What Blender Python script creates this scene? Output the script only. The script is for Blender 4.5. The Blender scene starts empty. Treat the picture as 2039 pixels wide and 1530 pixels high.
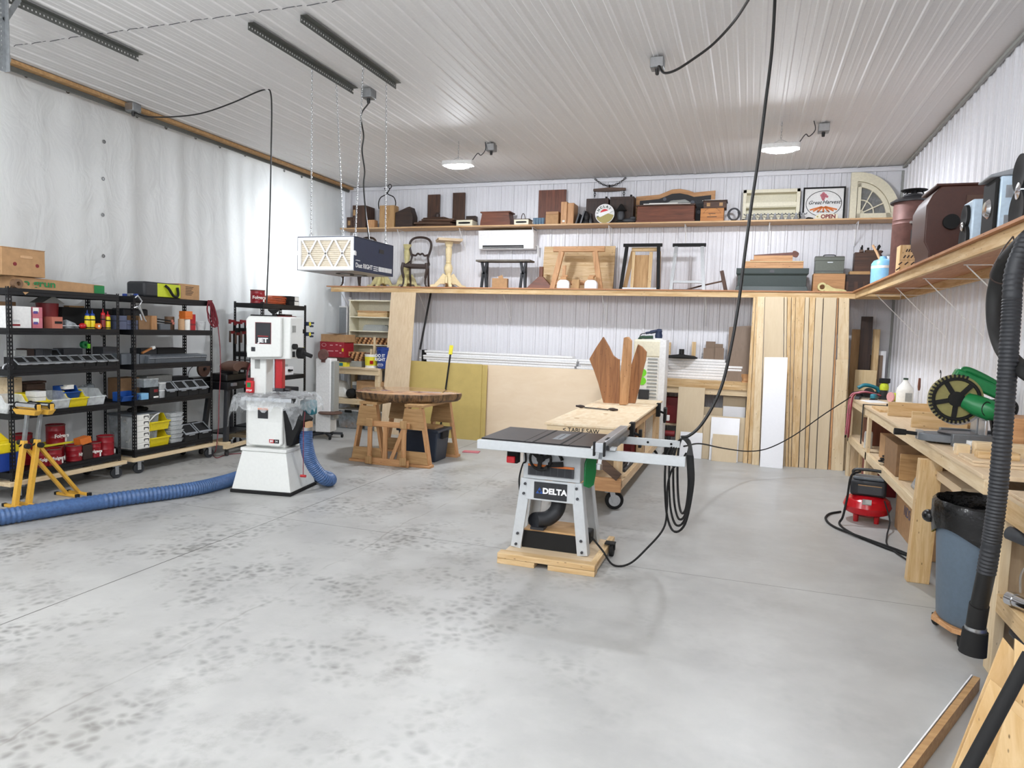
import bpy, bmesh, math, random
from mathutils import Vector, Matrix
from math import pi, sin, cos, radians as rad
random.seed(7)
SC = bpy.context.scene
COL = SC.collection
# ---------------------------------------------------------------- camera
YAW, PITCH, ROLL, FPX, CAMH = rad(18.65078), rad(4.45658), rad(1.80184), 1387.70, 1.8
_f = Vector((-sin(YAW)*cos(PITCH), cos(YAW)*cos(PITCH), -sin(PITCH)))
_r = Vector((cos(YAW), sin(YAW), 0)); _u = _r.cross(_f)
CR = cos(ROLL)*_r + sin(ROLL)*_u; CU = -sin(ROLL)*_r + cos(ROLL)*_u; CF = _f
CP = Vector((0, 0, CAMH))
cam = bpy.data.cameras.new('camera'); camo = bpy.data.objects.new('camera', cam); COL.objects.link(camo)
cam.sensor_width = 36; cam.lens = FPX/2039*36; cam.clip_start = .02
m = Matrix((CR, CU, -CF)).transposed().to_4x4(); m.translation = CP; camo.matrix_world = m
SC.camera = camo
# ---------------------------------------------------------------- world, room lamps outside the frame, exposure
w = bpy.data.worlds.new('world'); SC.world = w; w.use_nodes = True
w.node_tree.nodes['Background'].inputs[0].default_value = (.8, .9, 1, 1)
w.node_tree.nodes['Background'].inputs[1].default_value = .3
SC.view_settings.view_transform = 'Standard'; SC.view_settings.look = 'None'
SC.view_settings.gamma = 1; SC.view_settings.use_curve_mapping = False
SC.view_settings.exposure = 0.6
LAMP_W = 96
def lamp_light(name, x, y, z, watts=LAMP_W):
    l = bpy.data.lights.new(name, 'POINT'); l.shadow_soft_size = .12; l.energy = watts; l.color = (.95, .975, 1)
    o = bpy.data.objects.new(name, l); o.location = (x, y, z); COL.objects.link(o); return o
for i, (x, y) in enumerate([(-3.8, 1.8), (-.3, 1.6), (-3.8, -2), (-.3, -2), (-6.3, .4)]):
    lamp_light('ceiling_lamp_light', x, y, 3.85)
# ---------------------------------------------------------------- from the photograph to the room
def ray(px, py): return CF + (px-1019.5)/FPX*CR - (py-765)/FPX*CU
def Zp(px, py, z=0.0):
    d = ray(px, py); return CP + d*((z-CAMH)/d.z)
def Yp(px, py, y):
    d = ray(px, py); return CP + d*(y/d.y)
def Xp(px, py, x):
    d = ray(px, py); return CP + d*(x/d.x)
# ---------------------------------------------------------------- materials
def lin(c):
    if isinstance(c, str): c = [int(c[i:i+2], 16)/255 for i in (0, 2, 4)]
    return tuple(v/12.92 if v <= .04045 else ((v+.055)/1.055)**2.4 for v in c) + (1,)
MAT = {}
def _new(name):
    m = bpy.data.materials.new(name); m.use_nodes = True; nt = m.node_tree
    b = nt.nodes['Principled BSDF']; MAT[name] = m; return m, nt, b
def S(name, col, rough=.5, metal=0, var=.06, scale=40, bump=0, **kw):
    """plain painted / moulded surface with a faint procedural mottling"""
    m, nt, b = _new(name); N = nt.nodes.new; L = nt.links.new
    tc = N('ShaderNodeTexCoord'); n = N('ShaderNodeTexNoise'); n.inputs['Scale'].default_value = scale; n.inputs['Detail'].default_value = 3
    L(tc.outputs['Object'], n.inputs['Vector'])
    r = N('ShaderNodeValToRGB'); c = lin(col)
    r.color_ramp.elements[0].position = .3; r.color_ramp.elements[1].position = .7
    r.color_ramp.elements[0].color = tuple(v*(1-var) for v in c[:3])+(1,)
    r.color_ramp.elements[1].color = tuple(min(1, v*(1+var)) for v in c[:3])+(1,)
    L(n.outputs['Fac'], r.inputs['Fac']); L(r.outputs['Color'], b.inputs['Base Color'])
    b.inputs['Roughness'].default_value = rough; b.inputs['Metallic'].default_value = metal
    for k, v in kw.items(): b.inputs[k.replace('_', ' ')].default_value = v
    if bump:
        bp = N('ShaderNodeBump'); bp.inputs['Strength'].default_value = bump; bp.inputs['Distance'].default_value = .01
        L(n.outputs['Fac'], bp.inputs['Height']); L(bp.outputs['Normal'], b.inputs['Normal'])
    return m
def W(name, light, dark, axis='z', rough=.55, scale=9, stretch=.09, knots=True, contrast=.5):
    """wood: noise stretched along the grain, a few knots"""
    m, nt, b = _new(name); N = nt.nodes.new; L = nt.links.new
    tc = N('ShaderNodeTexCoord'); oi = N('ShaderNodeObjectInfo'); ad = N('ShaderNodeVectorMath'); ad.operation = 'ADD'
    sc = N('ShaderNodeVectorMath'); sc.operation = 'SCALE'; sc.inputs[0].default_value = (7.3, 5.1, 9.7)
    L(oi.outputs['Random'], sc.inputs['Scale']); L(tc.outputs['Object'], ad.inputs[0]); L(sc.outputs[0], ad.inputs[1])
    mp = N('ShaderNodeMapping'); s = [scale]*3; s['xyz'.index(axis)] = scale*stretch; mp.inputs['Scale'].default_value = s
    L(ad.outputs[0], mp.inputs['Vector'])
    n = N('ShaderNodeTexNoise'); n.inputs['Scale'].default_value = 3.2; n.inputs['Detail'].default_value = 6
    n.inputs['Roughness'].default_value = .65; n.inputs['Distortion'].default_value = .6
    L(mp.outputs[0], n.inputs['Vector'])
    r = N('ShaderNodeValToRGB'); e = r.color_ramp.elements
    e[0].position = .5-contrast*.42; e[0].color = lin(dark); e[1].position = .5+contrast*.3; e[1].color = lin(light)
    L(n.outputs['Fac'], r.inputs['Fac']); out = r.outputs['Color']
    if knots:
        v = N('ShaderNodeTexVoronoi'); mk = N('ShaderNodeMapping'); ks = [5.5]*3; ks['xyz'.index(axis)] = 2.0
        mk.inputs['Scale'].default_value = ks; L(ad.outputs[0], mk.inputs['Vector']); L(mk.outputs[0], v.inputs['Vector'])
        kr = N('ShaderNodeValToRGB'); k = kr.color_ramp.elements; k[0].position = .05; k[0].color = (1, 1, 1, 1); k[1].position = .12; k[1].color = (0, 0, 0, 1)
        L(v.outputs['Distance'], kr.inputs['Fac'])
        mx = N('ShaderNodeMix'); mx.data_type = 'RGBA'; mx.inputs[7].default_value = tuple(c*.35 for c in lin(dark)[:3])+(1,)
        L(kr.outputs['Color'], mx.inputs['Factor']); L(out, mx.inputs[6]); out = mx.outputs[2]
    L(out, b.inputs['Base Color']); b.inputs['Roughness'].default_value = rough
    return m
def W3(name, light, dark, **kw):
    for a in 'xyz': W(name+a, light, dark, a, **kw)
def glow(name, col, strength):
    m, nt, b = _new(name); b.inputs['Base Color'].default_value = lin(col); b.inputs['Emission Color'].default_value = lin(col)
    b.inputs['Emission Strength'].default_value = strength; return m
def clear(name, col, alpha=.35, rough=.15):
    """thin see-through plastic film or moulding: glossy + tinted transparency"""
    m, nt, b = _new(name); N = nt.nodes.new; L = nt.links.new
    b.inputs['Base Color'].default_value = lin(col); b.inputs['Roughness'].default_value = rough
    t = N('ShaderNodeBsdfTransparent'); mx = N('ShaderNodeMixShader'); n = N('ShaderNodeTexNoise'); n.inputs['Scale'].default_value = 14
    tc = N('ShaderNodeTexCoord'); L(tc.outputs['Object'], n.inputs['Vector'])
    mr = N('ShaderNodeMapRange'); mr.inputs['From Min'].default_value = .3; mr.inputs['From Max'].default_value = .7
    mr.inputs['To Min'].default_value = max(0, alpha-.15); mr.inputs['To Max'].default_value = min(1, alpha+.15)
    L(n.outputs['Fac'], mr.inputs['Value']); L(mr.outputs[0], mx.inputs[0]); L(t.outputs[0], mx.inputs[1]); L(b.outputs[0], mx.inputs[2])
    L(mx.outputs[0], nt.nodes['Material Output'].inputs['Surface'])
    bp = N('ShaderNodeBump'); bp.inputs['Strength'].default_value = .5; bp.inputs['Distance'].default_value = .02
    L(n.outputs['Fac'], bp.inputs['Height']); L(bp.outputs['Normal'], b.inputs['Normal'])
    return m
W3('pine', 'dcc4a0', 'c09a6c'); W3('spruce', 'e4d0ae', 'd0b488'); W3('plank', 'dcc094', 'bb935c'); W3('ply', 'dcc6a6', 'cdb390', knots=False)
W3('fir', 'cf9f70', 'a87648'); W3('shelfwood', 'd8b68c', 'b98c5c'); W3('redlip', 'c08a62', 'a06a44'); W3('cherry', '7a4630', '4e2a1c', knots=False)
W3('dark', '3e2a20', '1e1512', knots=False); W3('walnut', '573a2a', '2c1d16', knots=False); W3('old', '6a5140', '3a2c24', knots=False)
W3('slab', 'b97f50', '7c4c2c', scale=5); W3('tan', 'c09a6a', '9c7548', knots=False); W3('mdf', 'd6c4a6', 'ccb896', knots=False, contrast=.9)
W3('cedar', 'b07a4c', '7c5030', scale=7); W3('box', 'b98a5c', '9a6f48', knots=False); W3('maple', 'e6cfa4', 'd8bb88', knots=False)
W3('brownboard', '84705e', '7a6654', knots=False); W3('orange', 'c98a4c', '96582a', scale=8)
S('white', 'e6e6e4', .45); S('bright_white', 'f2f2f2', .4); S('panel_white', 'e2e2e6', .35, var=.02); S('ceiling_white', 'e0dfde', .6, var=.02, Specular_IOR_Level=.3)
S('machine_white', 'e4e6e2', .35, var=.02); S('machine_grey', 'c2c6c8', .4, var=.03); S('cream', 'e2dcc4', .5); S('creamwood', 'e6d3a6', .4)
S('black', '141414', .45); S('black_metal', '1a1b1e', .4, .3); S('matte_black', '0e0e0e', .8); S('rubber', '191919', .7)
S('iron', '4a4a4c', .35, .7); S('cast_iron', '5a5858', .32, .55, var=.1, scale=12); S('steel', 'b4b6b8', .3, .9); S('galv', '8f9294', .42, .75, var=.15, scale=25)
S('dark_galv', '6a6c68', .5, .6); S('chrome', 'dcdde0', .12, 1.0); S('aluminium', 'c4c8cc', .35, .8)
S('navy', '1c2a48', .45); S('blue', '1f4f9c', .4); S('royal', '1c3f94', .45); S('bucket_blue', '14357e', .4)
S('pale_blue', 'c6daea', .35, .1); S('sky', '7fb4d8', .35); S('teal', '1f7484', .45); S('bin_blue', '5a7488', .5); S('tote_navy', '26303f', .45)
S('red', 'b01c22', .3); S('red_dark', '7c1a20', .45); S('can_red', '8c1420', .3); S('bright_red', 'd0202a', .4); S('cord_red', '7a2630', .5); S('pink', 'c4707c', .5); S('cord_orange', 'b4532c', .5)
S('yellow', 'e2cc1c', .4); S('frame_yellow', 'd9a840', .35); S('lime', 'c0cc2c', .5); S('label_yellow', 'e8dc3c', .4)
S('green', '14703a', .4); S('tool_green', '1a7c44', .35); S('lime_green', '7cdc30', .5); S('dark_green', '20402e', .5)
S('orange', 'd8742c', .5); S('grey', '8c9094', .5); S('tool_grey', '6c7074', .45, .2); S('dark_grey', '3c3e42', .5); S('bin_grey', '5c6268', .45); S('charcoal', '26282c', .55)
S('slate', '3a444a', .5); S('cardboard', 'b08a62', .8, var=.1, scale=18); S('cardboard_dark', '8a6a4a', .8, var=.1, scale=18); S('cardboard_gold', 'bda662', .75, var=.05, scale=8)
S('box_red', '9c1c2c', .5); S('paper', 'ecebe4', .7); S('label_grey', '9a9c98', .5); S('rust', '6a4a44', .6, .3, var=.2, scale=14); S('brown', '5a4034', .6)
S('dark_brown', '33241e', .55); S('brownish', '7a5e46', .6); S('light_pink', 'd8a0a0', .5); S('purple', '5a4a90', .5); S('skin_tan', 'c8a078', .6); S('olive', 'a89a5a', .5); S('pedestal', 'cabf88', .4, var=.12, scale=20)
S('bag_black', '0b0b0c', .22, bump=1.0, scale=16); S('grommet', '707070', .4, .8); S('zinc', 'c0c2c4', .25, .9, var=.1)
clear('clear_plastic', 'e8ecec', .45, .2); clear('film', 'e4e8ea', .3, .12); clear('smoke_plastic', 'a8b0b4', .55, .25)
glow('lamp_glow', 'f2f7ff', 420)
# ---------------------------------------------------------------- meshes
class MB:
    def __init__(s): s.bm = bmesh.new()
    def _face(s, vs, m):
        try: f = s.bm.faces.new(vs); f.material_index = m; return f
        except ValueError: return None
    def hexa(s, p, m=0):
        """eight corners: bottom 0-3 counter-clockwise, top 4-7"""
        v = [s.bm.verts.new(q) for q in p]
        for f in ((3, 2, 1, 0), (4, 5, 6, 7), (0, 1, 5, 4), (1, 2, 6, 5), (2, 3, 7, 6), (3, 0, 4, 7)): s._face([v[i] for i in f], m)
        return s
    def bx(s, x0, x1, y0, y1, z0, z1, m=0):
        return s.hexa([(x0, y0, z0), (x1, y0, z0), (x1, y1, z0), (x0, y1, z0), (x0, y0, z1), (x1, y0, z1), (x1, y1, z1), (x0, y1, z1)], m)
    def cb(s, c, d, m=0, M=None):
        """box by centre and size, turned by the matrix M"""
        P = [Vector((sx*d[0]/2, sy*d[1]/2, sz*d[2]/2)) for sz in (-1, 1) for sx, sy in ((-1, -1), (1, -1), (1, 1), (-1, 1))]
        if M is not None: P = [M @ q for q in P]
        return s.hexa([q+Vector(c) for q in P], m)
    def frus(s, w0, d0, w1, d1, z0, z1, m=0, cx=0, cy=0):
        return s.hexa([(cx-w0/2, cy-d0/2, z0), (cx+w0/2, cy-d0/2, z0), (cx+w0/2, cy+d0/2, z0), (cx-w0/2, cy+d0/2, z0),
                       (cx-w1/2, cy-d1/2, z1), (cx+w1/2, cy-d1/2, z1), (cx+w1/2, cy+d1/2, z1), (cx-w1/2, cy+d1/2, z1)], m)
    def bar(s, p, q, w, t, up=(0, 0, 1), m=0):
        """straight bar from p to q, w wide across, t thick along up"""
        p, q = Vector(p), Vector(q); d = (q-p).normalized(); u = Vector(up); u = (u-d*u.dot(d))
        if u.length < 1e-5: u = Vector((1, 0, 0)); u = u-d*u.dot(d)
        u.normalize(); r = d.cross(u)
        c = [(-w/2, -t/2), (w/2, -t/2), (w/2, t/2), (-w/2, t/2)]
        return s.hexa([p+r*a+u*b for a, b in c]+[q+r*a+u*b for a, b in c], m)
    def tube(s, pts, r, n=8, m=0, closed=False):
        pts = [Vector(p) for p in pts]; k = len(pts); rs = r if isinstance(r, (list, tuple)) else [r]*k
        rings = []; u = None
        for i, p in enumerate(pts):
            a = pts[i-1] if (i or closed) else p; b = pts[(i+1) % k] if (i < k-1 or closed) else p
            d = (b-a).normalized() if (b-a).length > 1e-9 else Vector((0, 0, 1))
            if u is None: u = d.orthogonal().normalized()
            u = (u-d*u.dot(d)); u = u.normalized() if u.length > 1e-6 else d.orthogonal().normalized()
            v = d.cross(u)
            rings.append([s.bm.verts.new(p+u*(cos(2*pi*j/n)*rs[i])+v*(sin(2*pi*j/n)*rs[i])) for j in range(n)])
        for i in range(k if closed else k-1):
            A, B = rings[i], rings[(i+1) % k]
            for j in range(n): s._face([A[j], A[(j+1) % n], B[(j+1) % n], B[j]], m)
        if not closed: s._face(rings[0][::-1], m); s._face(rings[-1], m)
        return s
    def cyl(s, p, q, r, r2=None, n=20, m=0): return s.tube([p, q], [r, r if r2 is None else r2], n, m)
    def lathe(s, prof, c=(0, 0, 0), n=24, m=0, M=None, cap=True):
        c = Vector(c); M = M or Matrix(); rings = []
        for r, z in prof:
            rings.append([s.bm.verts.new(c+M @ Vector((max(r, 1e-4)*cos(2*pi*j/n), max(r, 1e-4)*sin(2*pi*j/n), z))) for j in range(n)])
        for A, B in zip(rings, rings[1:]):
            for j in range(n): s._face([A[j], A[(j+1) % n], B[(j+1) % n], B[j]], m)
        if cap: s._face(rings[0][::-1], m); s._face(rings[-1], m)
        return s
    def prism(s, poly, t, o=(0, 0, 0), u=(1, 0, 0), v=(0, 0, 1), m=0):
        """outline in the plane u,v swept by t along u x v (towards -y for the default plane)"""
        u, v, o = Vector(u), Vector(v), Vector(o); nrm = u.cross(v).normalized()
        A = [s.bm.verts.new(o+u*a+v*b) for a, b in poly]; B = [s.bm.verts.new(o+u*a+v*b+nrm*t) for a, b in poly]
        s._face(A, m); s._face(B[::-1], m); k = len(A)
        for i in range(k): s._face([A[(i+1) % k], A[i], B[i], B[(i+1) % k]], m)
        return s
    def ball(s, c, r, n=16, m=0):
        rx, ry, rz = r if isinstance(r, (tuple, list)) else (r, r, r)
        vs = bmesh.ops.create_uvsphere(s.bm, u_segments=n, v_segments=max(6, n//2), radius=1)['verts']
        for q in vs: q.co = Vector((q.co.x*rx, q.co.y*ry, q.co.z*rz))+Vector(c)
        for q in vs:
            for f in q.link_faces: f.material_index = m
        return s
    def build(s, name, mats, parent=None, loc=None, rz=0, bev=0, smooth=True, rot=None):
        bmesh.ops.recalc_face_normals(s.bm, faces=s.bm.faces[:])
        me = bpy.data.meshes.new(name); s.bm.to_mesh(me); s.bm.free()
        for k in ([mats] if isinstance(mats, str) else mats): me.materials.append(MAT[k])
        if smooth:
            me.polygons.foreach_set('use_smooth', [True]*len(me.polygons)); me.set_sharp_from_angle(angle=rad(35))
        o = bpy.data.objects.new(name, me); COL.objects.link(o)
        if parent is not None: o.parent = parent
        if loc is not None: o.location = loc
        if rot is not None: o.rotation_euler = rot
        elif rz: o.rotation_euler = (0, 0, rz)
        if bev:
            b = o.modifiers.new('bevel', 'BEVEL'); b.width = bev; b.segments = 2; b.limit_method = 'ANGLE'; b.harden_normals = False
        return o
def tag(o, label=None, cat=None, group=None, kind=None):
    if label: o['label'] = label
    if cat: o['category'] = cat
    if group: o['group'] = group
    if kind: o['kind'] = kind
    return o
def thing(name, label, cat, loc=(0, 0, 0), rz=0, group=None, rot=None):
    o = bpy.data.objects.new(name, None); COL.objects.link(o); o.location = loc; o.rotation_euler = rot or (0, 0, rz); o.empty_display_size = .05
    return tag(o, label, cat, group)
def dup(root, loc, label, rz=None, group=None, rot=None, scale=None):
    r = root.copy(); COL.objects.link(r); r.location = loc; r['label'] = label
    if rz is not None: r.rotation_euler = (0, 0, rz)
    if rot is not None: r.rotation_euler = rot
    if scale: r.scale = scale
    if group: r['group'] = group
    for ch in list(root.children):
        c = ch.copy(); COL.objects.link(c); c.parent = r
        for g in list(ch.children):
            d = g.copy(); COL.objects.link(d); d.parent = c
    return r
def text(body, size, mat, parent, loc, rot, name='lettering', bold=0, align='CENTER', sx=1.0, shear=0):
    c = bpy.data.curves.new(name, 'FONT'); c.body = body; c.size = size; c.extrude = .0006; c.offset = bold; c.shear = shear
    c.align_x = align; c.align_y = 'CENTER'; c.materials.append(MAT[mat])
    c.resolution_u = 3; q = bpy.data.objects.new(name, c); me = bpy.data.meshes.new_from_object(q); bpy.data.objects.remove(q); bpy.data.curves.remove(c)
    o = bpy.data.objects.new(name, me); COL.objects.link(o); o.parent = parent; o.location = loc; o.rotation_euler = rot; o.scale = (sx, 1, 1)
    return o
FACE_Y = (pi/2, 0, 0)            # lettering read by someone looking towards +y
FACE_X = (pi/2, 0, pi/2)         # lettering on a face that looks towards +x
FACE_NX = (pi/2, 0, -pi/2)       # on a face that looks towards -x
def struct(name, mb, mats, parent=None, **kw):
    o = mb.build(name, mats, parent, **kw)
    if parent is None: o['kind'] = 'structure'
    return o
def solo(mb, name, mats, label, cat, loc=(0, 0, 0), rz=0, group=None, **kw):
    return tag(mb.build(name, mats, None, loc=loc, rz=rz, **kw), label, cat, group)
def crate(name, label, cat, loc, d, mat, rz=0, group=None, bev=.004, rot=None, lid=None):
    """a closed box standing on loc (centre of its base); lid = (overhang, thickness, material)"""
    if lid is None:
        return solo(MB().bx(-d[0]/2, d[0]/2, -d[1]/2, d[1]/2, 0, d[2]), name, mat, label, cat, loc, rz, group, bev=bev, rot=rot)
    t = thing(name, label, cat, loc, rz, group, rot); o, h, lm = lid
    MB().bx(-d[0]/2, d[0]/2, -d[1]/2, d[1]/2, 0, d[2]-h).build('body', mat, t, bev=bev)
    MB().bx(-d[0]/2-o, d[0]/2+o, -d[1]/2-o, d[1]/2+o, d[2]-h, d[2]).build('lid', lm, t, bev=bev)
    return t
def spline(pts, k=8):
    """smooth curve through the points"""
    P = [Vector(p) for p in pts]; P = [P[0]*2-P[1]]+P+[P[-1]*2-P[-2]]; out = []
    for i in range(1, len(P)-2):
        a, b, c, d = P[i-1:i+3]
        for j in range(k):
            t = j/k; out.append(.5*((2*b)+(c-a)*t+(2*a-5*b+4*c-d)*t*t+(3*b-a-3*c+d)*t**3))
    out.append(P[-2]); return out
def outline(*pts, k=5):
    """closed smooth 2D outline"""
    P = [Vector((a, b, 0)) for a, b in pts]; n = len(P); out = []
    for i in range(n):
        a, b, c, d = P[i-1], P[i], P[(i+1) % n], P[(i+2) % n]
        for j in range(k):
            t = j/k; q = .5*((2*b)+(c-a)*t+(2*a-5*b+4*c-d)*t*t+(3*b-a-3*c+d)*t**3); out.append((q.x, q.y))
    return out
def arc(c, r, a0, a1, n=12, plane='xz'):
    out = []
    for i in range(n+1):
        a = rad(a0+(a1-a0)*i/n); u, v = r*cos(a), r*sin(a)
        out.append({'xz': (c[0]+u, c[1], c[2]+v), 'xy': (c[0]+u, c[1]+v, c[2]), 'yz': (c[0], c[1]+u, c[2]+v)}[plane])
    return out
def coil(c, r, turns, dz, n=18, jit=.1, plane='xy', squash=1.0):
    pts = []
    for i in range(int(turns*n)+1):
        a = 2*pi*i/n; k = 1+jit*sin(a*.37+i*.11); u, v, h = r*k*cos(a), r*k*sin(a)*squash, dz*i/(turns*n)
        pts.append({'xy': (c[0]+u, c[1]+v, c[2]+h), 'xz': (c[0]+u, c[1]+h, c[2]+v), 'yz': (c[0]+h, c[1]+u, c[2]+v)}[plane])
    return pts
# ================================================================ the room
XL, XR, YB, YF, ZC = -7.15, 1.97, 11.35, -3.5, 4.3
def floor_mat():
    m, nt, b = _new('concrete'); N = nt.nodes.new; L = nt.links.new
    tc = N('ShaderNodeTexCoord'); O = tc.outputs['Object']
    def noise(s, d=4, r=.55, vec=O):
        n = N('ShaderNodeTexNoise'); n.inputs['Scale'].default_value = s; n.inputs['Detail'].default_value = d; n.inputs['Roughness'].default_value = r; L(vec, n.inputs['Vector']); return n.outputs['Fac']
    def ramp(f, a, b_, ca=(0, 0, 0, 1), cb=(1, 1, 1, 1)):
        r = N('ShaderNodeValToRGB'); r.color_ramp.elements[0].position = a; r.color_ramp.elements[1].position = b_
        r.color_ramp.elements[0].color = ca; r.color_ramp.elements[1].color = cb; L(f, r.inputs['Fac']); return r.outputs['Color']
    def mul(a, c):
        q = N('ShaderNodeMath'); q.operation = 'MULTIPLY'; L(a, q.inputs[0])
        if isinstance(c, float): q.inputs[1].default_value = c
        else: L(c, q.inputs[1])
        return q.outputs[0]
    def mix(f, a, col):
        q = N('ShaderNodeMix'); q.data_type = 'RGBA'; L(f, q.inputs['Factor']); L(a, q.inputs[6]); q.inputs[7].default_value = lin(col); return q.outputs[2]
    base = ramp(noise(1.1, 7, .6), .3, .72, lin('a3a3a1'), lin('b8b8b5'))
    base = mix(mul(ramp(noise(5, 5), .45, .75), .25), base, 'c8c8c5')
    sep = N('ShaderNodeSeparateXYZ'); L(O, sep.inputs[0])
    # scuffs and paw-sized smudges, thick on the left and in the middle, scarce on the right
    wv = N('ShaderNodeTexNoise'); wv.inputs['Scale'].default_value = 6; L(O, wv.inputs['Vector'])
    ad = N('ShaderNodeVectorMath'); ad.operation = 'MULTIPLY_ADD'; L(wv.outputs['Color'], ad.inputs[0]); ad.inputs[1].default_value = (.12, .12, 0); L(O, ad.inputs[2])
    vo = N('ShaderNodeTexVoronoi'); vo.inputs['Scale'].default_value = 17; L(ad.outputs[0], vo.inputs['Vector'])
    blob = ramp(vo.outputs['Distance'], .14, .62, (1, 1, 1, 1), (0, 0, 0, 1))
    patch = ramp(noise(1.6, 5, .6), .46, .62)
    side = N('ShaderNodeMapRange'); side.inputs['From Min'].default_value = -1.6; side.inputs['From Max'].default_value = -.4; side.inputs['To Min'].default_value = 1; side.inputs['To Max'].default_value = .12; L(sep.outputs['X'], side.inputs['Value'])
    far = N('ShaderNodeMapRange'); far.inputs['From Min'].default_value = 7.5; far.inputs['From Max'].default_value = 8.8; far.inputs['To Min'].default_value = 1; far.inputs['To Max'].default_value = .1; L(sep.outputs['Y'], far.inputs['Value'])
    dirt = mul(mul(mul(blob, patch), side.outputs[0]), far.outputs[0])
    base = mix(mul(dirt, .72), base, '656461')
    base = mix(mul(mul(ramp(noise(.8, 5), .52, .72), side.outputs[0]), .35), base, '8f8c84')
    wide = mul(ramp(noise(2.6, 6, .7), .56, .70), side.outputs[0]); base = mix(mul(wide, .4), base, '7c7a74')
    # saw-cut control joints
    def joint(axis, at, w, k, base):
        s = N('ShaderNodeMath'); s.operation = 'SUBTRACT'; L(sep.outputs[axis], s.inputs[0]); s.inputs[1].default_value = at
        a = N('ShaderNodeMath'); a.operation = 'ABSOLUTE'; L(s.outputs[0], a.inputs[0])
        l = N('ShaderNodeMath'); l.operation = 'LESS_THAN'; L(a.outputs[0], l.inputs[0]); l.inputs[1].default_value = w
        return mix(mul(l.outputs[0], k), base, '55534f')
    base = joint('X', -4.02, .005, .9, base); base = joint('Y', 5.31, .004, .7, base)
    
    wob = N('ShaderNodeMath'); wob.operation = 'MULTIPLY_ADD'; L(noise(1.5, 3), wob.inputs[0]); wob.inputs[1].default_value = .22; L(sep.outputs['X'], wob.inputs[2])
    s = N('ShaderNodeMath'); s.operation = 'ADD'; L(wob.outputs[0], s.inputs[0]); s.inputs[1].default_value = 2.75
    a = N('ShaderNodeMath'); a.operation = 'ABSOLUTE'; L(s.outputs[0], a.inputs[0])
    base = mix(mul(mul(ramp(a.outputs[0], .0, .012, (1, 1, 1, 1), (0, 0, 0, 1)), ramp(noise(3), .4, .6)), .45), base, '77716a')
    L(base, b.inputs['Base Color'])
    L(ramp(noise(2.2, 5), .3, .7, (.32,)*3+(1,), (.5,)*3+(1,)), b.inputs['Roughness']); b.inputs['Specular IOR Level'].default_value = .4
    bp = N('ShaderNodeBump'); bp.inputs['Strength'].default_value = .06; bp.inputs['Distance'].default_value = .01; L(noise(30, 4), bp.inputs['Height']); L(bp.outputs['Normal'], b.inputs['Normal'])
floor_mat()
struct('floor', MB().bx(-8, XR+.1, YF-.1, YB+.2, -.12, 0), 'concrete', smooth=False)
def ribbed(length, height, period=.229, depth=.019):
    """ag-panel profile: list of (s, d) along the length; d = rib height"""
    pts = [(0, 0)]; n = int(length/period)
    for i in range(n):
        s = i*period+.02
        pts += [(s, 0), (s+.012, depth), (s+.034, depth), (s+.046, 0)]
        for k in (.095, .155): pts += [(s+k, 0), (s+k+.006, .005), (s+k+.018, .005), (s+k+.024, 0)]
    pts.append((length, 0)); return pts
def panel(prof, a, b, fn):
    """sheet: profile (s,d) swept from a to b; fn(s,d,t) -> point"""
    mb = MB(); A = [mb.bm.verts.new(fn(s, d, a)) for s, d in prof]; B = [mb.bm.verts.new(fn(s, d, b)) for s, d in prof]
    for i in range(len(A)-1): mb._face([A[i], A[i+1], B[i+1], B[i]], 0)
    return mb
def backed(o, t=-.03):
    s = o.modifiers.new('thickness', 'SOLIDIFY'); s.thickness = .004; s.offset = 0; return o
backed(struct('wall_back', panel(ribbed(XR-XL+.7, 0), 0, ZC, lambda s, d, t: (XL-.7+s, YB-d, t)), 'panel_white', smooth=False))
backed(struct('wall_right', panel(ribbed(YB-YF, 0), 0, ZC, lambda s, d, t: (XR-d, YB-s, t)), 'panel_white', smooth=False))
backed(struct('ceiling', panel([(a, b*.5) for a, b in ribbed(XR+7.85, 0)], YF, YB, lambda s, d, t: (-7.85+s, t, ZC-d)), 'ceiling_white', smooth=False))
struct('wall_front', MB().bx(-8, XR+.1, YF-.1, YF, 0, ZC), 'panel_white')
# outer wall behind the plastic sheeting, with the window whose daylight glows through
wl = MB(); wy0, wy1, wz0, wz1 = 9.05, 9.95, 2.25, 3.75
for y0, y1, z0, z1 in ((YF-.1, wy0, 0, ZC), (wy1, YB+.1, 0, ZC), (wy0, wy1, 0, wz0), (wy0, wy1, wz1, ZC)): wl.bx(-7.95, -7.85, y0, y1, z0, z1)
struct('wall_left', wl, 'panel_white')
glow('daylight', 'f4faff', 9)
wf = MB()
for y0, y1, z0, z1 in ((wy0, wy1, wz0, wz0+.05), (wy0, wy1, wz1-.05, wz1), (wy0, wy0+.05, wz0, wz1), (wy1-.05, wy1, wz0, wz1), (wy0, wy1, 2.98, 3.02)): wf.bx(-7.9, -7.84, y0, y1, z0, z1)
w1 = struct('window_1', wf, 'white'); struct('window_pane', MB().bx(-7.905, -7.895, wy0, wy1, wz0, wz1), 'daylight', w1)
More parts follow.
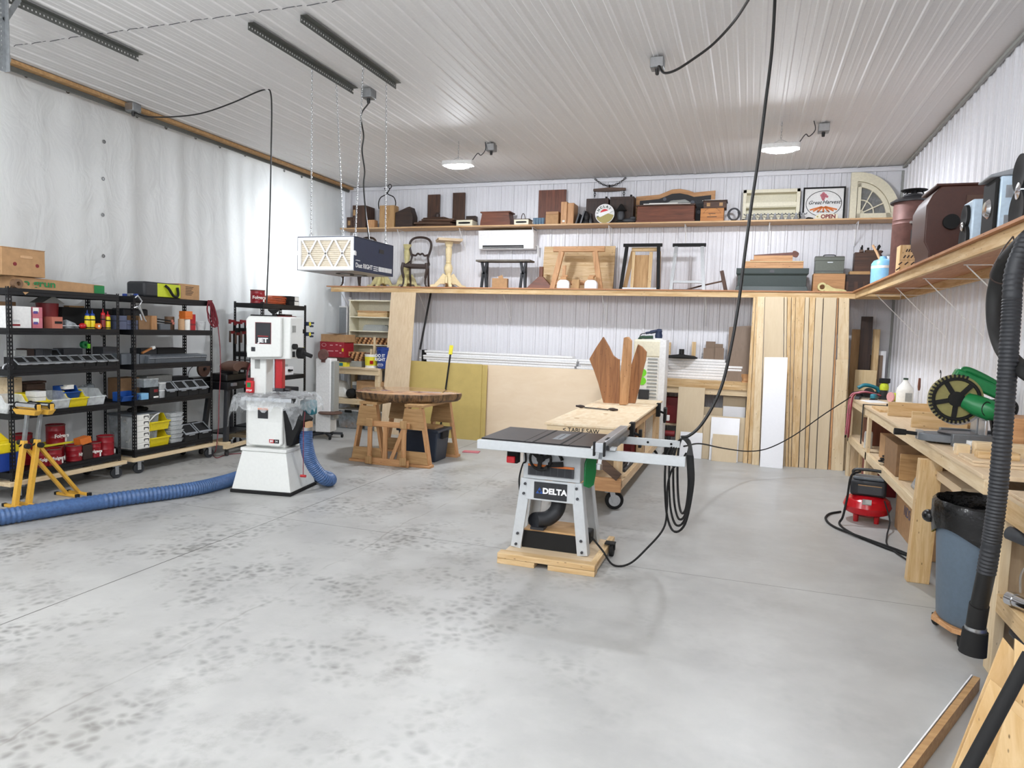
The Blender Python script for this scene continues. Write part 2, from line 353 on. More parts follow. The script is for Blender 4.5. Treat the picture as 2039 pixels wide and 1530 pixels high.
# trims
struct('trim_1', MB().bx(XL, XR, YB-.045, YB-.022, ZC-.075, ZC-.024).bx(XL, XR, YB-.06, YB-.02, ZC-.03, ZC-.02), 'panel_white')
struct('trim_2', MB().bx(XR-.05, XR-.021, YB-.06, YB-.021, 0, ZC-.08), 'label_grey')
struct('trim_3', MB().bx(XR-.05, XR-.022, YF, YB-.06, ZC-.05, ZC-.022), 'label_grey')
struct('trim_4', MB().bx(XL-.06, XL+.17, 3.0, YB-.05, ZC-.05, ZC-.0115), 'tanx')
struct('trim_5', MB().bx(XL+.06, XL+.09, 3.0, YB-.05, ZC-.095, ZC-.05), 'dark_galv')
struct('trim_6', MB().bx(XL+.03, XL+.12, YB-.06, YB-.021, 0, ZC-.08), 'panel_white')
lap = MB()
for i in range(41):
    x = XL+.05+i*.229
    lap.tube([(x, 4.845, ZC-.0115), (x+.05, 4.835+.01*sin(i*2.1), ZC-.011), (x+.13, 4.85, ZC-.002), (x+.19, 4.845, ZC-.003)], .003, 4)
struct('trim_7', lap, 'dark_grey')
# plastic sheeting hung along the left
def sheet_mat():
    m, nt, b = _new('sheeting'); N = nt.nodes.new; L = nt.links.new
    b.inputs['Base Color'].default_value = lin('eceeec'); b.inputs['Roughness'].default_value = .38
    tr = N('ShaderNodeBsdfTranslucent'); tr.inputs['Color'].default_value = lin('eef0f0'); mx = N('ShaderNodeMixShader'); mx.inputs[0].default_value = .28
    L(b.outputs[0], mx.inputs[1]); L(tr.outputs[0], mx.inputs[2]); L(mx.outputs[0], nt.nodes['Material Output'].inputs['Surface'])
    tc = N('ShaderNodeTexCoord'); mp = N('ShaderNodeMapping'); mp.inputs['Scale'].default_value = (1, 1, .6); L(tc.outputs['Object'], mp.inputs['Vector'])
    n = N('ShaderNodeTexNoise'); n.inputs['Scale'].default_value = 3.5; n.inputs['Detail'].default_value = 5; n.inputs['Distortion'].default_value = 1.5; L(mp.outputs[0], n.inputs['Vector'])
    bp = N('ShaderNodeBump'); bp.inputs['Strength'].default_value = .35; bp.inputs['Distance'].default_value = .06; L(n.outputs['Fac'], bp.inputs['Height']); L(bp.outputs['Normal'], b.inputs['Normal'])
sheet_mat()
def fold(y, z):
    k = (1-(z/ZC))*.6+.4
    a = .022*sin(y*5.1+.7)+.016*sin(y*9.3+1.9+.15*z)+.010*sin(y*17+.4*z)+.012*sin(y*2.3)
    g = max(0, min(1, (y-6.8)/1.5)); a += g*(.012*sin(y*23+.8*sin(z*2))+.008*sin(z*5+y*7))
    return XL-.075+a*k
cu = MB(); ny, nz = 300, 22; grid = []
for i in range(ny+1):
    y = 2.9+(YB-.07-2.9)*i/ny
    grid.append([cu.bm.verts.new((fold(y, .02+(ZC-.05)*j/nz), y, .02+(ZC-.05)*j/nz)) for j in range(nz+1)])
for i in range(ny):
    for j in range(nz): cu._face([grid[i][j], grid[i+1][j], grid[i+1][j+1], grid[i][j+1]], 0)
cur = tag(cu.build('plastic_curtain', 'sheeting'), 'white translucent plastic sheeting hung from the wooden nailer along the left side', 'curtain')
gr = MB().lathe([(.010, -.002), (.020, -.002), (.022, 0), (.020, .003), (.010, .003)], n=14, M=Matrix.Rotation(pi/2, 4, 'Y'), cap=False)
g0 = None
for px, py in ((57, 150), (140, 182), (278, 231), (336, 254), (394, 274), (443, 292), (491, 309), (570, 340), (604, 352), (211, 282), (209, 356), (208, 428), (209, 510), (206, 667), (204, 742)):
    p = Xp(px, py, XL-.03); p.x = fold(p.y, p.z)+.006
    if g0 is None: g0 = gr.build('grommet', 'grommet', cur, p)
    else:
        g = g0.copy(); COL.objects.link(g); g.location = p
# ================================================================ on and under the ceiling
def ceiling_box(label, x, y, plug=True, cord=None, name='electrical_box'):
    t = thing(name, label, 'electrical box', (x, y, ZC-.115), group='grey electrical boxes on the ceiling')
    MB().bx(-.06, .06, -.06, .06, .0, .095).build('body', 'galv', t, bev=.008)
    MB().bx(-.055, .055, -.064, -.06, .008, .088).build('cover_plate', 'steel', t)
    MB().cyl((0, 0, 0), (0, 0, -.045), .02, .016).build('connector', 'black', t); return t
def cord(name, pts, r, mat, label, cat='cord', k=8, group=None):
    return solo(MB().tube(spline(pts, k), r, 7), name, mat, label, cat, group=group)
ceiling_box('grey electrical box by the nailer at the top of the plastic sheeting', -6.925, 6.44)
ceiling_box('grey electrical box between the two metal angles above the air cleaner', -3.946, 6.66)
ceiling_box('grey electrical box with a black cord looping away to the upper right', -.92, 6.55)
ceiling_box('small grey outlet box on the ceiling beside the left lamp', -3.43, 8.98)
ceiling_box('small grey outlet box on the ceiling beside the right lamp', .68, 8.96)
hk = Yp(533, 176, 6.44)
solo(MB().tube([(hk.x, 6.44, ZC-.02), (hk.x, 6.44, hk.z+.01)], .003, 6).tube(arc((hk.x, 6.44, hk.z-.005), .02, 90, -180, 10), .004, 6), 'ceiling_hook', 'bright_white', 'small white wire hook holding up the draped black cord', 'hook')
P = [Yp(px, py, 6.44) for px, py in ((265, 213), (270, 225), (290, 232), (340, 233), (400, 226), (460, 206), (510, 184), (532, 178), (539, 186), (541, 220), (540, 300), (538, 400), (535, 500), (532, 570), (531, 606))]
P[0] = Vector((-6.925, 6.44, 4.14))
cord('power_cable', P, .008, 'black', 'black power cord draped over the ceiling hook and hanging down behind the band saw')
P = [Yp(px, py, 6.64) for px, py in ((720, 172), (719, 230), (724, 270), (721, 300), (726, 340), (724, 370), (728, 420))]+[Yp(735, 478, 6.35)]
P[0] = Vector((-3.946, 6.66, 4.14))
cord('power_cable', P, .008, 'black', 'wavy black power cord hanging from a ceiling box to the air cleaner')
P = [Vector((-.92, 6.55, 4.14))]+[Yp(px, py, yy) for px, py, yy in ((1312, 132, 6.45), (1322, 145, 6.4), (1345, 140, 6.3), (1380, 118, 6.15), (1420, 88, 6), (1460, 45, 5.75), (1490, 0, 5.4), (1530, -70, 4.9))]
cord('power_cable', P, .011, 'black', 'black power cord looping from the ceiling box up past the top edge')
def saw_cord_pts():
    top = Vector((.03, 5.56, ZC-.025)); end = Vector((-.33, 5.35, .93)); out = []
    for px, py, q in ((1543, 0, 0), (1537, 100, .02), (1525, 200, .05), (1511, 310, .09), (1496, 410, .14), (1484, 500, .2), (1470, 610, .28), (1456, 690, .36), (1440, 760, .48), (1420, 808, .6), (1395, 848, .76), (1372, 868, .9), (1356, 871, 1)):
        out.append(Yp(px, py, 5.55+(5.4-5.55)*q))
    return [top]+out
cord('power_cable', saw_cord_pts(), .012, 'black', 'long thick black cord hanging from the ceiling down to the table saw rails')
# perforated angle bars
def angle_mb(L, w=.045, hole=.014, pitch=.034, t=.004, flip=1):
    mb = MB(); n = int(L/pitch)
    for z0, z1 in ((0, .024), (w-.02, w)): mb.bx(-t/2, t/2, 0, L, -z1, -z0)
    for i in range(n+1): mb.bx(-t/2, t/2, i*pitch-(pitch-hole)/2 if i else 0, min(L, i*pitch+(pitch-hole)/2), -w+.02, -.024)
    mb.bx(min(0, flip*w), max(0, flip*w), 0, L, -t, 0); return mb
for lab, x, y0, y1 in (('left one of the two perforated metal angles holding the air cleaner chains', -4.09, 4.96, 6.59), ('right one of the two perforated metal angles holding the air cleaner chains', -3.57, 4.95, 6.56),
                       ('perforated metal angle at the upper left running from a hanging bracket', -5.62, 4.0, 5.29)):
    solo(angle_mb(y1-y0, .06), 'perforated_angle', 'dark_galv', lab, 'metal angle', (x, y0, ZC-.02), group='perforated angle bars under the ceiling')
br = thing('track_bracket', 'galvanised hanging bracket with a door pulley in the top left corner', 'bracket', (Yp(9, 40, 3.98).x, 3.98, ZC-.02))
bm_ = angle_mb(.62, .05); bm_.build('hanger', 'galv', br, rot=(-pi/2, 0, 0))
MB().bar((0, .12, -.02), (0, 0, -.24), .04, .004, (1, 0, 0)).build('brace', 'galv', br)
MB().cyl((-.02, 0, -.5), (-.07, 0, -.5), .06).build('pulley', 'steel', br); MB().bx(-.12, -.02, -.03, .03, -.6, -.56).build('clamp', 'bright_white', br)
# high bay lamps
def high_bay(label, x, y, rz):
    t = thing('high_bay_lamp', label, 'lamp', (x, y, 3.985), rz, 'lamps hanging from the ceiling')
    o = outline((-.17, -.1), (.17, -.1), (.215, 0), (.17, .1), (-.17, .1), (-.215, 0), k=4)
    MB().prism(o, .057, (0, 0, -.012), (1, 0, 0), (0, 1, 0)).build('housing', 'white', t, bev=.01)
    d = MB(); n_ = 32; R_ = [[d.bm.verts.new((.18*k*cos(2*pi*q/n_), .085*k*sin(2*pi*q/n_), z)) for q in range(n_)] for k, z in ((1, -.0125), (.82, -.036), (.5, -.048))]
    for A, B in zip(R_, R_[1:]):
        for q in range(n_): d._face([A[q], A[(q+1) % n_], B[(q+1) % n_], B[q]], 0)
    d._face(R_[-1], 0); d.build('diffuser', 'lamp_glow', t)
    c = MB()
    for i in range(7): c.tube([(.008*cos(a)*(i % 2), .008*cos(a)*(1-i % 2), .1+i*.034+.022*sin(a)) for a in [2*pi*k/8 for k in range(8)]], .0025, 5, closed=True)
    c.build('chain', 'steel', t); MB().bar((-.1, 0, .055), (0, 0, .1), .012, .004).bar((.1, 0, .055), (0, 0, .1), .012, .004).build('hanger', 'steel', t)
    MB().tube(spline([(.2, 0, .06), (.26, .03, .15), (.3, .05, .13), (.36, .05, .2), (.34, .1, .32)]), .006, 6).build('lead', 'dark_grey', t)
high_bay('left one of the two glowing oval high bay lamps', -3.83, 8.8, rad(4)); high_bay('right one of the two glowing oval high bay lamps', .22, 8.78, rad(-2))
# ---- hanging air cleaner
def air_cleaner():
    x0, x1, y0, y1, z0, z1 = -4.11, -3.49, 5.68, 6.42, 2.30, 2.615
    t = thing('air_cleaner', 'navy ceiling-hung dust air cleaner with a pleated white filter at the front', 'air cleaner', ((x0+x1)/2, (y0+y1)/2, z0))
    W_, D_, H_ = (x1-x0)/2, (y1-y0)/2, z1-z0
    b = MB().bx(-W_, -W_+.006, -D_, D_, 0, H_).bx(W_-.006, W_, -D_, D_, 0, H_).bx(-W_, W_, -D_, D_, H_-.006, H_).bx(-W_, W_, D_-.006, D_, 0, H_)
    b.build('housing', 'navy', t)
    MB().bx(-W_+.006, W_-.006, -D_, D_-.006, 0, .006).build('base_panel', 'steel', t)
    fr = MB(); f0 = -D_-.004
    for a0, a1, c0, c1 in ((-W_+.008, -W_+.04, .008, H_-.008), (W_-.04, W_-.008, .008, H_-.008), (-W_+.04, W_-.04, .008, .035), (-W_+.04, W_-.04, H_-.035, H_-.008)): fr.bx(a0, a1, f0, f0+.03, c0, c1)
    n = 3; wd = (2*W_-.08)/n
    for i in range(n):
        a = -W_+.04+i*wd
        fr.bar((a+.01, f0+.004, .03), (a+wd-.01, f0+.004, H_-.03), .016, .006, (0, 1, 0)); fr.bar((a+.01, f0+.004, H_-.03), (a+wd-.01, f0+.004, .03), .016, .006, (0, 1, 0))
    ff = fr.build('filter_frame', 'bright_white', t)
    pl = MB()
    for i in range(13): pl.tube([(-W_+.03, f0+.026, .04+i*.0195), (W_-.03, f0+.026, .04+i*.0195)], .0105, 8)
    pl.bx(-W_+.03, W_-.03, f0+.032, f0+.04, .03, H_-.03)
    S('pleat', 'ddd3c0', .8); pl.build('pleats', 'pleat', ff)
    for sx in (-1, 1): MB().bx(sx*W_-.004, sx*W_+.004, -D_-.006, -D_+.02, H_*.45, H_*.58).build('latch', 'bright_white', t)
    for k, yy in enumerate((-.02, .2)): MB().lathe([(.085, 0), (.09, -.004), (.055, -.004), (.055, 0)], (-.02+.02*k, yy+.02, 0), 24).build('port_ring', 'black', t)
    for k, yy in enumerate((-.02, .2)): MB().lathe([(.001, -.002), (.053, -.002), (.053, -.0005), (.001, -.0005)], (-.02+.02*k, yy+.02, 0), 24).build('port_cover', 'bright_white', t)
    MB().bx(W_, W_+.003, .08, .17, H_*.66, H_*.78).build('control_panel', 'black', t)
    MB().bx(-W_, W_, -D_, D_, H_, H_+.002).build('top_panel', 'aluminium', t)
    text('Dust RIGHT', .06, 'bright_white', t, (W_+.001, -D_+.175, .052), FACE_X, bold=.0012, sx=1.0)
    text('air filtration', .017, 'bright_white', t, (W_+.001, -D_+.06, .098), FACE_X)
    g = MB()
    for k in range(3): g.bx(W_, W_+.0015, -D_+.345, -D_+.43, .028+k*.018, .036+k*.018)
    for k in range(9): g.bx(W_, W_+.0015, -D_+.445+k*.03, -D_+.468+k*.03, .03, .075)
    g.build('badge', 'bright_white', t)
    MB().bx(W_, W_+.003, -D_+.0, -D_+.03, .14, .175).build('clip', 'white', t)
    return t
air_cleaner()
def chain_mb(p, q, link=.03, r=.0026):
    p, q = Vector(p), Vector(q); d = q-p; n = max(2, int(d.length/(link*.72))); mb = MB(); u = d.normalized(); a = Vector((1, 0, 0)); b = Vector((0, 1, 0))
    for i in range(n):
        c = p+d*((i+.5)/n); s = a if i % 2 else b
        mb.tube([c+u*(link*.5*sin(t))+s*(link*.24*cos(t)) for t in [2*pi*k/7 for k in range(7)]], r, 4, closed=True)
    return mb
for lab, a, b in (('near left', (-4.09, 5.86, 4.22), (-4.03, 5.78, 2.62)), ('far left', (-4.09, 6.27, 4.22), (-4.03, 6.35, 2.62)), ('near right', (-3.57, 5.92, 4.22), (-3.545, 5.78, 2.62)), ('far right', (-3.57, 6.36, 4.22), (-3.545, 6.35, 2.62))):
    o = tag(chain_mb(a, b).build('hanging_chain', 'zinc'), lab+' chain of the four holding up the air cleaner', 'chain', 'chains holding the air cleaner')
    MB().tube(arc((b[0], b[1], b[2]+.02), .018, 0, 330, 12), .0035, 6).build('eye_hook', 'zinc', o)
# ================================================================ shelves on the back and right walls
ZU, ZL = 3.515, 2.475                                              # tops of the upper and lower shelf
def bracket(L, parent, loc, rz=0):
    t = .008
    return MB().bar((0, 0, -.004), (0, -L, -.004), .014, .006).bar((0, 0, 0), (0, 0, -L*1.05), .014, .006, (0, 1, 0)).bar((0, -.004, -L), (0, -L*.96, -.01), .012, .006).build('bracket', 'bright_white', parent, loc, rz)
us = thing('upper_shelf', 'long single-board shelf high on the back wall under the ceiling', 'shelf', (0, 11.33, ZU-.024))
MB().bx(-7.03, XR-.06, -.385, -.0, 0, .024).build('board', 'shelfwoodx', us, bev=.002)
for px in (690, 800, 922, 1066, 1216, 1366, 1532, 1706): bracket(.3, us, (Yp(px, 450, 11.2).x, -.004, -.004))
ls = thing('lower_shelf', 'long deep plywood shelf with a board lip across the back wall', 'shelf', (0, 11.33, ZL-.018))
MB().bx(XL+.01, XR-.06, -.62, 0, 0, .018).build('board', 'redlipx', ls)
MB().bx(XL+.09, XR-.06, -.60, -.562, -.085, 0).build('front_rail', 'plankx', ls, bev=.003)
for px in (690, 843, 1010, 1204, 1406): bracket(.5, ls, (Yp(px, 590, 11.1).x, -.004, -.004))
rs = thing('side_shelf', 'long deep plywood shelf along the right wall over the workbench', 'shelf', (XR-.025, 7.1, ZL-.018))
MB().bx(-.635, 0, -3.6, 3.55, 0, .018).build('board', 'redlipy', rs)
MB().bx(-.60, -.562, -3.6, 3.55, -.085, 0).build('front_rail', 'plankx' if 0 else 'planky', rs, bev=.003)
MB().bx(-.045, -.005, -3.6, 3.55, -.085, 0).build('wall_ledger', 'planky', rs, bev=.003)
for y in (-2.55, -1.25, .0, 1.25, 2.5): bracket(.5, rs, (-.012, y, -.085), -pi/2)
K5, K6, K7 = (660, 340), (1040, 340), (1400, 320)
def bs(K, x0, x1, yt, zb, yf):
    a = Yp(K[0]+x0*.206, K[1]+yt*.206, yf); b = Yp(K[0]+x1*.206, K[1]+yt*.206, yf)
    return (a.x+b.x)/2, b.x-a.x, (a.z+b.z)/2-zb
def bpt(K, x, y, yf): return Yp(K[0]+x*.206, K[1]+y*.206, yf)
def bcrate(K, x0, x1, yt, zb, yf, depth, name, label, cat, mat, rz=0, group=None, lid=None, h=None, bev=.004):
    c, w_, hh = bs(K, x0, x1, yt, zb, yf); return crate(name, label, cat, (c, yf+depth/2, zb), (w_, depth, h or hh), mat, rz, group, bev, lid=lid)
def btext(K, x, y, yf, s, size, mat, parent, **kw):
    p = bpt(K, x, y, yf)-parent.location; return text(s, size, mat, parent, (p.x, p.y, p.z), FACE_Y, **kw)
# ---- things on the upper shelf, from the left
o = bcrate(K5, 147, 200, 450, ZU, 10.98, .22, 'wooden_block', 'small dark wooden block with a pale end at the left end of the upper shelf', 'block', 'walnuty')
MB().bx(-.028, .02, -.112, -.11, .05, .13).build('end_grain_patch', 'tanz', o)
o = bcrate(K5, 163, 236, 335, ZU, 11.01+.0, .3, 'wooden_block', 'tall dark wooden block with a pale end behind the small block', 'block', 'walnuty') if 0 else None
def tall_block(x0, x1, yt, yf, d, lab, m, grp='old wooden blocks at the left of the upper shelf'):
    o = bcrate(K5, x0, x1, yt, ZU, yf, d, 'wooden_block', lab, 'block', m, group=grp); return o
o = tall_block(204, 240, 335, 10.99, .3, 'tall narrow dark wooden block with pale carved end on the upper shelf', 'walnuty'); MB().bx(-.02, .02, -.152, -.15, .22, .32).build('end_grain_patch', 'tanz', o)
tall_block(243, 330, 335, 10.98, .32, 'wide dark brown wooden block next to the tall narrow one', 'walnutz')
tall_block(350, 415, 475, 10.98, .12, 'small reddish wooden block in front of the dark blocks', 'firz')
tall_block(465, 608, 335, 10.98, .16, 'upright light brown timber block gripped by black tongs', 'tanz')
c, w_, h_ = bs(K5, 465, 610, 335, ZU, 11.06)
tg = thing('ice_tongs', 'black iron ice tongs gripping the upright light brown block', 'tongs', (c, 11.06, ZU+h_))
for sx in (-1, 1):
    pts = [(sx*(w_/2+.012), 0, -.06), (sx*(w_/2+.02), 0, .05), (sx*w_*.42, 0, .14), (sx*.02, 0, .19), (-sx*.03, 0, .25), (-sx*.055, 0, .3)]
    MB().tube(spline(pts), [.006]+[.009]*39+[.009], 8).build('arm', 'matte_black', tg)
MB().tube(arc((.05, 0, .325), .034, 0, 360, 16), .007, 6).build('ring', 'matte_black', tg)
a = bpt(K5, 615, 545, 11.0); b = bpt(K5, 785, 345, 11.0); ww, hh = b.x-a.x, b.z-ZU
solo(MB().prism([(0, 0), (ww, 0), (ww, hh*.55), (ww*.82, hh), (ww*.68, hh*.97), (0, hh*.72)], .2, (0, 0, 0)), 'slab', 'darkx', 'dark slab with a sloping top beside the block held by tongs', 'slab', (a.x, 11.2, ZU), bev=.006)
a = bpt(K5, 755, 540, 10.98); b = bpt(K5, 1205, 540, 10.98); L0 = b.x-a.x; zc = ZU; rr = random.Random(3)
for i, (off, L, ang, m, lab) in enumerate(((.5, .97, 1, 'oldx', 'lowest wide weathered board of the pile on the upper shelf'), (.53, .85, -3, 'walnutx', 'second board from the bottom of the weathered pile'), (.48, .8, 4, 'oldx', 'third board from the bottom of the weathered pile'),
     (.56, .78, -2, 'walnutx', 'fourth board up in the weathered pile'), (.6, .72, 3, 'oldx', 'fifth board up in the weathered pile'), (.52, .5, -5, 'walnutx', 'topmost short board of the weathered pile'))):
    t_ = (.026, .024, .03, .028, .026, .026)[i]; lw = L*L0/2
    solo(MB().hexa([(-lw, -.1, 0), (lw*.93, -.11, 0), (lw, .08, 0), (-lw*.95, .1, 0), (-lw*.98, -.09, t_), (lw*.9, -.1, t_), (lw*.97, .07, t_), (-lw*.93, .1, t_)]), 'weathered_board', m, lab, 'board', (a.x+off*L0, 11.1, zc), rad(ang), 'pile of weathered boards on the upper shelf', bev=.003); zc += t_
c, w_, h_ = bs(K5, 1000, 1052, 385, zc, 11.08)
solo(MB().lathe([(.03, 0), (.045, .01), (.046, .06), (.03, .08), (.03, .09), (.022, .09), (.02, .07)], n=16), 'crock', 'dark_brown', 'small dark crock on top of the pile of weathered boards', 'crock', (c, 11.08, zc))
for x0, x1, yt, lab in ((932, 1048, 230, 'left upright dark board standing behind the pile of weathered boards'), (1173, 1290, 212, 'right upright dark board standing behind the white drawer box')):
    bcrate(K5, x0, x1, yt, ZU, 11.26, .035, 'upright_board', lab, 'board', 'walnutz', group='upright dark boards against the back wall')
bcrate(K5, 1300, 1392, 437, ZU, 11.2, .1, 'wooden_box', 'dark low box behind the white drawer box', 'box', 'darkx')
def drawer_box(x0, x1, yt, lab, handle=False):
    c, w_, h_ = bs(K5, x0, x1, yt, ZU, 10.97); t = thing('drawer_box', lab, 'drawer box', (c, 11.08, ZU), group='white boxes with black oval plates on the upper shelf')
    MB().bx(-w_/2, w_/2, -.11, .11, 0, h_*.9).build('body', 'cream', t, bev=.004); MB().bx(-w_/2-.008, w_/2+.008, -.115, .115, h_*.9, h_).build('lid', 'oldx', t)
    MB().prism(outline((-w_*.3, -h_*.13), (w_*.3, -h_*.13), (w_*.36, 0), (w_*.3, h_*.13), (-w_*.3, h_*.13), (-w_*.36, 0), k=3), .004, (0, -.11, h_*.45)).build('oval_plate', 'matte_black', t)
    if handle: MB().tube([(0, q[1], q[2]) for q in arc((0, 0, h_*.95), .105, 0, 180, 14, 'yz')], .006, 6).build('bail_handle', 'walnuty', t)
drawer_box(1207, 1362, 470, 'white drawer box with black oval plate right of the weathered pile'); drawer_box(1765, 1905, 465, 'white basket box with black oval plate and a bentwood handle', True)
c, w_, h_ = bs(K5, 1437, 1728, 392, ZU, 10.97); t = thing('bread_box', 'reddish brown wooden box with bowed sides and an overhanging lid', 'box', (c, 11.1, ZU))
MB().prism([(-w_*.5, 0), (w_*.5, 0), (w_*.49, h_*.3), (w_*.46, h_*.6), (w_*.44, h_*.9), (-w_*.44, h_*.9), (-w_*.46, h_*.6), (-w_*.49, h_*.3)], .24, (0, .12, 0)).build('body', 'cherryx', t)
MB().bx(-w_*.5, w_*.5, -.13, .13, h_*.9, h_).build('lid', 'cherryx', t, bev=.006)
c0 = None
for i in range(4):
    p = bpt(K5, 1965+i*26, 520, 10.97); lab = ('leftmost', 'second from left', 'third from left', 'rightmost')[i]+' of four small blue cups on the upper shelf'
    if c0 is None: c0 = solo(MB().lathe([(.022, 0), (.03, .085), (.033, .1), (.028, .1), (.02, .012)], n=14), 'cup', 'bin_blue', lab, 'cup', (p.x, p.y, ZU), group='blue cups on the upper shelf')
    else: dup(c0, (p.x, p.y, ZU), lab)
bcrate(K6, 160, 425, 185, ZU, 11.28, .03, 'panel_board', 'large square reddish brown panel leaning on the back wall', 'panel', 'cherryz')
o = bcrate(K6, 228, 350, 395, ZU, 10.98, .16, 'cardboard_box', 'small cardboard box with a pale lid in front of the brown panel', 'box', 'cardboard', lid=(0, .045, 'boxx'))
o = bcrate(K6, 376, 434, 300, ZU, 10.98, .26, 'wooden_box', 'tall narrow red cedar box with a white tag', 'box', 'firz'); MB().bx(-.02, .02, -.132, -.13, .03, .06).build('tag', 'paper', o)
bcrate(K6, 438, 500, 312, ZU, 11.0, .28, 'wooden_box', 'wider red cedar box right beside the tall narrow one', 'box', 'firz')
for i, (x0, x1, yt) in enumerate(((500, 540, 410), (535, 572, 380))):
    c, w_, h_ = bs(K6, x0, x1, yt, ZU, 10.99)
    solo(MB().bx(-.012, .012, -.12, .12, 0, h_), 'leaning_picture', 'iron' if i else 'dark_grey', ('left', 'right')[i]+' one of two dark frames leaning by the cedar boxes', 'frame', (c+(0 if not i else .02), 11.11, ZU), rot=(0, rad(16), 0), group='dark frames leaning on the cedar boxes')
p = bpt(K6, 615, 520, 11.05)
t = thing('boot_pair', 'dark lumpy metal mould standing before the dark cabinets', 'mould', (p.x, 11.05, ZU))
MB().lathe([(.05, 0), (.06, .03), (.03, .07), (.05, .12), (.035, .16), (.01, .2)], n=14).build('body', 'iron', t); MB().lathe([(.03, 0), (.035, .05), (.02, .1), (.01, .17)], (.07, .02, 0), 12).build('second_lobe', 'iron', t)
for x0, x1, yt, lab in ((620, 835, 268, 'left dark brown wooden cabinet behind the round sign'), (848, 1080, 250, 'right dark brown wooden cabinet behind the lantern')):
    c, w_, h_ = bs(K6, x0, x1, yt, ZU, 11.1); t = thing('old_cabinet', lab, 'cabinet', (c, 11.2, ZU), group='dark cabinets on the upper shelf')
    MB().bx(-w_/2, w_/2, -.1, .1, 0, h_).build('body', 'darkz', t, bev=.005); MB().bx(-w_*.4, w_*.4, -.106, -.1, h_*.08, h_*.9).build('door', 'darkz', t, bev=.004)
    MB().bx(w_*.3, w_*.38, -.02, .02, h_, h_+.04).build('knob', 'matte_black', t)
# neck yoke and chain on the wall
a = bpt(K6, 688, 190, 11.28); b = bpt(K6, 1000, 185, 11.28); t = thing('neck_yoke', 'wooden neck yoke bar with iron rings and draped chain on the wall', 'yoke', (a.x, 11.28, a.z)); L = b.x-a.x
MB().prism([(0, -.02), (L*.5, -.03), (L, -.02), (L, .02), (L*.5, .035), (0, .02)], .035, (0, .015, 0)).build('bar', 'oldx', t, bev=.005)
for k in (.05, .95):
    g = MB()
    for i in range(3): g.tube([(L*k+.014*cos(q)*(i % 2), .014*cos(q)*(1-i % 2), -.035-i*.03+.02*sin(q)) for q in [2*pi*j/8 for j in range(8)]], .005, 5, closed=True)
    g.build('ring_chain', 'matte_black', t)
g = MB()
for i in range(15):
    k = i/14; x = L*(.06+.9*k); z = .06+.11*(2*k-1)**2+.0
    g.tube([(x+.02*cos(q), .012*sin(q)*(i % 2), z+(.012*sin(q))*(1-i % 2)+.02*cos(q)*(2*(2*k-1)*.2)) for q in [2*pi*j/8 for j in range(8)]], .0055, 5, closed=True)
g.build('draped_chain', 'matte_black', t); MB().cyl((L*.5, 0, .03), (L*.5, 0, .08), .01).build('hook', 'matte_black', t)
def arc_text(s, r, size, a0, a1, mat, parent, loc, bold=0):
    bmx = bmesh.new()
    for i, ch in enumerate(s):
        c = bpy.data.curves.new('t', 'FONT'); c.body = ch; c.size = size; c.extrude = .0006; c.offset = bold; c.align_x = 'CENTER'; c.resolution_u = 3
        q = bpy.data.objects.new('t', c); me = bpy.data.meshes.new_from_object(q); bpy.data.objects.remove(q); bpy.data.curves.remove(c)
        an = rad(a0+(a1-a0)*i/(len(s)-1)); M_ = Matrix.Translation((r*cos(an), r*sin(an), 0)) @ Matrix.Rotation(an-pi/2, 4, 'Z'); me.transform(M_); bmx.from_mesh(me); bpy.data.meshes.remove(me)
    me = bpy.data.meshes.new('lettering'); bmx.to_mesh(me); bmx.free(); me.materials.append(MAT[mat])
    o = bpy.data.objects.new('lettering', me); COL.objects.link(o); o.parent = parent; o.location = loc; o.rotation_euler = FACE_Y; return o
c, w_, h_ = bs(K6, 710, 890, 345, ZU, 11.0); t = thing('round_sign', 'round red and white enamel sign with lettering around its rim', 'sign', (c, 11.0, ZU)); R = w_/2
MB().cyl((0, 0, R), (0, .012, R), R, n=40).build('disc', 'white', t); MB().lathe([(R*.99, 0), (R*1.03, 0), (R*1.03, .016), (R*.99, .016)], (0, .014, R), 40, M=Matrix.Rotation(pi/2, 4, 'X'), cap=False).build('rim', 'bright_white', t)
MB().prism([(R*.5*cos(q), R*.5*sin(q)) for q in [rad(10+i*8.5) for i in range(21)]], .003, (0, -.0, R)).build('red_field', 'bright_red', t)
MB().prism([(R*.96*cos(q), R*.96*sin(q)) for q in [rad(200+i*8) for i in range(20)]]+[(R*.3, R*.05)], .003, (0, -.0, R)).build('rust_field', 'olive', t)
MB().prism([(-R*.96, 0), (-R*.5, -R*.35), (R*.9, R*.3), (R*.88, R*.48)][::1], .004, (0, -.001, R)).build('white_stripe', 'bright_white', t)
arc_text('SINCLAIR', R*.66, R*.33, 200, 20, 'dark_green', t, (0, -.004, R), .002)
c, w_, h_ = bs(K6, 912, 1003, 330, ZU, 11.03); t = thing('lantern', 'dark iron lantern in front of the right dark cabinet', 'lantern', (c, 11.03, ZU))
MB().lathe([(.07, 0), (.075, .03), (.04, .05)], n=16).build('base', 'matte_black', t); MB().lathe([(.045, .05), (.06, .12), (.045, .18)], n=16).build('globe', 'dark_grey', t)
MB().lathe([(.05, .18), (.09, .2), (.05, .24), (.03, .28), (.01, .3)], n=16).build('cap', 'matte_black', t)
p = bpt(K6, 1030, 480, 11.0); solo(MB().ball((0, 0, .035), (.11, .05, .035)).ball((.06, 0, .07), (.05, .04, .03)), 'cloth_bundle', 'dark_grey', 'dark grey bundle beside the lantern on the upper shelf', 'bundle', (p.x, 11.0, ZU))
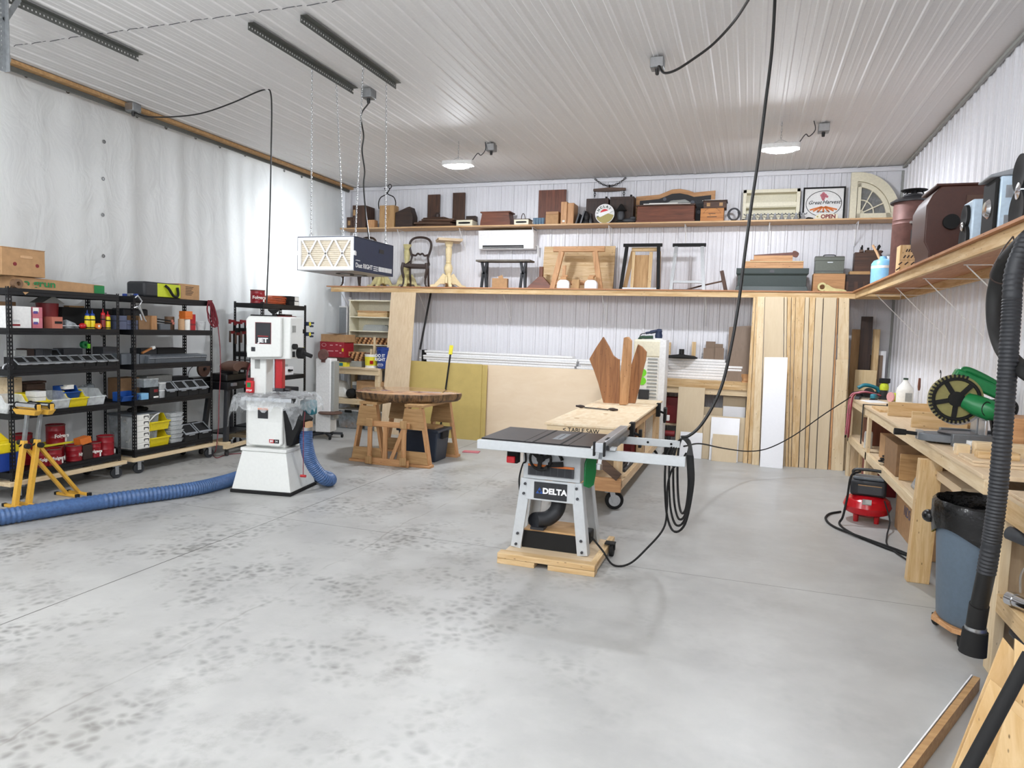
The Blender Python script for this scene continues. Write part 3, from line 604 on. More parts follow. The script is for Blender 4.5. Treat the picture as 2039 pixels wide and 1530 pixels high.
# arched headboard frame
a = bpt(K6, 1098, 310, 11.26); b = bpt(K6, 1868, 180, 11.26); L, H = b.x-a.x, b.z-ZU
t = thing('headboard', 'arched wooden headboard with a dark stencilled panel behind the brown chest', 'headboard', (a.x, 11.28, ZU))
top = [(0, H*.86), (L*.3, H*.9), (L*.38, H*.97), (L*.46, H*1.04), (L*.56, H*1.05), (L*.66, H*1.0), (L*.74, H*.93), (L, H*.97)]
MB().prism([(0, 0), (L, 0)]+top[::-1], .03, (0, .015, 0)).build('frame', 'firx', t, bev=.003)
def stencil():
    m, nt, b_ = _new('stencil'); N = nt.nodes.new; K = nt.links.new; v = N('ShaderNodeTexVoronoi'); v.inputs['Scale'].default_value = 9; tc = N('ShaderNodeTexCoord'); K(tc.outputs['Object'], v.inputs['Vector'])
    r = N('ShaderNodeValToRGB'); r.color_ramp.interpolation = 'CONSTANT'; r.color_ramp.elements[0].color = lin('585c66'); r.color_ramp.elements[1].position = .3; r.color_ramp.elements[1].color = lin('16161c'); K(v.outputs['Distance'], r.inputs['Fac']); K(r.outputs['Color'], b_.inputs['Base Color'])
stencil()
MB().prism([(L*.05, H*.1), (L*.95, H*.1)]+[(max(L*.05, min(L*.95, x)), z-H*.13) for x, z in top[::-1]], .004, (0, -.014, 0)).build('panel', 'stencil', t)
c, w_, h_ = bs(K6, 1112, 1665, 340, ZU, 10.97); t = thing('blanket_chest', 'long reddish brown wooden chest on the upper shelf with papers on its lid', 'chest', (c, 11.1, ZU))
MB().bx(-w_/2, w_/2, -.13, .13, .02, h_).build('body', 'cherryx', t, bev=.005); MB().bx(-w_/2-.012, w_/2+.012, -.14, .135, 0, .03).build('plinth', 'cherryx', t, bev=.004); MB().bx(-w_/2-.02, w_/2+.012, -.15, .135, h_, h_+.022).build('lid', 'walnutx', t, bev=.004)
zt = ZU+h_+.022
solo(MB().bx(-w_*.4, w_*.42, -.1, .1, 0, .02).bx(-w_*.3, w_*.2, -.08, .09, .02, .032), 'paper_roll', 'paper', 'flat papers lying on the lid of the long brown chest', 'papers', (c, 11.1, zt), rad(2))
p = bpt(K6, 1500, 300, 11.08); solo(MB().hexa([(-.15, -.06, 0), (.2, -.07, 0), (.2, .07, 0), (-.1, .06, 0), (-.1, -.05, .04), (.12, -.06, .05), (.1, .05, .05), (-.05, .05, .04)]), 'cloth_bundle', 'label_grey', 'crumpled grey cloth on the papers over the brown chest', 'cloth', (p.x, 11.1, zt+.032), bev=.01)
p = bpt(K6, 1110, 340, 11.05); 
c, w_, h_ = bs(K6, 1725, 1950, 362, ZU, 10.97); t = thing('wooden_crate', 'orange-brown wooden crate with arched stencilled lettering', 'crate', (c, 11.08, ZU)); MB().bx(-w_/2, w_/2, -.11, .11, 0, h_).build('body', 'orangex', t, bev=.004)
arc_text('STONEY HOLLOW', w_*.34, .028, 155, 25, 'dark_brown', t, (0, -.112, h_*.38)); text('FARM', .026, 'dark_brown', t, (0, -.112, h_*.55), FACE_Y); text('APPLES', .024, 'dark_brown', t, (0, -.112, h_*.3), FACE_Y)
for q in list(t.children)[1:]: bpy.data.objects.remove(q)
arc_text('~~~~~~~~~', w_*.34, .05, 155, 25, 'dark_brown', t, (0, -.112, h_*.38)); MB().bx(-.05, .05, -.113, -.11, h_*.56, h_*.6).bx(-.07, .07, -.113, -.11, h_*.3, h_*.35).build('stencil_line', 'dark_brown', t)
k = ZU+h_; t = thing('instrument_case', 'old dark case with pale corner patches on the wooden crate', 'case', (c+.03, 11.1, k)); MB().bx(-w_*.48, w_*.5, -.12, .12, 0, .105).build('body', 'walnutx', t, bev=.006); MB().bx(-w_*.5, w_*.54, -.125, .125, .105, .12).build('lid', 'darkx', t, bev=.004)
for sx in (-.34, .2): MB().bx(w_*sx, w_*sx+.05, -.123, -.12, .03, .08).build('patch', 'tanx', t)
solo(MB().bx(-.15, .13, -.08, .08, 0, .008).bx(-.12, .16, -.07, .08, .008, .014), 'papers', 'paper', 'white papers lying on the old dark case', 'papers', (c+.0, 11.1, k+.12), rad(-3))
# coil, hook strips, white shelf unit, signs, arched window
p = bpt(K7, 295, 565, 11.06); solo(MB().tube(spline([(x, y*.4, z+.105) for x, y, z in [(.085*cos(q*.9)*(1-.03*q/3), .03*sin(q), .085*sin(q*.9)*(1+.06*sin(q))) for q in [i*.5 for i in range(44)]]], 3), .011, 6), 'cable_coil', 'dark_grey', 'dark grey coil of cable standing beside the stencilled crate', 'coil', (p.x, 11.06, ZU))
a = bpt(K7, 425, 575, 10.97); b = bpt(K7, 1010, 560, 10.97); L = b.x-a.x; h0 = None
for i in range(9):
    lab = ('leftmost', 'second from left', 'third from left', 'fourth from left', 'middle', 'fourth from right', 'third from right', 'second from right', 'rightmost')[i]+' one of the row of shiny tin double hooks on the upper shelf'
    x = a.x+L*i/8.6
    if h0 is None:
        h0 = thing('tin_hook', lab, 'hook', (x, 11.03, ZU), group='row of tin hooks on the upper shelf')
        MB().lathe([(.05, 0), (.042, .012), (.022, .05), (.013, .085), (.012, .1)], n=14).build('base', 'aluminium', h0)
        MB().tube(arc((-.025, 0, .105), .022, 180, 360, 8), .006, 6).tube(arc((.025, 0, .105), .022, 180, 360, 8), .006, 6).build('prongs', 'dark_grey', h0)
    else: dup(h0, (x, 11.03, ZU), lab)
c, w_, h_ = bs(K7, 392, 945, 275, ZU, 11.14); t = thing('wall_rack', 'cream painted open shelf unit with scalloped ledges on the upper shelf', 'shelf unit', (c, 11.24, ZU))
f = MB(); f.bx(-w_/2, -w_/2+.05, -.1, .08, 0, h_).bx(w_/2-.05, w_/2, -.1, .08, 0, h_).bx(-w_/2, w_/2, -.1, .08, h_-.05, h_).bx(-w_/2, w_/2, -.1, .08, .0, .05); f.build('frame', 'cream', t, bev=.004)
MB().bx(-w_/2+.05, w_/2-.05, .07, .08, .05, h_-.05).build('back', 'cream', t)
sc_ = [(-w_/2+.05, 0), (w_/2-.05, 0)]+[(w_/2-.05-(w_-.1)*i/48, .055+.012*abs(sin(i/48*pi*6))) for i in range(49)]
MB().prism(sc_, .015, (0, -.08, h_*.47)).build('scalloped_ledge', 'cream', t); MB().bx(-w_/2+.05, w_/2-.05, -.08, .07, h_*.47-.012, h_*.47).build('shelf_board', 'cream', t)
MB().prism([(x, z*.6) for x, z in sc_], .015, (0, -.08, .05)).build('scalloped_ledge', 'cream', t)
c, w_, h_ = bs(K7, 975, 1385, 250, ZU, 11.2); t = thing('framed_sign', 'black framed white sign with an oval bakery emblem', 'sign', (c, 11.22, ZU), rot=(rad(-3), 0, 0))
f = MB(); k = .022; f.bx(-w_/2, -w_/2+k, -.015, .01, 0, h_).bx(w_/2-k, w_/2, -.015, .01, 0, h_).bx(-w_/2, w_/2, -.015, .01, 0, k).bx(-w_/2, w_/2, -.015, .01, h_-k, h_); f.build('frame', 'matte_black', t)
MB().bx(-w_/2+.01, w_/2-.01, -.004, .005, .01, h_-.01).build('panel', 'white', t)
el = [(w_*.42*cos(q), h_*.37*sin(q)) for q in [2*pi*i/48 for i in range(48)]]; MB().tube([(x, -.006, z+h_*.52) for x, z in el], .004, 5, closed=True).build('oval_border', 'matte_black', t)
text('Great', .075, 'charcoal', t, (-w_*.215, -.006, h_*.55), FACE_Y, bold=.001, shear=.35); text('Harvest', .075, 'charcoal', t, (w_*.175, -.006, h_*.56), FACE_Y, bold=.001, shear=.35); text('Bread Co.', .045, 'charcoal', t, (0, -.006, h_*.29), FACE_Y, bold=.0005, shear=.3)
g = MB()
for i in range(7):
    an = rad(-66+22*i); g.bar((.5*sin(an)*.05, -.005, h_*.43), (sin(an)*.2, -.005, h_*.43-.02-cos(an)*.06), .022, .002, (0, 1, 0))
g.build('wheat_rays', 'orange', t); g = MB()
for dx, dz, r_ in ((0, 0, .03), (-.02, .03, .024), (.025, .03, .024), (0, .055, .022), (.05, .01, .018), (.0, -.03, .018)): g.cyl((dx-.01, -.005, h_*.7+dz), (dx-.01, -.0035, h_*.7+dz), r_, n=12)
g.build('wheat_emblem', 'pink', t)
c, w_, h_ = bs(K7, 1085, 1308, 512, ZU, 11.02); t = thing('open_sign', 'cream wooden sign lettered OPEN in front of the framed sign', 'sign', (c, 11.02, ZU))
MB().prism([(-w_/2, 0), (w_/2, 0), (w_*.47, h_*.9), (w_*.2, h_), (-w_*.35, h_), (-w_/2, h_*.6)], .018, (0, .018, 0)).build('board', 'cream', t, bev=.002); text('OPEN', .075, 'red_dark', t, (.02, -.003, h_*.48), FACE_Y, bold=.003)
MB().cyl((-w_*.4, -.001, h_*.5), (-w_*.4, .002, h_*.5), .012).build('emblem', 'olive', t)
p = bpt(K7, 975, 540, 11.0); solo(MB().tube(spline([(.1, 0, .02), (.03, 0, .03), (-.02, 0, .012), (-.07, 0, .03), (-.09, 0, .09), (-.085, 0, .12)]), .012, 8), 'iron_hook', 'matte_black', 'heavy black iron hook left of the OPEN sign', 'hook', (p.x+.03, 11.06, ZU))
a = bpt(K7, 1412, 540, 11.18); b = bpt(K7, 1945, 90, 11.18); Wd, Hd = b.x-a.x, b.z-ZU
t = thing('arched_window_sash', 'old cream quarter-round window with radiating muntins in its frame', 'window sash', (a.x, 11.22, ZU), rot=(rad(-3), 0, 0))
def qa(r0, r1, n=20, c=(0, 0)): return [(c[0]+r0*cos(q), c[1]+r1*sin(q)) for q in [pi/2*i/n for i in range(n+1)]]
cx0 = Wd*.13
def ring(n_, ro, ri, thick, y, mat, name):
    mb = MB(); A = qa(ro[0], ro[1], n_, (cx0, 0)); B = qa(ri[0], ri[1], n_, (cx0, 0))
    for i in range(n_): mb.prism([A[i], A[i+1], B[i+1], B[i]][::-1], thick, (0, y, 0))
    return mb
rx, rz_ = Wd-cx0, Hd
mb = ring(20, (rx, rz_), (rx*.8, rz_*.81), .07, .03, 'cream', 'f'); mb.bx(0, cx0, -.04, .03, 0, Hd).bx(cx0, Wd, -.04, .03, 0, Hd*.015+.012); mb.build('outer_frame', 'cream', t)
mb = ring(20, (rx*.79, rz_*.8), (rx*.69, rz_*.7), .04, .02, 'cream', 's'); mb.bx(cx0+.01, cx0+rx*.1, -.02, .02, .03, rz_*.78).bx(cx0+.01, cx0+rx*.79, -.02, .02, .03, rz_*.15); sash = mb.build('sash', 'cream', t)
mb = MB(); o0 = (cx0+rx*.1, rz_*.15)
for an in (30, 60): mb.bar((o0[0], -.005, o0[1]), (cx0+rx*.7*cos(rad(an))*1.0, -.005, rz_*.71*sin(rad(an))), .016, .02, (0, 1, 0))
mb.tube([(o0[0]+rx*.3*cos(q), -.005, o0[1]+rz_*.28*sin(q)) for q in [pi/2*i/10 for i in range(11)]], .009, 6); mb.cyl((o0[0], -.015, o0[1]), (o0[0], .01, o0[1]), .05, n=16); mb.build('muntins', 'cream', t)
clear('old_glass', '8a8c8a', .45, .05); MB().prism([(cx0+.02, .05)]+[(x*.9+cx0*.1, z*.9+.01) for x, z in qa(rx*.72, rz_*.73, 14, (cx0, .05))], .003, (0, .012, 0)).build('pane', 'old_glass', t)
# ================================================================ things on the lower back shelf, from the left
def old_chair(label, x, y, rz, s=.86):
    t = thing('balloon_back_chair', label, 'chair', (x, y, ZL), rz, 'dark balloon-back chairs on the lower shelf'); k = s
    m_ = 'dark_brown'
    seat = MB(); fw, bw, d, zs = .22*k, .18*k, .2*k, .40*k
    for a, b in (((-fw, -d), (fw, -d)), ((-bw, d), (bw, d)), ((-fw, -d), (-bw, d)), ((fw, -d), (bw, d))): seat.bar((a[0], a[1], zs), (b[0], b[1], zs), .035*k, .06*k)
    seat.build('seat_frame', m_, t, bev=.004)
    for sx in (-1, 1):
        MB().tube(spline([(sx*fw, -d, zs+.04), (sx*(fw+.015), -d-.02, zs*.8), (sx*fw*.95, -d, zs*.4), (sx*fw*.97, -d-.01, zs*.12), (sx*(fw+.02), -d-.03, 0)]), [.026]*8+[.024]*8+[.017]*8+[.013]*8+[.016], 8).build('leg', m_, t)
        MB().tube(spline([(sx*bw, d, zs), (sx*bw, d+.02, zs*.5), (sx*bw, d+.06, 0)]), .018, 8).build('leg', m_, t)
        MB().tube(spline([(sx*bw, d, zs), (sx*bw*.95, d+.02, zs+.12*k), (sx*bw*.86, d+.03, zs+.2*k)]), .017, 8).build('back_post', m_, t)
        MB().tube(spline([(sx*fw*1.0, -d*.2, zs+.02), (sx*fw*1.02, d*.3, zs+.04*k), (sx*bw, d, zs+.11*k)]), .014, 8).build('hip_rail', m_, t)
    lp = [(.86*bw, .2), (1.05*bw, .3), (1.18*bw, .4), (1.1*bw, .5), (.7*bw, .565), (0, .585), (-.7*bw, .565), (-1.1*bw, .5), (-1.18*bw, .4), (-1.05*bw, .3), (-.86*bw, .2)]
    MB().tube(spline([(a, d+.03+b*.08, zs+b*k) for a, b in lp], 4), .021, 8).build('back_hoop', m_, t)
    MB().tube(spline([(-.95*bw, d+.045, zs+.25*k), (-.5*bw, d+.045, zs+.23*k), (-.25*bw, d+.045, zs+.27*k), (0, d+.045, zs+.25*k), (.25*bw, d+.045, zs+.27*k), (.5*bw, d+.045, zs+.23*k), (.95*bw, d+.045, zs+.25*k)], 4), .017, 8).build('back_rail', m_, t)
c, w_, h_ = bs(K5, 700, 1010, 620, ZL, 10.95); old_chair('dark balloon-back chair without a seat left of the cream pedestal table', c-.03, 10.93, rad(14), h_/1.0)
c, w_, h_ = bs(K5, 95, 420, 620, ZL, 11.0); old_chair('dark balloon-back chair mostly hidden behind the hanging air cleaner', c, 11.03, rad(-8), h_/1.0)
def pedestal(label, px0, px1, pyt, mat, top=None, feet=4, yf=10.95, rz=.3, grp=None):
    c, w_, h_ = bs(K5, px0, px1, pyt, ZL, yf); t = thing('pedestal_table', label, 'pedestal', (c, yf+.08, ZL), rz, grp); h = h_ - (.04 if top else 0); r = .05
    MB().lathe([(r*1.2, h*.22), (r*1.3, h*.25), (r*.85, h*.28), (r*1.35, h*.36), (r*1.5, h*.43), (r*1.2, h*.5), (r*.8, h*.53), (r*1.05, h*.55), (r*.8, h*.57), (r*.9, h*.62), (r*1.1, h*.75), (r*1.15, h*.84), (r*.9, h*.88), (r*1.1, h*.9), (r*1.3, h*.94), (r*1.5, h)], n=24).build('column', mat, t)
    R_ = w_*.5 if top is None else .31
    for i in range(feet):
        a = 2*pi*i/feet; ca, sa = cos(a), sin(a); pr = [(.03, .16), (.09, .2), (.15, .13), (R_-.07, .045), (R_, .035), (R_, 0), (R_-.09, 0), (.13, .05), (.06, .05), (.03, .06)]
        pr = [(q, z*h/.62) for q, z in pr]
        MB().prism(pr, .05, (-sa*.025, ca*.025, 0), (ca, sa, 0), (0, 0, 1)).build('foot', mat, t, bev=.008)
    MB().frus(.13, .13, .11, .11, h*.1, h*.24).build('hub', mat, t, bev=.01)
    return t, h
pedestal('olive cream turned pedestal base beside the hanging air cleaner', 590, 840, 710, 'pedestal', feet=4, yf=11.04, rz=.35, grp='turned pedestal table bases')
t, h = pedestal('second olive cream pedestal base, further left behind the air cleaner', 340, 600, 760, 'pedestal', feet=4, yf=11.0, rz=.2, grp='turned pedestal table bases')
t, h = pedestal('cream turned pedestal with a square laminated wooden top', 955, 1285, 660, 'creamwood', top=1, feet=4, yf=10.94, rz=.55)
MB().bx(-.2, .2, -.2, .2, h, h+.02).bx(-.21, .21, -.21, .21, h+.02, h+.04).build('top', 'plyx', t, bev=.002)
# mini split on the wall
a = bpt(K5, 1420, 575, 11.12); b = bpt(K5, 1950, 755, 11.12); a.z = min(a.z, ZU-.06); t = thing('air_conditioner', 'white wall-mounted mini split unit under the upper shelf', 'air conditioner', ((a.x+b.x)/2, 11.2, b.z)); w_, h_ = b.x-a.x, a.z-b.z
MB().hexa([(-w_/2, -.05, 0), (w_/2, -.05, 0), (w_/2, .125, 0), (-w_/2, .125, 0), (-w_/2, -.09, h_), (w_/2, -.09, h_), (w_/2, .125, h_), (-w_/2, .125, h_)]).build('body', 'bright_white', t, bev=.012)
MB().hexa([(-w_*.42, -.062, h_*.05), (w_*.32, -.062, h_*.05), (w_*.32, -.05, h_*.05), (-w_*.42, -.05, h_*.05), (-w_*.42, -.066, h_*.2), (w_*.32, -.066, h_*.2), (w_*.32, -.05, h_*.2), (-w_*.42, -.05, h_*.2)]).build('air_slot', 'matte_black', t)
MB().bx(-w_*.42, w_*.32, -.075, -.066, h_*.09, h_*.11).build('louver', 'white', t)
MB().tube([(w_*.5-.01, .06, h_*.2), (w_*.54, .06, h_*.2), (w_*.54, .08, -.1)], .012, 8).build('line_cover', 'white', t)
# small X-leg bench
c, w_, h_ = bs(K5, 1400, 1925, 862, ZL, 10.93); t = thing('small_bench', 'small bench with grey weathered top and black crossed legs', 'bench', (c, 11.03, ZL))
S('weathered', '6c665c', .7, var=.2, scale=10); MB().bx(-w_/2, w_/2, -.13, .13, h_-.03, h_).build('top', 'weathered', t, bev=.004)
for sx in (-1, 1):
    x = sx*w_*.36
    g = MB(); g.bar((x, -.11, 0), (x, .09, h_-.03), .05, .045, (1, 0, 0)).bar((x, .11, 0), (x, -.09, h_-.03), .05, .045, (1, 0, 0)).bar((x-.05, 0, 0), (x-.05, 0, .02), .02, .02)
    g = MB().bar((x-.045, -.06, h_-.03), (x, -.06, h_*.5), .04, .04, (0, 1, 0)).bar((x+.045, -.06, h_-.03), (x, -.06, h_*.5), .04, .04, (0, 1, 0)).bar((x-.02, -.06, h_*.55), (x-.045, -.06, 0), .04, .04, (0, 1, 0)).bar((x+.02, -.06, h_*.55), (x+.045, -.06, 0), .04, .04, (0, 1, 0)).bx(x-.02, x+.02, -.06, .07, h_*.42, h_*.52).bar((x, .07, 0), (x, .07, h_-.03), .04, .04)
    g.build('leg', 'charcoal', t, bev=.003)
c, w_, h_ = bs(K5, 1548, 1690, 1040, ZL, 10.86); t = thing('open_box', 'small open cardboard box under the little bench', 'box', (c, 10.93, ZL), rad(10))
g = MB(); w2 = w_/2
for x0, x1, y0, y1 in ((-w2, w2, -.06, -.056), (-w2, w2, .056, .06), (-w2, -w2+.004, -.06, .06), (w2-.004, w2, -.06, .06), (-w2, w2, -.06, .06)): g.bx(x0, x1, y0, y1, 0, .004 if (x0, y0, x1, y1) == (-w2, -.06, w2, .06) else h_)
g.build('body', 'cardboard', t); MB().bar((-.02, -.058, h_), (.05, -.05, h_+.03), .06, .003, (0, 1, 0)).build('flap', 'cardboard', t)
# wooden pyramid block with post
a = bpt(K5, 1885, 1128, 10.9); b = bpt(K6, 292, 1128, 10.9); L = b.x-a.x; t = thing('pyramid_finial', 'red-brown wooden pyramid block with an upright post', 'wood block', ((a.x+b.x)/2, 10.98, ZL))
MB().frus(L, .16, L*.16, .06, .012, .2).build('pyramid', 'cherryx', t, bev=.003); MB().bx(-L/2, L/2, -.085, .085, 0, .014).build('plinth', 'cherryx', t); MB().bx(-.03, .03, -.03, .03, .18, .36).build('post', 'cherryz', t, bev=.003)
# leaning board and trestle leg frame
c, w_, h_ = bs(K6, 205, 895, 725, ZL, 11.22); solo(MB().bx(-w_/2, w_/2, -.012, .012, 0, h_), 'leaning_sheet', 'cedarx' if 0 else 'plankx', 'large pale pine panel leaning behind the trestle leg frame', 'panel', (c, 11.2, ZL), rot=(rad(-7), 0, 0), bev=.002)
a = bpt(K6, 255, 1140, 10.86); b = bpt(K6, 790, 722, 10.86); L, H = b.x-a.x, b.z-ZL; t = thing('pine_trestle', 'reddish pine trestle leg frame on the lower shelf', 'table leg', (a.x, 10.86, ZL), rot=(rad(-5), 0, 0))
MB().bx(L*.04, L, 0, .05, H*.88, H).build('top_rail', 'firx', t, bev=.003)
MB().bar((L*.06, .025, 0), (L*.2, .025, H*.88), .085, .05, (0, 1, 0)).build('leg', 'firz', t, bev=.003); MB().bar((L*.96, .025, 0), (L*.82, .025, H*.88), .085, .05, (0, 1, 0)).build('leg', 'firz', t, bev=.003)
MB().bx(L*.08, L*.95, .01, .04, H*.1, H*.2).build('stretcher', 'firx', t, bev=.003)
MB().bx(L*.24, L*.3, .0, .03, H*.2, H*.55).build('offcut', 'firz', t)
wb = None
for x0, x1, lab in ((338, 455, 'left one of two white round-topped blocks on the lower shelf'), (602, 724, 'right one of two white round-topped blocks on the lower shelf')):
    c, w_, h_ = bs(K6, x0, x1, 1055, ZL, 10.76); h2 = w_*.5
    if wb is None: wb = solo(MB().prism([(-h2, 0), (h2, 0), (h2, h_*.6), (h2*.85, h_*.85), (h2*.5, h_), (-h2*.5, h_), (-h2*.85, h_*.85), (-h2, h_*.6)], .1, (0, .05, 0)), 'rounded_block', 'bright_white', lab, 'block', (c, 10.8, ZL), bev=.008, group='white rounded blocks on the lower shelf')
    else: dup(wb, (c, 10.8, ZL), lab)
    solo(MB().bx(-.05, .04, -.035, .035, 0, .05).bx(-.03, .06, -.03, .03, .05, .075), 'wood_offcut', 'firx', ('left' if x0 < 400 else 'right')+' little stack of brown offcuts behind a white rounded block', 'offcut', (c+.01, 10.905-.03, ZL+h_+.0) if 0 else (c, 10.8, ZL+h_), rad(8 if x0 < 400 else -5), bev=.002)
bcrate(K6, 482, 550, 1052, ZL, 10.76, .07, 'wood_block', 'small pale tan block between the two white rounded blocks', 'block', 'tanz')
def trapeze(K, x0, x1, x2, x3, yt, yb, yf, name, label, mat, bar=.05, lean=-6, cap='matte_black', foot=True):
    a = bpt(K, x0, yb, yf); b = bpt(K, x1, yb, yf); c = bpt(K, x2, yt, yf); d = bpt(K, x3, yt, yf); H = c.z-ZL
    t = thing(name, label, 'metal frame', (a.x, yf, ZL), rot=(rad(lean), 0, 0)); L = b.x-a.x
    MB().bar((bar/2, 0, 0), (c.x-a.x+bar/2, 0, H-bar), bar, bar*.9, (0, 1, 0)).build('leg', mat, t, bev=.002); MB().bar((L-bar/2, 0, 0), (d.x-a.x-bar/2, 0, H-bar), bar, bar*.9, (0, 1, 0)).build('leg', mat, t, bev=.002)
    MB().bx(c.x-a.x-.03, d.x-a.x+.03, -.02, .02, H-bar, H-.004).build('top_bar', cap, t, bev=.002)
    return t, L, H, c.x-a.x, d.x-a.x
t, L, H, c0, d0 = trapeze(K6, 935, 1330, 990, 1330, 697, 1138, 10.86, 'black_trestle', 'black metal trapezoid leg frame with a wooden frame standing inside it', 'matte_black')
MB().bx(.0, L, -.02, .02, 0, .03).build('bottom_bar', 'steel', t)
a = bpt(K6, 965, 1138, 10.9); t = thing('wooden_trestle', 'wooden trapezoid leg frame nested behind the black one', 'wooden frame', (a.x, 10.93, ZL), rot=(rad(-6), 0, 0))
MB().bar((.03, 0, 0), (.13, 0, H*.84), .06, .03, (0, 1, 0)).build('leg', 'tanz', t); MB().bar((L*.88, 0, 0), (L*.84, 0, H*.84), .06, .03, (0, 1, 0)).build('leg', 'tanz', t)
MB().bx(.11, L*.86, -.015, .015, H*.84, H*.92).build('top_rail', 'plankx', t); MB().bx(L*.26, L*.66, .0, .014, .0, H*.76).build('center_board', 'olive' if 0 else 'tanz', t)
MB().bx(L*.2, L*.27, -.03, .0, 0, H*.82).build('batten', 'plankz', t); MB().bx(L*.62, L*.7, -.03, .0, 0, H*.82).build('batten', 'plankz', t)
t, L, H, c0, d0 = trapeze(K6, 1420, 1770, 1470, 1755, 695, 1145, 10.84, 'steel_trestle', 'bare steel trapezoid leg frame left of the mallet', 'steel')
MB().bx(.02, L-.02, -.016, .016, H*.15, H*.2).build('cross_bar', 'steel', t); MB().bx(.0, L, -.018, .018, 0, .012).build('bottom_bar', 'iron', t)
# mallet
a = bpt(K7, 205, 1245, 10.82); b = bpt(K7, 180, 1065, 10.82); t = thing('mallet', 'long-handled mallet leaning left of the dark green chest', 'mallet', (a.x, 10.82, ZL))
MB().bar((.02, 0, 0), (b.x-a.x, 0, b.z-ZL), .055, .05, (0, 1, 0)).build('head', 'walnutz', t, bev=.006); MB().tube([(-.0, 0, (b.z-ZL)*.5), (-.34, .1, (b.z-ZL)*.25), (-.56, .14, .012)], .012, 8).build('handle', 'oldx', t)
# dark green chest and the boxes on it
a = bpt(K7, 322, 1242, 10.82); b = bpt(K7, 1015, 1040, 10.82); L, H = b.x-a.x, b.z-ZL; t = thing('tool_chest', 'dark slate-green wooden tool chest with a skirted base', 'chest', ((a.x+b.x)/2, 11.0, ZL))
S('chest_green', '2a3633', .5); L2 = L/2
MB().bx(-L2+.01, L2-.01, -.16, .16, 0, H*.75).build('body', 'chest_green', t, bev=.004); MB().frus(L+.04, .37, L-.0, .33, 0, H*.22).build('skirt', 'chest_green', t, bev=.004)
MB().frus(L-.02, .32, L+.03, .35, H*.68, H*.76).bx(-L2-.015, L2+.015, -.175, .175, H*.76, H).build('lid', 'chest_green', t, bev=.004); MB().bx(-.03, .03, -.18, -.173, H*.8, H*.93).build('lock', 'iron', t)
zc = ZL+H; c, w_, h_ = bs(K7, 380, 972, 972, zc, 10.9); t = thing('tool_box', 'shallow pine box on top of the dark green chest', 'box', (c, 11.0, zc)); MB().bx(-w_/2, w_/2, -.1, .1, 0, h_*.85).build('body', 'firx', t, bev=.003); MB().bx(-w_/2, w_/2, -.11, .1, h_*.86, h_).build('lid', 'plankx', t, bev=.003)
zc += h_; c, w_, h_ = bs(K7, 492, 868, 915, zc, 10.92); solo(MB().bx(-w_/2, w_/2, -.06, .06, 0, h_).bx(-w_/2-.05, -w_/2, -.02, .02, .0, .03), 'saw_box', 'firx', 'smaller pine tray on the shallow pine box', 'box', (c, 11.0, zc), bev=.003)
t = thing('hand_saw', 'old hand saw lying on the pine tray with its handle to the right', 'saw', (c, 11.0, zc+h_)); MB().prism([(-w_*.5, 0), (w_*.5, 0), (w_*.5, .05), (-w_*.5, .015)], .004, (0, 0, 0)).build('blade', 'rust', t)
MB().prism(outline((w_*.5, .0), (w_*.55, -.02), (w_*.62, -.02), (w_*.66, .03), (w_*.6, .06), (w_*.55, .07), (w_*.5, .06)), .022, (0, .01, .0)).build('handle', 'cherryx', t)
# grey tool box on a brown box
c, w_, h_ = bs(K7, 1068, 1378, 1092, ZL, 10.86); o = bcrate(K7, 1068, 1378, 1092, ZL, 10.86, .24, 'wooden_box', 'brown wooden box under the grey metal toolbox', 'box', 'boxx')
k = ZL+h_; c, w_, h_ = bs(K7, 1090, 1372, 912, k, 10.88); t = thing('metal_toolbox', 'grey metal toolbox with a carrying handle on the brown box', 'toolbox', (c, 10.98, k)); S('hammer_grey', '62665e', .4, .4)
MB().bx(-w_/2, w_/2, -.1, .1, 0, h_*.7).build('body', 'hammer_grey', t, bev=.006); MB().prism([(-.1, 0), (.1, 0), (.1, h_*.18), (.06, h_*.25), (-.06, h_*.25), (-.1, h_*.18)], w_*1.01, (-w_*.505, 0, h_*.7), (0, 1, 0), (0, 0, 1)).build('lid', 'hammer_grey', t, bev=.004)
MB().tube(spline([(-.08, 0, h_*.95), (-.06, 0, h_*1.03), (.06, 0, h_*1.03), (.08, 0, h_*.95)]), .008, 8).build('handle', 'dark_grey', t); MB().bx(-.03, .04, -.104, -.1, h_*.58, h_*.63).build('badge', 'aluminium', t); MB().bx(-w_/2, w_/2, -.103, -.1, h_*.12, h_*.15).build('seam_bead', 'dark_grey', t)
p = bpt(K7, 1150, 1240, 10.79); t = thing('carved_scroll', 'pale mottled carved scroll ornament before the brown box', 'ornament', (p.x, 10.8, ZL)); MB().lathe([(.035, -.02), (.06, -.02), (.065, 0), (.06, .02), (.035, .02)], (0, 0, .064), 20, M=Matrix.Rotation(pi/2, 4, 'X'), cap=False).build('ring', 'pedestal', t)
MB().prism(outline((.05, 0), (.3, 0), (.28, .03), (.15, .05), (.06, .1), (.04, .05)), .035, (0, .017, 0)).build('tail', 'pedestal', t, bev=.004)
o = bcrate(K7, 1335, 1640, 1100, ZL, 10.92, .22, 'wooden_tool_tote', 'long dark wooden tool tote right of the brown box', 'tote', 'darkx'); 
c, w_, h_ = bs(K7, 1335, 1640, 1100, ZL, 10.92)
for k_ in (-.3, .0, .3): MB().bx(k_*w_-.03, k_*w_+.02, -.112, -.11, .02, h_*.6).build('slot', 'walnutz', o)
k = ZL+h_; solo(MB().bx(-.13, .13, -.08, .08, 0, .045), 'board_stack', 'tanx', 'pale board lying on the dark tool tote', 'board', (c+.04, 11.03, k))
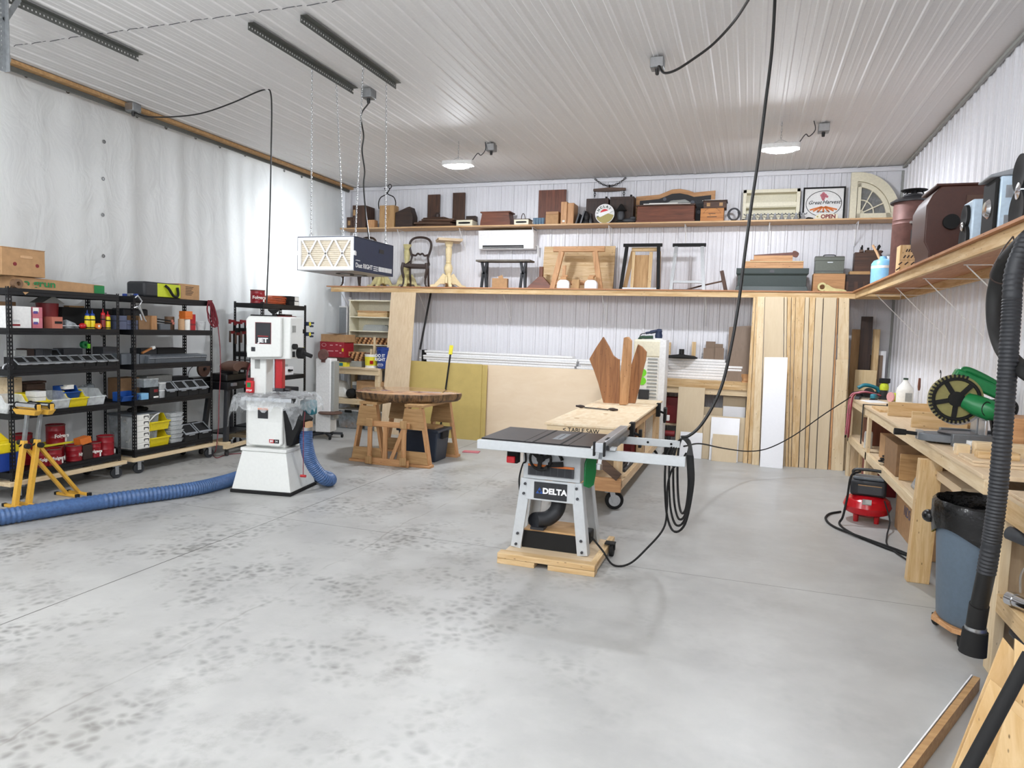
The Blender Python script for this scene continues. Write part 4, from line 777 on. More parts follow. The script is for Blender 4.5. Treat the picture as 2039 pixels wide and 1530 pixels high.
c2, w2, h2 = bs(K7, 1470, 1725, 885, k+.045, 10.96); o = crate('wooden_box', 'brown wooden box holding two hand planes on the tool tote', 'box', (c2, 11.05, k+.045), (w2, .17, h2), 'walnutx')
def hand_plane(lab, x, y, z, rz):
    t = thing('hand_plane', lab, 'plane', (x, y, z), rz, 'old hand planes'); MB().bx(-.11, .11, -.025, .025, 0, .035).build('body', 'oldx', t, bev=.004); MB().prism([(.03, .03), (.07, .03), (.1, .09), (.08, .12), (.06, .1), (.05, .06)], .02, (0, .01, 0)).build('tote', 'matte_black', t, bev=.004); MB().cyl((-.07, 0, .03), (-.07, 0, .07), .015).build('knob', 'matte_black', t); MB().bar((.0, 0, .03), (.03, 0, .09), .03, .004).build('iron', 'iron', t)
hand_plane('hand plane on the left of the brown wooden box', c2-w2*.22, 11.05, k+.045+h2, rad(80)); hand_plane('hand plane on the right of the brown wooden box', c2+w2*.22, 11.05, k+.045+h2, rad(15))
t = thing('wooden_level', 'dark wooden jack plane lying slanted behind the blue jug', 'plane', (c2+w2*.8, 11.15, ZL), rot=(0, rad(0), 0)); MB().bx(-.1, .22, -.04, .04, 0, .42).build('body', 'walnutx', t, bev=.01); MB().bx(-.06, .2, -.03, .03, .42, .52).build('upper_block', 'darkx', t, bev=.012); MB().tube([(-.05, 0, .5), (-.09, -.02, .56), (-.06, 0, .6)], .012).build('horn', 'matte_black', t)
# ================================================================ things on the side shelf (right wall), far to near
def side(px0, px1, pyt, x):
    a, b = Xp(px0, pyt, x), Xp(px1, pyt, x); return (a.y+b.y)/2, abs(a.y-b.y), (a.z+b.z)/2-ZL
p = Yp(1757, 540, 9.6); jx = 1.46; p = Xp(1757, 540, jx); t = thing('blue_jug', 'light blue plastic jug with a wooden stick on the side shelf', 'jug', (jx, p.y, ZL)); top = Xp(1757, 517, jx).z-ZL
MB().lathe([(.11, 0), (.125, .015), (.125, top*.8), (.1, top*.93), (.04, top), (.035, top+.03), (.0, top+.03)], n=24).build('body', 'sky', t); MB().lathe([(.126, top*.62), (.1262, top*.72)], n=24, cap=False).build('label_band', 'white', t)
MB().tube([(-.02, .02, top*.9), (-.07, .03, top+.08), (-.12, .03, top+.17)], .014, 8).build('stick', 'skin_tan', t); MB().cyl((.05, 0, top*.95), (.05, 0, top*1.1), .018).build('cap', 'bright_white', t)
yb, wb_, hb = side(1772, 1812, 490, 1.42); yb = Xp(1790, 530, 1.42).y
t = thing('stencilled_box', 'upright plywood box with black markings on the side shelf', 'box', (1.5, yb, ZL), rad(0)); hb = Xp(1790, 492, 1.42).z-ZL
bw_ = (Yp(1811, 520, yb-.09).x-Yp(1769, 520, yb-.09).x)/2
MB().bx(-bw_, bw_, -.09, .09, 0, hb).build('body', 'plankz', t, bev=.003)
g = MB()
for z, s in ((.82, .04), (.62, .06), (.4, .1), (.22, .12)):
    for i in range(4): g.bar((-s+i*s*.55, -.092, hb*z-.014), (-s+i*s*.55+s*.3, -.092, hb*z+.014), .012, .002, (0, 1, 0))
g.bx(-bw_, bw_, -.0915, -.09, hb*.5, hb*.507); g.build('marking', 'dark_brown', t)
# parlour stove
sx = 1.62; p = Xp(1810, 520, sx); pt = Xp(1810, 410, sx); t = thing('parlour_stove', 'tall rusty cylindrical parlour stove with a black cap', 'stove', (sx, p.y, ZL)); H = pt.z-ZL; r_ = .19
MB().lathe([(r_*.95, 0), (r_, .02), (r_, H*.7), (r_*1.03, H*.71), (r_, H*.72), (r_, H*.75), (r_*1.03, H*.76), (r_, H*.77), (r_, H)], n=32).build('drum', 'rust', t)
MB().lathe([(r_*1.18, H-.015), (r_*1.2, H), (r_*.95, H+.03), (r_*.55, H+.06), (r_*.5, H+.08)], n=32).build('cap', 'iron', t)
g = MB()
for i in range(4): a = pi/2*i+.4; g.tube(arc((r_*.35*cos(a), r_*.35*sin(a), H+.09), .035, 0, 180, 8), .007, 6)
g.build('cap_loops', 'matte_black', t); MB().lathe([(r_*.65, H+.12), (r_*.7, H+.128), (r_*.3, H+.135)], n=24).build('cap_plate', 'matte_black', t)
MB().bx(-r_*.2, r_*.3, -r_-.03, -r_+.02, H*.1, H*.62).build('door', 'matte_black', t, bev=.004); MB().cyl((r_*.1, -r_-.03, H*.3), (-.02, -r_-.11, H*.33), .012).build('door_handle', 'steel', t); MB().cyl((-r_*.1, -r_-.02, H*.66), (-.06, -r_-.09, H*.7), .016).build('damper_handle', 'chrome', t)
# dark cabinet with rounded front
S('cab_brown', '4a2b22', .4); cx = 1.63; y0 = Xp(1870, 470, 1.5).y; p = Xp(1838, 500, 1.45)
yc = (p.y+Xp(1885, 470, 1.45).y)/2; dpt = .5; Hc = Xp(1860, 394, 1.5).z-ZL
t = thing('phonograph_cabinet', 'dark reddish brown wooden cabinet with scalloped side on the side shelf', 'cabinet', (1.62, yc, ZL), group=None)
MB().prism([(-.26, 0), (.27, 0), (.27, Hc*.97), (-.2, Hc*.97), (-.26, Hc*.86), (-.3, Hc*.72), (-.3, Hc*.25), (-.26, Hc*.12)], .52, (0, .26, 0)).build('body', 'cab_brown', t, bev=.01)
MB().bx(-.24, .28, -.265, .27, Hc*.97, Hc).build('top', 'cab_brown', t, bev=.005); MB().cyl((-.12, -.265, Hc*.5), (-.12, -.3, Hc*.5), .06, n=20).build('dial', 'matte_black', t); MB().bx(-.02, .2, -.268, -.26, Hc*.66, Hc*.84).build('door_panel', 'brown', t); MB().bx(-.23, .2, -.266, -.26, Hc*.06, Hc*.075).build('inlay_line', 'olive', t)
# bookshelf stereo: two pale blue speakers and the deck between them
def speaker(lab, px0, px1, pyt, x0=1.42):
    a, b = Xp(px0, (pyt+470)/2, x0), Xp(px1, (pyt+470)/2, x0); return a, b
def stereo_box(name, lab, yc, H, w=.26, d=.30, drivers=True, x0=1.37):
    t = thing(name, lab, 'speaker' if drivers else 'stereo', (x0+d/2, yc, ZL), group='pale blue stereo set on the side shelf')
    MB().bx(-d*.16, d*.14, -w*.5, w*.5, 0, H).build('front_shell', 'pale_blue', t, bev=.012); MB().bx(d*.14, d*.5, -w*.46, w*.46, .0, H*.98).build('back_shell', 'matte_black', t, bev=.006)
    return t, w, d
ya, yb2 = Xp(1905, 440, 1.42).y, Xp(1925, 430, 1.42).y
t, w_, d = stereo_box('speaker', 'pale blue speaker standing next to the dark cabinet', (Xp(1898, 440, 1.42).y+Xp(1922, 430, 1.42).y)/2, .37, w=.24)
for z, r_ in ((.1, .1), (.26, .085)): MB().lathe([(.02, -.006), (r_*.6, -.016), (r_, -.022), (r_, .0)], (-d*.16, 0, z), 24, M=Matrix.Rotation(pi/2, 4, 'Y')).build('driver', 'matte_black', t)
MB().lathe([(.03, 0), (.035, -.03), (.02, -.04)], (-d*.16, 0, .19), 14, M=Matrix.Rotation(pi/2, 4, 'Y')).build('tweeter', 'chrome', t)
def near_y(px, py, x=1.42): return Xp(px, py, x).y
t, w_, d = stereo_box('stereo_deck', 'pale blue stereo deck with a grey top lid between the speakers', (near_y(1938, 430)+near_y(1978, 400))/2, .41, w=.26, drivers=False)
MB().bx(-d*.24, -d*.16, -w_*.5, w_*.5, .01, .4).build('front_panel', 'matte_black', t, bev=.01); MB().lathe([(.01, -.022), (.045, -.02), (.06, -.006), (.065, 0)], (-d*.24, 0, .22), 20, M=Matrix.Rotation(pi/2, 4, 'Y')).build('volume_knob', 'chrome', t)
MB().hexa([(-d*.36, -w_*.5, .40), (d*.3, -w_*.5, .42), (d*.3, w_*.5, .42), (-d*.36, w_*.5, .40), (-d*.36, -w_*.5, .42), (d*.3, -w_*.48, .475), (d*.3, w_*.48, .475), (-d*.36, w_*.5, .42)]).build('lid', 'grey', t, bev=.012)
MB().bx(-d*.05, d*.1, -w_*.5-.002, -w_*.5, .06, .16).bx(-d*.05, d*.1, -w_*.5-.002, -w_*.5, .27, .35).build('side_panel_line', 'aluminium', t)
t, w_, d = stereo_box('speaker', 'nearest pale blue speaker at the right edge of the picture', near_y(2012, 390)-.01, .46, w=.28)
for z, r_ in ((.12, .125), (.34, .11)): MB().lathe([(.02, -.006), (r_*.6, -.016), (r_, -.022), (r_, .0)], (-d*.16, 0, z), 24, M=Matrix.Rotation(pi/2, 4, 'Y')).build('driver', 'matte_black', t)
MB().lathe([(.05, 0), (.05, -.022), (.02, -.03)], (-d*.16, 0, .235), 16, M=Matrix.Rotation(pi/2, 4, 'Y')).build('tweeter', 'chrome', t)
# ================================================================ steel racks along the plastic sheeting
ORD = ['first', 'second', 'third', 'fourth', 'fifth', 'sixth', 'seventh', 'eighth', 'ninth', 'tenth', 'eleventh']
XF = -6.63                                                         # front plane of the two long racks
SZ = [2.045, 1.665, 1.268, .848, .268]                             # deck tops
def post_mesh(H, w=.036):
    mb = MB(); n = int(H/.0385)
    for ax in (0, 1):
        for k in ((0, .012), (w-.012, w)):
            if ax == 0: mb.bx(k[0], k[1], 0, .003, 0, H)
            else: mb.bx(0, .003, k[0], k[1], 0, H)
        for i in range(n+1):
            z0, z1 = (i*.0385-.009 if i else 0), min(H, i*.0385+.009)
            if ax == 0: mb.bx(.012, w-.012, 0, .003, z0, z1)
            else: mb.bx(0, .003, .012, w-.012, z0, z1)
    return mb
def caster(parent, loc, rz, proto=[None], tire='navy'):
    if proto[0] is None:
        c = bpy.data.objects.new('caster', None); COL.objects.link(c); c.parent = parent
        MB().cyl((0, -.018, .062), (0, .018, .062), .062, n=24).build('wheel', 'charcoal', c, bev=.006)
        MB().bx(-.045, .045, -.04, .04, .137, .145).bx(-.02, .02, -.028, -.023, .045, .137).bx(-.02, .02, .023, .028, .045, .137).cyl((0, -.032, .062), (0, .032, .062), .012).build('fork', 'zinc', c)
        proto[0] = c
    else:
        c = proto[0].copy(); COL.objects.link(c); c.parent = parent
        for ch in proto[0].children: q = ch.copy(); COL.objects.link(q); q.parent = c
    c.location = loc; c.rotation_euler = (0, 0, rz); return c
def steel_rack(label, x, y, rz, L, D=.46, zs=SZ, top=2.06, base=.19, dolly=True, grp='black steel racks on wooden dollies'):
    """front-left corner at (x,y); local x = depth towards the viewer (negative is back), local y = length"""
    t = thing('storage_rack', label, 'rack', (x, y, 0), rz, grp); pm = None
    for i, (px_, py_, r_) in enumerate(((0, 0, pi/2), (0, L, pi), (-D, 0, 0), (-D, L, -pi/2))):
        if pm is None: pm = post_mesh(top-.15).build('post', 'black_metal', t, (px_, py_, .15), r_, smooth=False)
        else: q = pm.copy(); COL.objects.link(q); q.location = (px_, py_, .15); q.rotation_euler = (0, 0, r_)
    for z in zs:
        g = MB()
        for xx in (0, -D+.012):
            for k in (0, .032): g.bx(xx-.014, xx+.002, .002, L-.002, z-.062+k, z-.062+k+.027)
            g.bx(xx-.014, xx-.004, .002, L-.002, z-.062, z+.003)
        for yy in (.002, L-.014): g.bx(-D, 0, yy, yy+.012, z-.062, z-.002)
        g.bx(-D+.012, -.014, .01, L-.01, z-.014, z); g.build('shelf', 'black_metal', t, smooth=False)
    if dolly:
        MB().bx(-.05, .035, -.05, L+.05, base-.042, base).build('base_board', 'sprucey', t, bev=.003); MB().bx(-D-.035, -D+.05, -.05, L+.05, base-.042, base).build('base_board', 'sprucey', t, bev=.003)
        for yy in (-.05, L-.04): MB().bx(-D+.05, -.05, yy, yy+.09, base-.042, base-.001).build('cross_board', 'sprucex', t, bev=.003)
        for xx, yy, r_ in ((-.01, .06, rad(70)), (-.01, L-.06, rad(75)), (-D+.02, .06, rad(40)), (-D+.02, L-.06, rad(100))): caster(t, (xx, yy, 0), r_)
    return t
steel_rack('black steel storage rack on a wooden dolly at the far left', XF, 4.725, 0, 1.225)
steel_rack('black steel storage rack with the hanging red cord, right of the first rack', XF, 6.135, 0, 1.235)
KA, KB, KC, KD, KE = (0, 560, .1177), (220, 560, .1079), (0, 710, .1177), (0, 820, .1226), (220, 710, .13725)
def rk(K, x0, x1, yt, zb, xf):
    a = Xp(K[0]+x0*K[2], K[1]+yt*K[2], xf); b = Xp(K[0]+x1*K[2], K[1]+yt*K[2], xf); return (a.y+b.y)/2, b.y-a.y, (a.z+b.z)/2-zb
def rcrate(K, x0, x1, yt, zb, xf, depth, name, label, cat, mat, group=None, lid=None, h=None, rz=0, bev=.003):
    c, w_, hh = rk(K, x0, x1, yt, zb, xf); return crate(name, label, cat, (xf-depth/2, c, zb), (depth, w_, h or hh), mat, rz, group, bev, lid=lid)
X1 = XF-.03
# ---- top deck of the first rack
c, w_, h_ = rk((0, 480, .1128), 260, 1840, 620, SZ[0], X1-.02); zt = SZ[0]
t = thing('long_carton', 'long flattened cardboard carton with green print on the top deck', 'carton', (X1-.17, c, zt)); H = .115; w2 = w_/2
MB().hexa([(-.13, -w2, 0), (.15, -w2, 0), (.15, w2, 0), (-.13, w2, 0), (-.13, -w2, H), (.13, -w2, H*1.05), (.14, w2, H*.82), (-.13, w2, H*.8)]).build('body', 'cardboard', t, bev=.004)
MB().bar((.152, -w2*.93, .06), (.2, -w2*.8, -.03), .1, .004, (1, 0, .4)).build('flap', 'cardboard', t)
MB().bx(.15, .1525, w2*.74, w2*.995, .004, H*.78).build('green_print', 'tool_green', t); text('o grun', .095, 'tool_green', t, (.1535, -w2*.5, .062), FACE_X, bold=.002, sx=1.35)
MB().bar((-.02, w2, .05), (-.0, w2+.05, .05), .2, .06, (0, 0, 1)).build('end_flap', 'dark_green', t)
a = Xp(5, 545, X1); yb1 = Xp(88, 545, X1-.0).y; ya1 = 4.55
zb = zt+H*1.05
t = thing('produce_carton', 'brown cardboard carton with hand holes on top of the long carton', 'carton', (X1-.19, (Xp(3, 500, X1).y+Xp(89, 500, X1).y)/2, zb)); w_ = Xp(89, 520, X1).y-Xp(3, 520, X1).y; h_ = Xp(45, 495, X1).z-zb; w2 = w_/2
MB().bx(-.17, .19, -w2, w2, 0, h_*.97).build('body', 'cardboard', t, bev=.004); MB().bx(-.172, .192, -w2-.003, w2+.003, h_*.97, h_).build('lid', 'cardboard', t, bev=.002)
MB().prism(outline((-.05, -.012), (.05, -.012), (.06, 0), (.05, .012), (-.05, .012), (-.06, 0), k=3), .003, (.1925, w2*.1, h_*.7), (0, 1, 0)).build('hand_hole', 'skin_tan', t)
for s in (-.42, .62): MB().cyl((.19, w2*s, h_*.42), (.1925, w2*s, h_*.42), .018).build('vent_hole', 'red_dark', t)
c, w_, h_ = rk((0, 480, .1128), 60, 250, 700, zt, X1-.05); 
t = thing('tape_roll', 'brown tape roll beside the long carton at the left end of the top deck', 'roll', (X1-.0, 4.83, zt)); MB().lathe([(.02, -.03), (.045, -.03), (.045, .03), (.02, .03), (.02, -.03)], (0, 0, .046), 20, M=Matrix.Rotation(pi/2, 4, 'Y'), cap=False).build('roll', 'brownish', t)
# ---- second deck, first rack
z = SZ[1]
o = rcrate(KA, 118, 525, 425, z, X1, .3, 'carton', 'white cardboard box with a red stripe on the first rack', 'box', 'white')
c, w_, h_ = rk(KA, 118, 525, 425, z, X1); MB().bx(.15, .152, -w_*.49, w_*.02, h_*.1, h_*.19).build('red_stripe', 'red_dark', o); MB().bx(.15, .1515, -w_*.25, -.0, h_*.28, h_*.3).bx(.15, .1515, -w_*.28, 0, h_*.35, h_*.37).build('print_lines', 'grey', o)
rcrate(KA, 110, 270, 350, z, X1-.31, .1, 'carton', 'brown cardboard box behind the white box with a red stripe', 'box', 'cardboard_dark')
zz = z
for i in range(2):
    o = rcrate(KA, 542, 708, 0, zz, X1-.01, .18, 'small_carton', ('lower', 'upper')[i]+' of two small pink and white boxes', 'box', 'pink', h=.105, group='pink and white boxes'); c, w_, h_ = rk(KA, 542, 708, 600, z, X1-.01)
    MB().bx(.09, .092, -w_*.49, w_*.1, .055, .1).build('white_label', 'paper', o); MB().bx(.092, .093, -w_*.45, w_*.0, .04, .065).build('purple_label', 'purple', o); zz += .105
c, w_, h_ = rk(KA, 735, 1050, 375, z, X1-.2); t = thing('red_tub', 'dark red round tub with a grey folded paper cover', 'tub', (X1-.28, c, z)); r_ = w_/2
MB().lathe([(r_*.85, 0), (r_, h_), (r_*.95, h_), (r_*.8, .01)], n=24).build('body', 'red_dark', t); MB().prism([(-r_*1.2, h_), (r_*1.2, h_), (0, h_+.075)], r_*1.8, (-r_*.9, 0, 0), (0, 1, 0), (0, 0, 1)).build('cover', 'label_grey', t)
o = rcrate(KA, 882, 1060, 605, z, X1-.01, .12, 'brick_block', 'salmon coloured block with a dark slot in front of the red tub', 'block', 'pink' if 0 else 'skin_tan'); S('salmon', 'b86e5c', .7); o.data.materials[0] = MAT['salmon']; MB().bx(.06, .062, -.03, .05, .05, .075).build('slot', 'matte_black', o)
c, w_, h_ = rk(KA, 1060, 1320, 640, z, X1-.1); solo(MB().hexa([(-.06, -w_/2, 0), (.06, -w_/2, 0), (.05, w_/2, 0), (-.06, w_/2, 0), (-.03, -w_*.4, .09), (.03, -w_*.3, .1), (.03, w_*.3, .06), (-.03, w_*.4, .05)]), 'plastic_wad', 'smoke_plastic', 'crumpled clear plastic bag beside the salmon block', 'bag', (X1-.12, c, z), bev=.01)
c, w_, h_ = rk(KA, 1065, 1450, 715, z, X1); t = thing('striker', 'metal rod with a red ball handle at the shelf edge', 'tool', (X1-.02, c, z)); MB().cyl((0, -w_/2, .03), (0, w_*.3, .03), .006).build('rod', 'steel', t); MB().ball((0, w_*.42, .032), (.032, .04, .032)).build('ball_handle', 'red', t)
rcrate(KA, 1055, 1890, 455, z, X1-.25, .14, 'long_case', 'long black case behind the chalk bottles', 'case', 'matte_black')
solo(MB().bx(-.04, .04, -.09, .09, 0, .018), 'wood_scrap', 'tany', 'scrap of wood lying on the long black case', 'scrap', (X1-.31, 5.68, z+rk(KA, 1055, 1890, 455, z, X1-.25)[2]))
def bottle(lab, x0, x1, yt, cap, body='yellow'):
    c, w_, h_ = rk(KA, x0, x1, yt, z, X1-.02); t = thing('chalk_bottle', lab, 'bottle', (X1-.05, c, z), group='yellow-labelled chalk bottles'); r_ = w_*.47; hb = h_*.7
    MB().lathe([(r_, 0), (r_, hb*.85), (r_*.8, hb)], n=18).build('body', body, t); MB().lathe([(r_*.8, hb), (r_*.8, hb*1.12), (r_*.25, hb*1.2), (r_*.1, h_)], n=14).build('nozzle_cap', cap, t); [MB().lathe([(r_*1.02, hb*k), (r_*1.02, hb*k+.012)], n=18, cap=False).build('label_band', 'matte_black', t) for k in (.65, .06)]
bottle('left one of two yellow bottles with blue pointed caps', 1468, 1550, 490, 'royal'); bottle('right one of two yellow bottles with blue pointed caps', 1553, 1635, 490, 'royal')
bottle('dark bottle with a red pointed cap behind the yellow bottle', 1738, 1812, 470, 'bright_red', 'red_dark'); bottle('yellow bottle with a red pointed cap at the right', 1818, 1896, 510, 'bright_red')
c, w_, h_ = rk(KA, 1640, 1722, 692, z, X1); t = thing('tape_reel', 'small orange and white reel between the chalk bottles', 'reel', (X1-.02, c, z)); MB().lathe([(.012, -.015), (.032, -.015), (.032, .015), (.012, .015), (.012, -.015)], (0, 0, .033), 16, M=Matrix.Rotation(pi/2, 4, 'Y'), cap=False).build('reel', 'orange', t); MB().cyl((-.01, 0, .033), (.016, 0, .033), .013).build('core', 'white', t)
# ---- flip-lid bins and hopper bins
BINS = {}
def flip_bin(lab, x, y, z, w_, d=.2, h=.12, grp=None, body='matte_black', frame='bin_grey', shine='iron'):
    key = (round(w_, 3), d, h, body)
    if key in BINS: return dup(BINS[key], (x, y, z), lab)
    t = thing('flip_lid_bin', lab, 'bin', (x, y, z), 0, grp); w2 = w_/2
    MB().prism([(0, 0), (-d, 0), (-d, h), (-d*.5, h), (-.012, h*.5), (.004, h*.45)][::-1], w_, (0, w2, 0), (1, 0, 0), (0, 0, 1)).build('body', body, t, bev=.002)
    A, B = Vector((.006, 0, h*.5)), Vector((-d*.48, 0, h*1.02)); n = Vector(((B-A).z, 0, -(B-A).x)).normalized()
    g = MB()
    for s in (-1, 1): g.bar(A+Vector((0, s*(w2-.008), 0)), B+Vector((0, s*(w2-.008), 0)), .013, .01, n)
    g.bar(A+Vector((0, -w2, 0)), A+Vector((0, w2, 0)), .03, .012, n); g.bar(B+Vector((0, -w2, 0)), B+Vector((0, w2, 0)), .012, .01, n); g.bx(.0, .014, -w2*.45, w2*.45, h*.36, h*.5)
    g.build('lid_frame', frame, t, bev=.002); BINS[key] = t; return t
def hopper(lab, x, y, z, w_, d=.24, h=.15, mat='yellow', grp=None, rz=0):
    key = ('h', round(w_, 3), d, h, mat)
    if key in BINS: return dup(BINS[key], (x, y, z), lab, rz)
    t = thing('stacking_bin', lab, 'bin', (x, y, z), rz, grp); w2 = w_/2; k = .005; ins = w_*.06
    sd = [(-d, 0), (-.03, 0), (.0, h*.55), (-d*.2, h*.62), (-d*.38, h), (-d, h)]
    g = MB()
    for s in (-1, 1): g.prism(sd, k, (0, s*w2-(0 if s < 0 else k)+(k), 0) if 0 else (0, s*(w2-k/2)+k/2, 0))
    g.bx(-d, -d+k, -w2, w2, 0, h).bx(-d, -.03, -w2, w2, 0, k).hexa([(-.033, -w2, 0), (-.028, -w2, 0), (-.028, w2, 0), (-.033, w2, 0), (-.006, -w2, h*.55), (.0, -w2, h*.55), (.0, w2, h*.55), (-.006, w2, h*.55)])
    g.bx(-.006, .012, -w2-.004, w2+.004, h*.5, h*.58).build('body', mat, t, bev=.0015); BINS[key] = t; return t
z = SZ[2]; grp = 'black flip-lid bins along the first rack'
for i in range(9):
    c, w_, h_ = rk(KA, 312+i*190, 490+i*187, 1255, z, XF-.0); flip_bin(ORD[i]+' from the left of nine black flip-lid bins on the first rack', XF-.005, Xp((400+i*189)*.1177, 712, XF).y, z, .122, .18, .115, grp, frame='aluminium')
t = flip_bin('loose black flip-lid bin with a red inside, raised behind the row', XF-.2, Xp(115, 696, XF-.2).y, z+.0, .125, .17, .17, None, frame='bin_grey')
for i, (x0, x1, yt, xo, m, nm, lab) in enumerate(((745, 880, 1150, .2, 'charcoal', 'parts_tray', 'charcoal plastic tray behind the middle flip-lid bins'), (460, 580, 1145, .22, 'dark_brown', 'small_box', 'small dark box behind the left flip-lid bins'), (250, 455, 1170, .21, 'label_grey', 'parts_tray', 'pale grey flat tray behind the leftmost flip-lid bins'), (610, 740, 1160, .21, 'dark_grey', 'parts_tray', 'grey parts tray left of the charcoal tray'),
    (1080, 1400, 1140, .24, 'dark_grey', 'parts_tray', 'long grey tray behind the right half of the bins'), (1745, 2000, 1115, .2, 'dark_grey', 'parts_tray', 'tall grey tray at the right end of the third shelf'))):
    rcrate(KA, x0, x1, yt, z, X1-xo, .16, nm, lab, 'tray', m)
c, w_, h_ = rk(KA, 1400, 1480, 1150, z, X1-.2); t = thing('green_tape', 'bright green tape dispenser behind the bins', 'tape', (X1-.22, c, z+.12)); MB().lathe([(.015, -.02), (.04, -.02), (.04, .02), (.015, .02), (.015, -.02)], (0, 0, .04), 16, M=Matrix.Rotation(pi/2, 4, 'Y'), cap=False).build('roll', 'tool_green', t); MB().bx(-.01, .03, .02, .05, 0, .05).build('holder', 'lime_green', t)
t.location = (X1-.215, Xp(170, 700, X1-.2).y, z+rk(KA, 1080, 1400, 1140, z, X1-.24)[2]); 
c, w_, h_ = rk(KC, 135, 280, 85, z, XF); solo(MB().tube([(0, q[1], q[2]) for q in arc((0, 0, .0), .05, 0, 180, 12, 'yz')], .008, 6), 'hose_clamp', 'aluminium', 'bright metal hoop left of the flip-lid bins', 'hoop', (XF-.06, Xp(25, 722, XF).y, z+.008))
# ---- fourth deck: hopper bins
z = SZ[3]; grp = 'open bins on the first rack'
def hop(x0, x1, yt, lab, mat, zz=z, xo=.0, h=None):
    c, w_, h_ = rk(KC, x0, x1, yt, zz, XF-.1-xo); return hopper(lab, XF-.004-xo, rk(KC, x0, x1, yt+150, zz, XF-xo)[0], zz, round(w_, 2), .26, h or .17, mat, grp)
hop(150, 500, 600, 'clear bin behind the left roller stand on the first rack', 'clear_plastic'); hop(545, 870, 600, 'yellow bin holding little white drawers on the first rack', 'yellow'); hop(880, 1195, 600, 'clear bin between the two yellow bins', 'clear_plastic')
hop(1205, 1500, 600, 'yellow bin under the blue bin on the first rack', 'yellow'); hop(1515, 1790, 600, 'clear bin right of the yellow bins, holding loose parts', 'clear_plastic')
c, w_, h_ = rk(KC, 400, 720, 490, z+.06, XF-.1); t = thing('drawer_set', 'stack of little white drawers standing in the yellow bin', 'drawers', (XF-.13, rk(KC, 560, 720, 600, z, XF-.1)[0], z+.006))
for i in range(3): MB().bx(-.07, .07, -.055, .055, i*.062, i*.062+.058).build('drawer', 'white', t, bev=.002)
t = hopper('blue bin set into the yellow bin on the first rack', XF-.09, rk(KC, 1100, 1320, 560, z, XF-.1)[0], z+.075, .19, .16, .14, 'blue')
solo(MB().bx(-.04, .04, -.05, .05, 0, .03).bx(-.02, .03, -.02, .06, .03, .045), 'parts_pack', 'paper', 'small white packet lying in the blue bin', 'packet', (XF-.17, t.location.y, z+.16+.02))
c, w_, h_ = rk(KC, 1720, 1930, 490, z, XF-.03); solo(MB().hexa([(-.07, -w_*.45, 0), (.06, -w_*.45, 0), (.06, w_*.45, 0), (-.07, w_*.45, 0), (-.05, -w_*.5, h_*.9), (.04, -w_*.4, h_*.8), (.03, w_*.5, h_), (-.05, w_*.5, h_)]), 'plastic_bag', 'smoke_plastic', 'bulging clear plastic bag at the right end of the bins', 'bag', (XF-.36, c+.02, z), bev=.02)
rcrate(KC, 142, 372, 355, z, XF-.3, .14, 'wooden_box', 'pale wooden box standing behind the leftmost clear bin', 'box', 'spruce'+'y'); zz = z
for i, (x0, x1, th, m, lab) in enumerate(((385, 900, .1, 'oldy', 'thick old board low in the lumber behind the bins'), (390, 735, .075, 'walnuty', 'dark board on the old lumber behind the bins'), (400, 720, .07, 'oldy', 'short old board with a knot behind the bins'), (330, 740, .025, 'walnuty', 'thin dark board topmost behind the bins'))):
    c, w_, h_ = rk(KC, x0, x1, 400, z, XF-.37); solo(MB().bx(-.06, .05, -w_/2, w_/2, 0, th-.004), 'old_board', m, lab, 'board', (XF-.38, c, zz), bev=.003, group='old boards behind the bins of the first rack'); zz += th
# ---- bottom deck: tote and coffee cans
z = SZ[4]; c, w_, h_ = rk(KD, 0, 380, 560, z, XF); yb_ = Xp(44, 890, XF).y; t = thing('tool_tote', 'yellow open tool tote nested in a blue bin at the lower left', 'tote', (XF-.2, yb_-.2, z)); wt = .2
MB().frus(.3, .36, .34, .4, .02, .21).build('blue_tub', 'royal', t, bev=.01); g = MB().frus(.35, .41, .37, .43, .2, .3); g.build('yellow_tray', 'yellow', t, bev=.012)
MB().prism([(-.2, .3), (.2, .3), (.12, .38), (.06, .4), (-.06, .4), (-.12, .38)], .02, (.01, 0, 0), (0, 1, 0), (0, 0, 1)).build('carry_handle', 'yellow', t, bev=.004)
CAN = [None]
def can(lab, y, zz, x, r=.078, h=.17, brand=True, rz=0):
    t = thing('coffee_can', lab, 'can', (x, y, zz), rz, 'red coffee cans')
    MB().lathe([(r*.97, 0), (r, .004), (r*.98, .012), (r*.98, h*.3), (r, h*.32), (r*.98, h*.34), (r*.98, h*.66), (r, h*.68), (r*.98, h*.7), (r*.98, h-.012), (r, h-.004), (r, h), (r*.95, h), (r*.94, h-.03), (.001, h-.03)], n=28).build('body', 'can_red', t)
    MB().lathe([(r*1.003, h-.012), (r*1.02, h-.006), (r*1.003, h)], n=28, cap=False).build('rim', 'rust', t)
    if brand: text('Folgers', r*.62, 'paper', t, (r*1.0, 0, h*.42), FACE_X, bold=.0012)
    MB().bx(r*.55, r*.78, r*.55, r*.78, .01, .06).build('price_label', 'paper', t)
    return t
def kd(px): return Xp(px*.1226, 820+700*.1226, XF-.06).y
can('red coffee can half hidden behind the right roller stand', kd(740), z, XF-.13); can('red coffee can with a white emblem in the middle of the front row', kd(900), z, XF-.09); can('red coffee can turned with its label sideways in the front row', kd(1065), z, XF-.2, brand=False)
can('red coffee can with big white lettering cut by the black box', kd(1245), z, XF-.1, rz=.5); can('red coffee can right of the black box', kd(1575), z, XF-.1, .07, .165, rz=-.5); can('tall red coffee can at the right end of the front row', kd(1770), z, XF-.11, .088, .215, brand=False)
